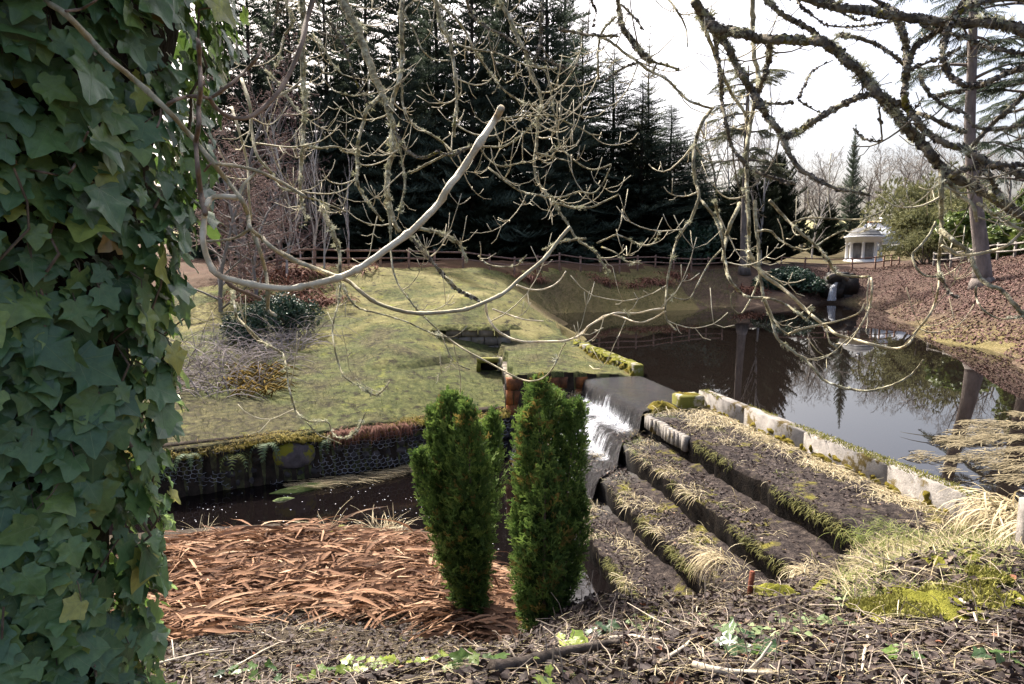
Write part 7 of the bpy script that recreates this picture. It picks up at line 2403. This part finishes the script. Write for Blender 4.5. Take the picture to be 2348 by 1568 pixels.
# ivy sprigs and small weeds
M_ivyl = ivy_mat('ground_ivy_leaf', [(0, (.035, .075, .035)), (.35, (.065, .13, .045)), (.7, (.17, .27, .05)), (1, (.34, .40, .07))], .5, .4)
M_weedleaf = mat('weed_leaves', [(.3, (.10, .16, .06)), (.7, (.20, .27, .12))], 10, 3, .6, 0, tint=[(0, (.07, .12, .04)), (1, (.26, .32, .14))], transl=.3)
def sprig(label, px, py, n, rad, size, t0, mat_, name='ivy_sprig', cat='ivy', lens=False, up=.08):
    g = np.array(ground_hit(px, py))
    root = thing(name, label, cat, tuple(g), 'small plants on the near bank')
    st = MB()
    temp = [lens_leaf(1, .42, .08, .2)] * 2 if lens else [(q[0], q[1]) for q in LEAVES]
    for i in range(n):
        a = RNG.uniform(0, 6.28)
        rr = rad * math.sqrt(RNG.random())
        p = g + np.array((rr * math.cos(a), rr * math.sin(a), 0))
        p[2] = float(gz(p[0], p[1])) + RNG.uniform(.02, up)
        d = np.array([[math.cos(a) + RNG.normal(0, .4), math.sin(a) + RNG.normal(0, .4), RNG.normal(-.1, .2)]])
        nn = np.array([[RNG.normal(0, .35), -.35 + RNG.normal(0, .3), 1.0]])
        k = RNG.integers(0, len(temp))
        M1 = axes(d, nn)[0] * size * RNG.uniform(.6, 1.2)
        V = temp[k][0] @ M1.T + p
        at = {'tint': np.full(len(V), float(np.clip(t0 + RNG.normal(0, .2), 0, 1)))}
        if not lens:
            at['luv'] = LEAVES[k][2]
        part('leaf', V, temp[k][1], mat_, root, at, True)
        st.tube([p, (p + g) / 2 + np.array((0, 0, .02)), g], [.0015, .0018, .002], 4, False)
    st.part('stem', M_ivystem, root)
for lab, px, py, n, rad, sz, t0 in [('ivy sprig with pale-veined leaves at bottom centre right', 1720, 1490, 16, .14, .085, .3), ('ivy runner at the foot of the right evergreen', 1370, 1455, 12, .15, .07, .2), ('yellowing ivy on the log at bottom centre', 1320, 1500, 11, .13, .07, .85),
                                ('single dark ivy rosette near the bottom right corner', 2285, 1530, 5, .06, .085, .25), ('sunlit yellow-green ivy along the bottom edge left of centre', 845, 1536, 26, .24, .09, .9), ('second bunch of sunlit ivy along the bottom edge', 985, 1532, 20, .2, .085, .9),
                                ('third bunch of ivy at the bottom edge below the left evergreen', 1075, 1535, 9, .12, .07, .7), ('dim ivy at the bottom edge next to the ivy tree', 560, 1560, 10, .2, .075, .3), ('dim ivy at the bottom edge under the pale sticks', 700, 1562, 9, .18, .07, .5), ('pale ivy leaf pair among sticks at bottom right', 2080, 1530, 3, .08, .07, .7), ('ivy bunch at the bottom edge right of the centre', 1240, 1560, 9, .15, .06, .6)]:
    sprig(lab, px, py, n, rad, sz, t0, M_ivyl)  # sunlit and dim sprigs: sun and shade put into the leaf tint
for lab, px, py, n, rad, sz, t0 in [('pale green weed patch left of the large moss on the near slope', 1830, 1430, 34, .16, .05, .7), ('green leafy weed clump beside the pale weed patch', 1905, 1440, 30, .13, .06, .35), ('light green rosettes above the ivy sprig', 1780, 1465, 26, .14, .045, .8), ('tiny green seedlings at the bank lip', 1620, 1425, 14, .16, .03, .6), ('light green weeds right of the grey stone', 1950, 1395, 16, .1, .04, .7), ('green weed clump behind the ivy sprig', 1700, 1455, 22, .12, .05, .6), ('low green weeds near the lip above the crooked stick', 1480, 1440, 18, .14, .04, .5), ('green weed tuft low at bottom right of the tall grey stick', 2060, 1500, 14, .1, .05, .5)]:
    sprig(lab, px, py, n, rad, sz, t0, M_weedleaf, 'weed_plant', 'weed', True, .05)

# mossy grass on the sunlit right slope
def moss_sampler(n):
    Y = RNG.uniform(4.3, 7.7, n * 4)
    x = RNG.uniform(.50, .80, n * 4) * Y
    ok = (zones(x, Y) == 1) & (vnoise(x, Y, 1.5, 191, 3) > .36)
    return x[ok][:n], Y[ok][:n]
scatter_blades(15000, moss_sampler, (.03, .13), M_greengrass, 'yellow-green mossy grass on the sunlit slope below the wall end', 'grass', 'slope_grass', lambda x, y: .45 + .7 * (vnoise(x, y, 2, 195, 3) - .35), .35, .8)
scatter_blades(9000, moss_sampler, (.06, .24), M_straw, 'dry blades mixed into the sunlit slope', 'grass', 'slope_straw', lambda x, y: .5 + 0 * x, .75, .5)
# leaf litter on the far right bank
def rb_sampler(n):
    Y = RNG.uniform(14, 58, n * 4)
    x = RNG.uniform(.40, .80, n * 4) * Y
    h = tps_up(x, Y)
    ok = (h > .03) & (h < 4) & (vnoise(x, Y, .6, 201, 3) > np.clip(.50 - h * .4, .12, .5))
    return x[ok][:n], Y[ok][:n]
x, y = rb_sampler(44000)
k = len(x)
Nn = ground_normals(x, y, .4)
M_ = frames(Nn + RNG.normal(0, .5, (k, 3)), RNG.uniform(0, 6.28, k)) * RNG.uniform(.06, .13, k)[:, None, None]
M_bankleaf = mat('beech_litter', [(.3, (.10, .045, .035)), (.7, (.22, .12, .09))], 3, 3, .8, 0, tint=[(0, (.04, .022, .02)), (.5, (.12, .062, .050)), (.85, (.22, .13, .10)), (1, (.42, .35, .29))], tmix=.8)
FLAT = [(np.array([(-.3, 0, .1 * q), (.3, .05, 0), (.22, .6, .15 * q), (0, 1.0, 0), (-.28, .55, .1)]) - np.array((0, .5, 0)), np.array([(0, 1, 2), (0, 2, 4), (4, 2, 3)])) for q in (-1, .5, 1.2)]
V, Fq, A = stamp_multi(FLAT, M_, np.column_stack([x, y, gz(x, y) + .02]), np.clip(RNG.beta(1.6, 2.4, k), 0, 1))
tag_stuff(part('bank_leaf_litter', V, Fq, M_bankleaf, None, {'tint': A}, True), 'red-brown fallen leaves over the right pond bank', 'litter')
def rb_straw(n):
    Y = RNG.uniform(15, 44, n * 5)
    x = RNG.uniform(.45, .80, n * 5) * Y
    h = tps_up(x, Y)
    ok = (h > .02) & (h < .75)
    return x[ok][:n], Y[ok][:n]
scatter_blades(9000, rb_straw, (.12, .4), M_straw, 'bleached grass along the right water edge', 'grass', 'bank_straw', lambda x, y: .35 + .4 * (vnoise(x, y, .7, 205, 3) - .3), .7, .6)
# leaf crumbs on the terraces
k, u, v = stepA_sampler(9000)
x, y = duv(u, v)
n = len(x)
M_ = frames(np.array((0, 0, 1.0)) + RNG.normal(0, .4, (n, 3)), RNG.uniform(0, 6.28, n)) * RNG.uniform(.02, .065, n)[:, None, None]
V, Fq, A = stamp_multi(DEAD, M_, np.column_stack([x, y, np.array(LIPZ)[k] + RNG.uniform(.0, .06, n)]), np.clip(RNG.beta(1.5, 2.0, n), 0, .95))
tag_stuff(part('terrace_litter', V, Fq, M_litter, None, {'tint': A}, True), 'dark leaf crumbs over the spillway terraces', 'litter')
# fuzzy moss and grass edge over the gabion and along the stream lip
n = 7000
s = RNG.uniform(0, GLEN, n)
o_ = RNG.uniform(-.3, .16, n)
zt = -.76 + .05 * np.sin(s * 2) - np.clip(o_, 0, 1) * .5 + RNG.uniform(-.03, .04, n)
pg = np.array([gpt(a_, b_, c_) for a_, b_, c_ in zip(s, o_, zt)])
az = math.atan2(GN[1], GN[0]) + RNG.normal(0, .9, n)
el = RNG.normal(.45, .5, n)
Yd = np.stack([np.cos(az) * np.cos(el), np.sin(az) * np.cos(el), np.sin(el)], -1)
M_ = axes(Yd, np.array((0, 0, 1.0)) + RNG.normal(0, .3, (n, 3))) * RNG.uniform(.05, .17, n)[:, None, None]
T3 = blade_template(3, 1.6, .05)
M_edge = mat('ochre_edge_grass', [(.3, (.13, .10, .025)), (.7, (.26, .20, .055))], 3, 4, .9, 0, tint=[(0, (.075, .05, .02)), (.5, (.21, .165, .04)), (1, (.34, .28, .08))], tmix=.7, transl=.2)
V, FL, A = stamp(T3[0], T3[1], M_, pg, np.clip(vnoise(s, o_, 1.4, 211, 3) * 1.3 - .1 + RNG.normal(0, .12, n), 0, 1))
tag_stuff(part('edge_grass', V, FL, M_edge, None, {'tint': A['tint']}), 'ochre moss and grass fringe along the gabion top', 'grass')
# fuzzy tips on the moss of the parapet and near slope
n = 5200
u = RNG.uniform(3.5, 10.7, n)
v = RNG.uniform(-1.62, -1.39, n)
keep = vnoise(u, v * 3, 1.0, 221, 3) + np.clip((u - 7.5) * .05, -.05, .12) > .53
u, v = u[keep], v[keep]
x, y = duv(u, v)
k = len(x)
M_ = axes(RNG.normal(0, .6, (k, 3)) + np.array((0, 0, .7)), RNG.normal(0, 1, (k, 3))) * RNG.uniform(.018, .05, k)[:, None, None]
T3b = blade_template(2, 1.0, .16)
V, FL, A = stamp(T3b[0], T3b[1], M_, np.column_stack([x, y, np.full(k, .298)]), np.clip(.45 + RNG.normal(0, .25, k), 0, 1))
M_mossfuzz = mat('moss_shoots', [(.3, (.10, .11, .02)), (.7, (.24, .24, .04))], 8, 4, .9, 0, tint=[(0, (.05, .048, .018)), (.5, (.20, .19, .045)), (1, (.42, .40, .11))], tmix=.75, transl=.25)
o = part('moss_shoots', V, FL, M_mossfuzz, wall_r, {'tint': A['tint']}, False, 'stuff')
n = 9000
c = RNG.integers(0, 3, n)
hum = np.array([ground_hit(2140, 1390)[:2], ground_hit(2015, 1400)[:2], ground_hit(2260, 1330)[:2]])
rad = np.array([.46, .2, .22])
a, r_ = RNG.uniform(0, 6.283, n), np.sqrt(RNG.random(n))
x = hum[c, 0] + np.cos(a) * r_ * rad[c]
y = hum[c, 1] + np.sin(a) * r_ * rad[c] * .6
keep = vnoise(x, y, 4.0, 231, 3) > .30 + .34 * r_ ** 2
x, y = x[keep], y[keep]
k = len(x)
M_ = axes(RNG.normal(0, .5, (k, 3)) + np.array((0, 0, .8)), RNG.normal(0, 1, (k, 3))) * RNG.uniform(.02, .05, k)[:, None, None]
V, FL, A = stamp(T3b[0], T3b[1], M_, np.column_stack([x, y, gz(x, y) + .03]), np.clip(.55 + RNG.normal(0, .25, k), 0, 1))
tag_stuff(part('slope_moss', V, FL, M_mossfuzz, None, {'tint': A['tint']}), 'bright moss shoots on the hump of the near slope', 'moss')
# moss and grass hanging over the terrace lips
n = 7500
k = RNG.integers(0, 4, n)
u = 3.9 + .5 * k + RNG.beta(1.6, .9, n) * (np.array(UEND)[k] - 3.9 - .5 * k)
keep = vnoise(u, k * 3.0, 1.1, 241, 3) + (u - 7) * .035 > .52
k, u = k[keep], u[keep]
n = len(k)
v = np.array(LIPV)[k] + RNG.normal(-.02, .035, n)
x, y = duv(u, v)
az = math.atan2(SN[1], SN[0]) + RNG.normal(0, .7, n)
el = RNG.normal(.1, .5, n)
Yd = np.stack([np.cos(az) * np.cos(el), np.sin(az) * np.cos(el), np.sin(el)], -1)
M_ = axes(Yd, np.array((0, 0, 1.0)) + RNG.normal(0, .3, (n, 3))) * RNG.uniform(.04, .15, n)[:, None, None]
V, FL, A = stamp(T3[0], T3[1], M_, np.column_stack([x, y, np.array(LIPZ)[k] + RNG.uniform(-.10, .03, n)]), np.clip(RNG.beta(1.5, 2.2, n), 0, 1))
M_lip = mat('lip_moss', [(.3, (.06, .06, .02)), (.7, (.16, .15, .045))], 3, 4, .9, 0, tint=[(0, (.03, .034, .012)), (.5, (.12, .12, .03)), (1, (.28, .25, .10))], tmix=.7, transl=.15)
tag_stuff(part('lip_moss', V, FL, M_lip, None, {'tint': A['tint']}), 'olive moss and grass fringing the edges of the spillway terraces', 'moss')
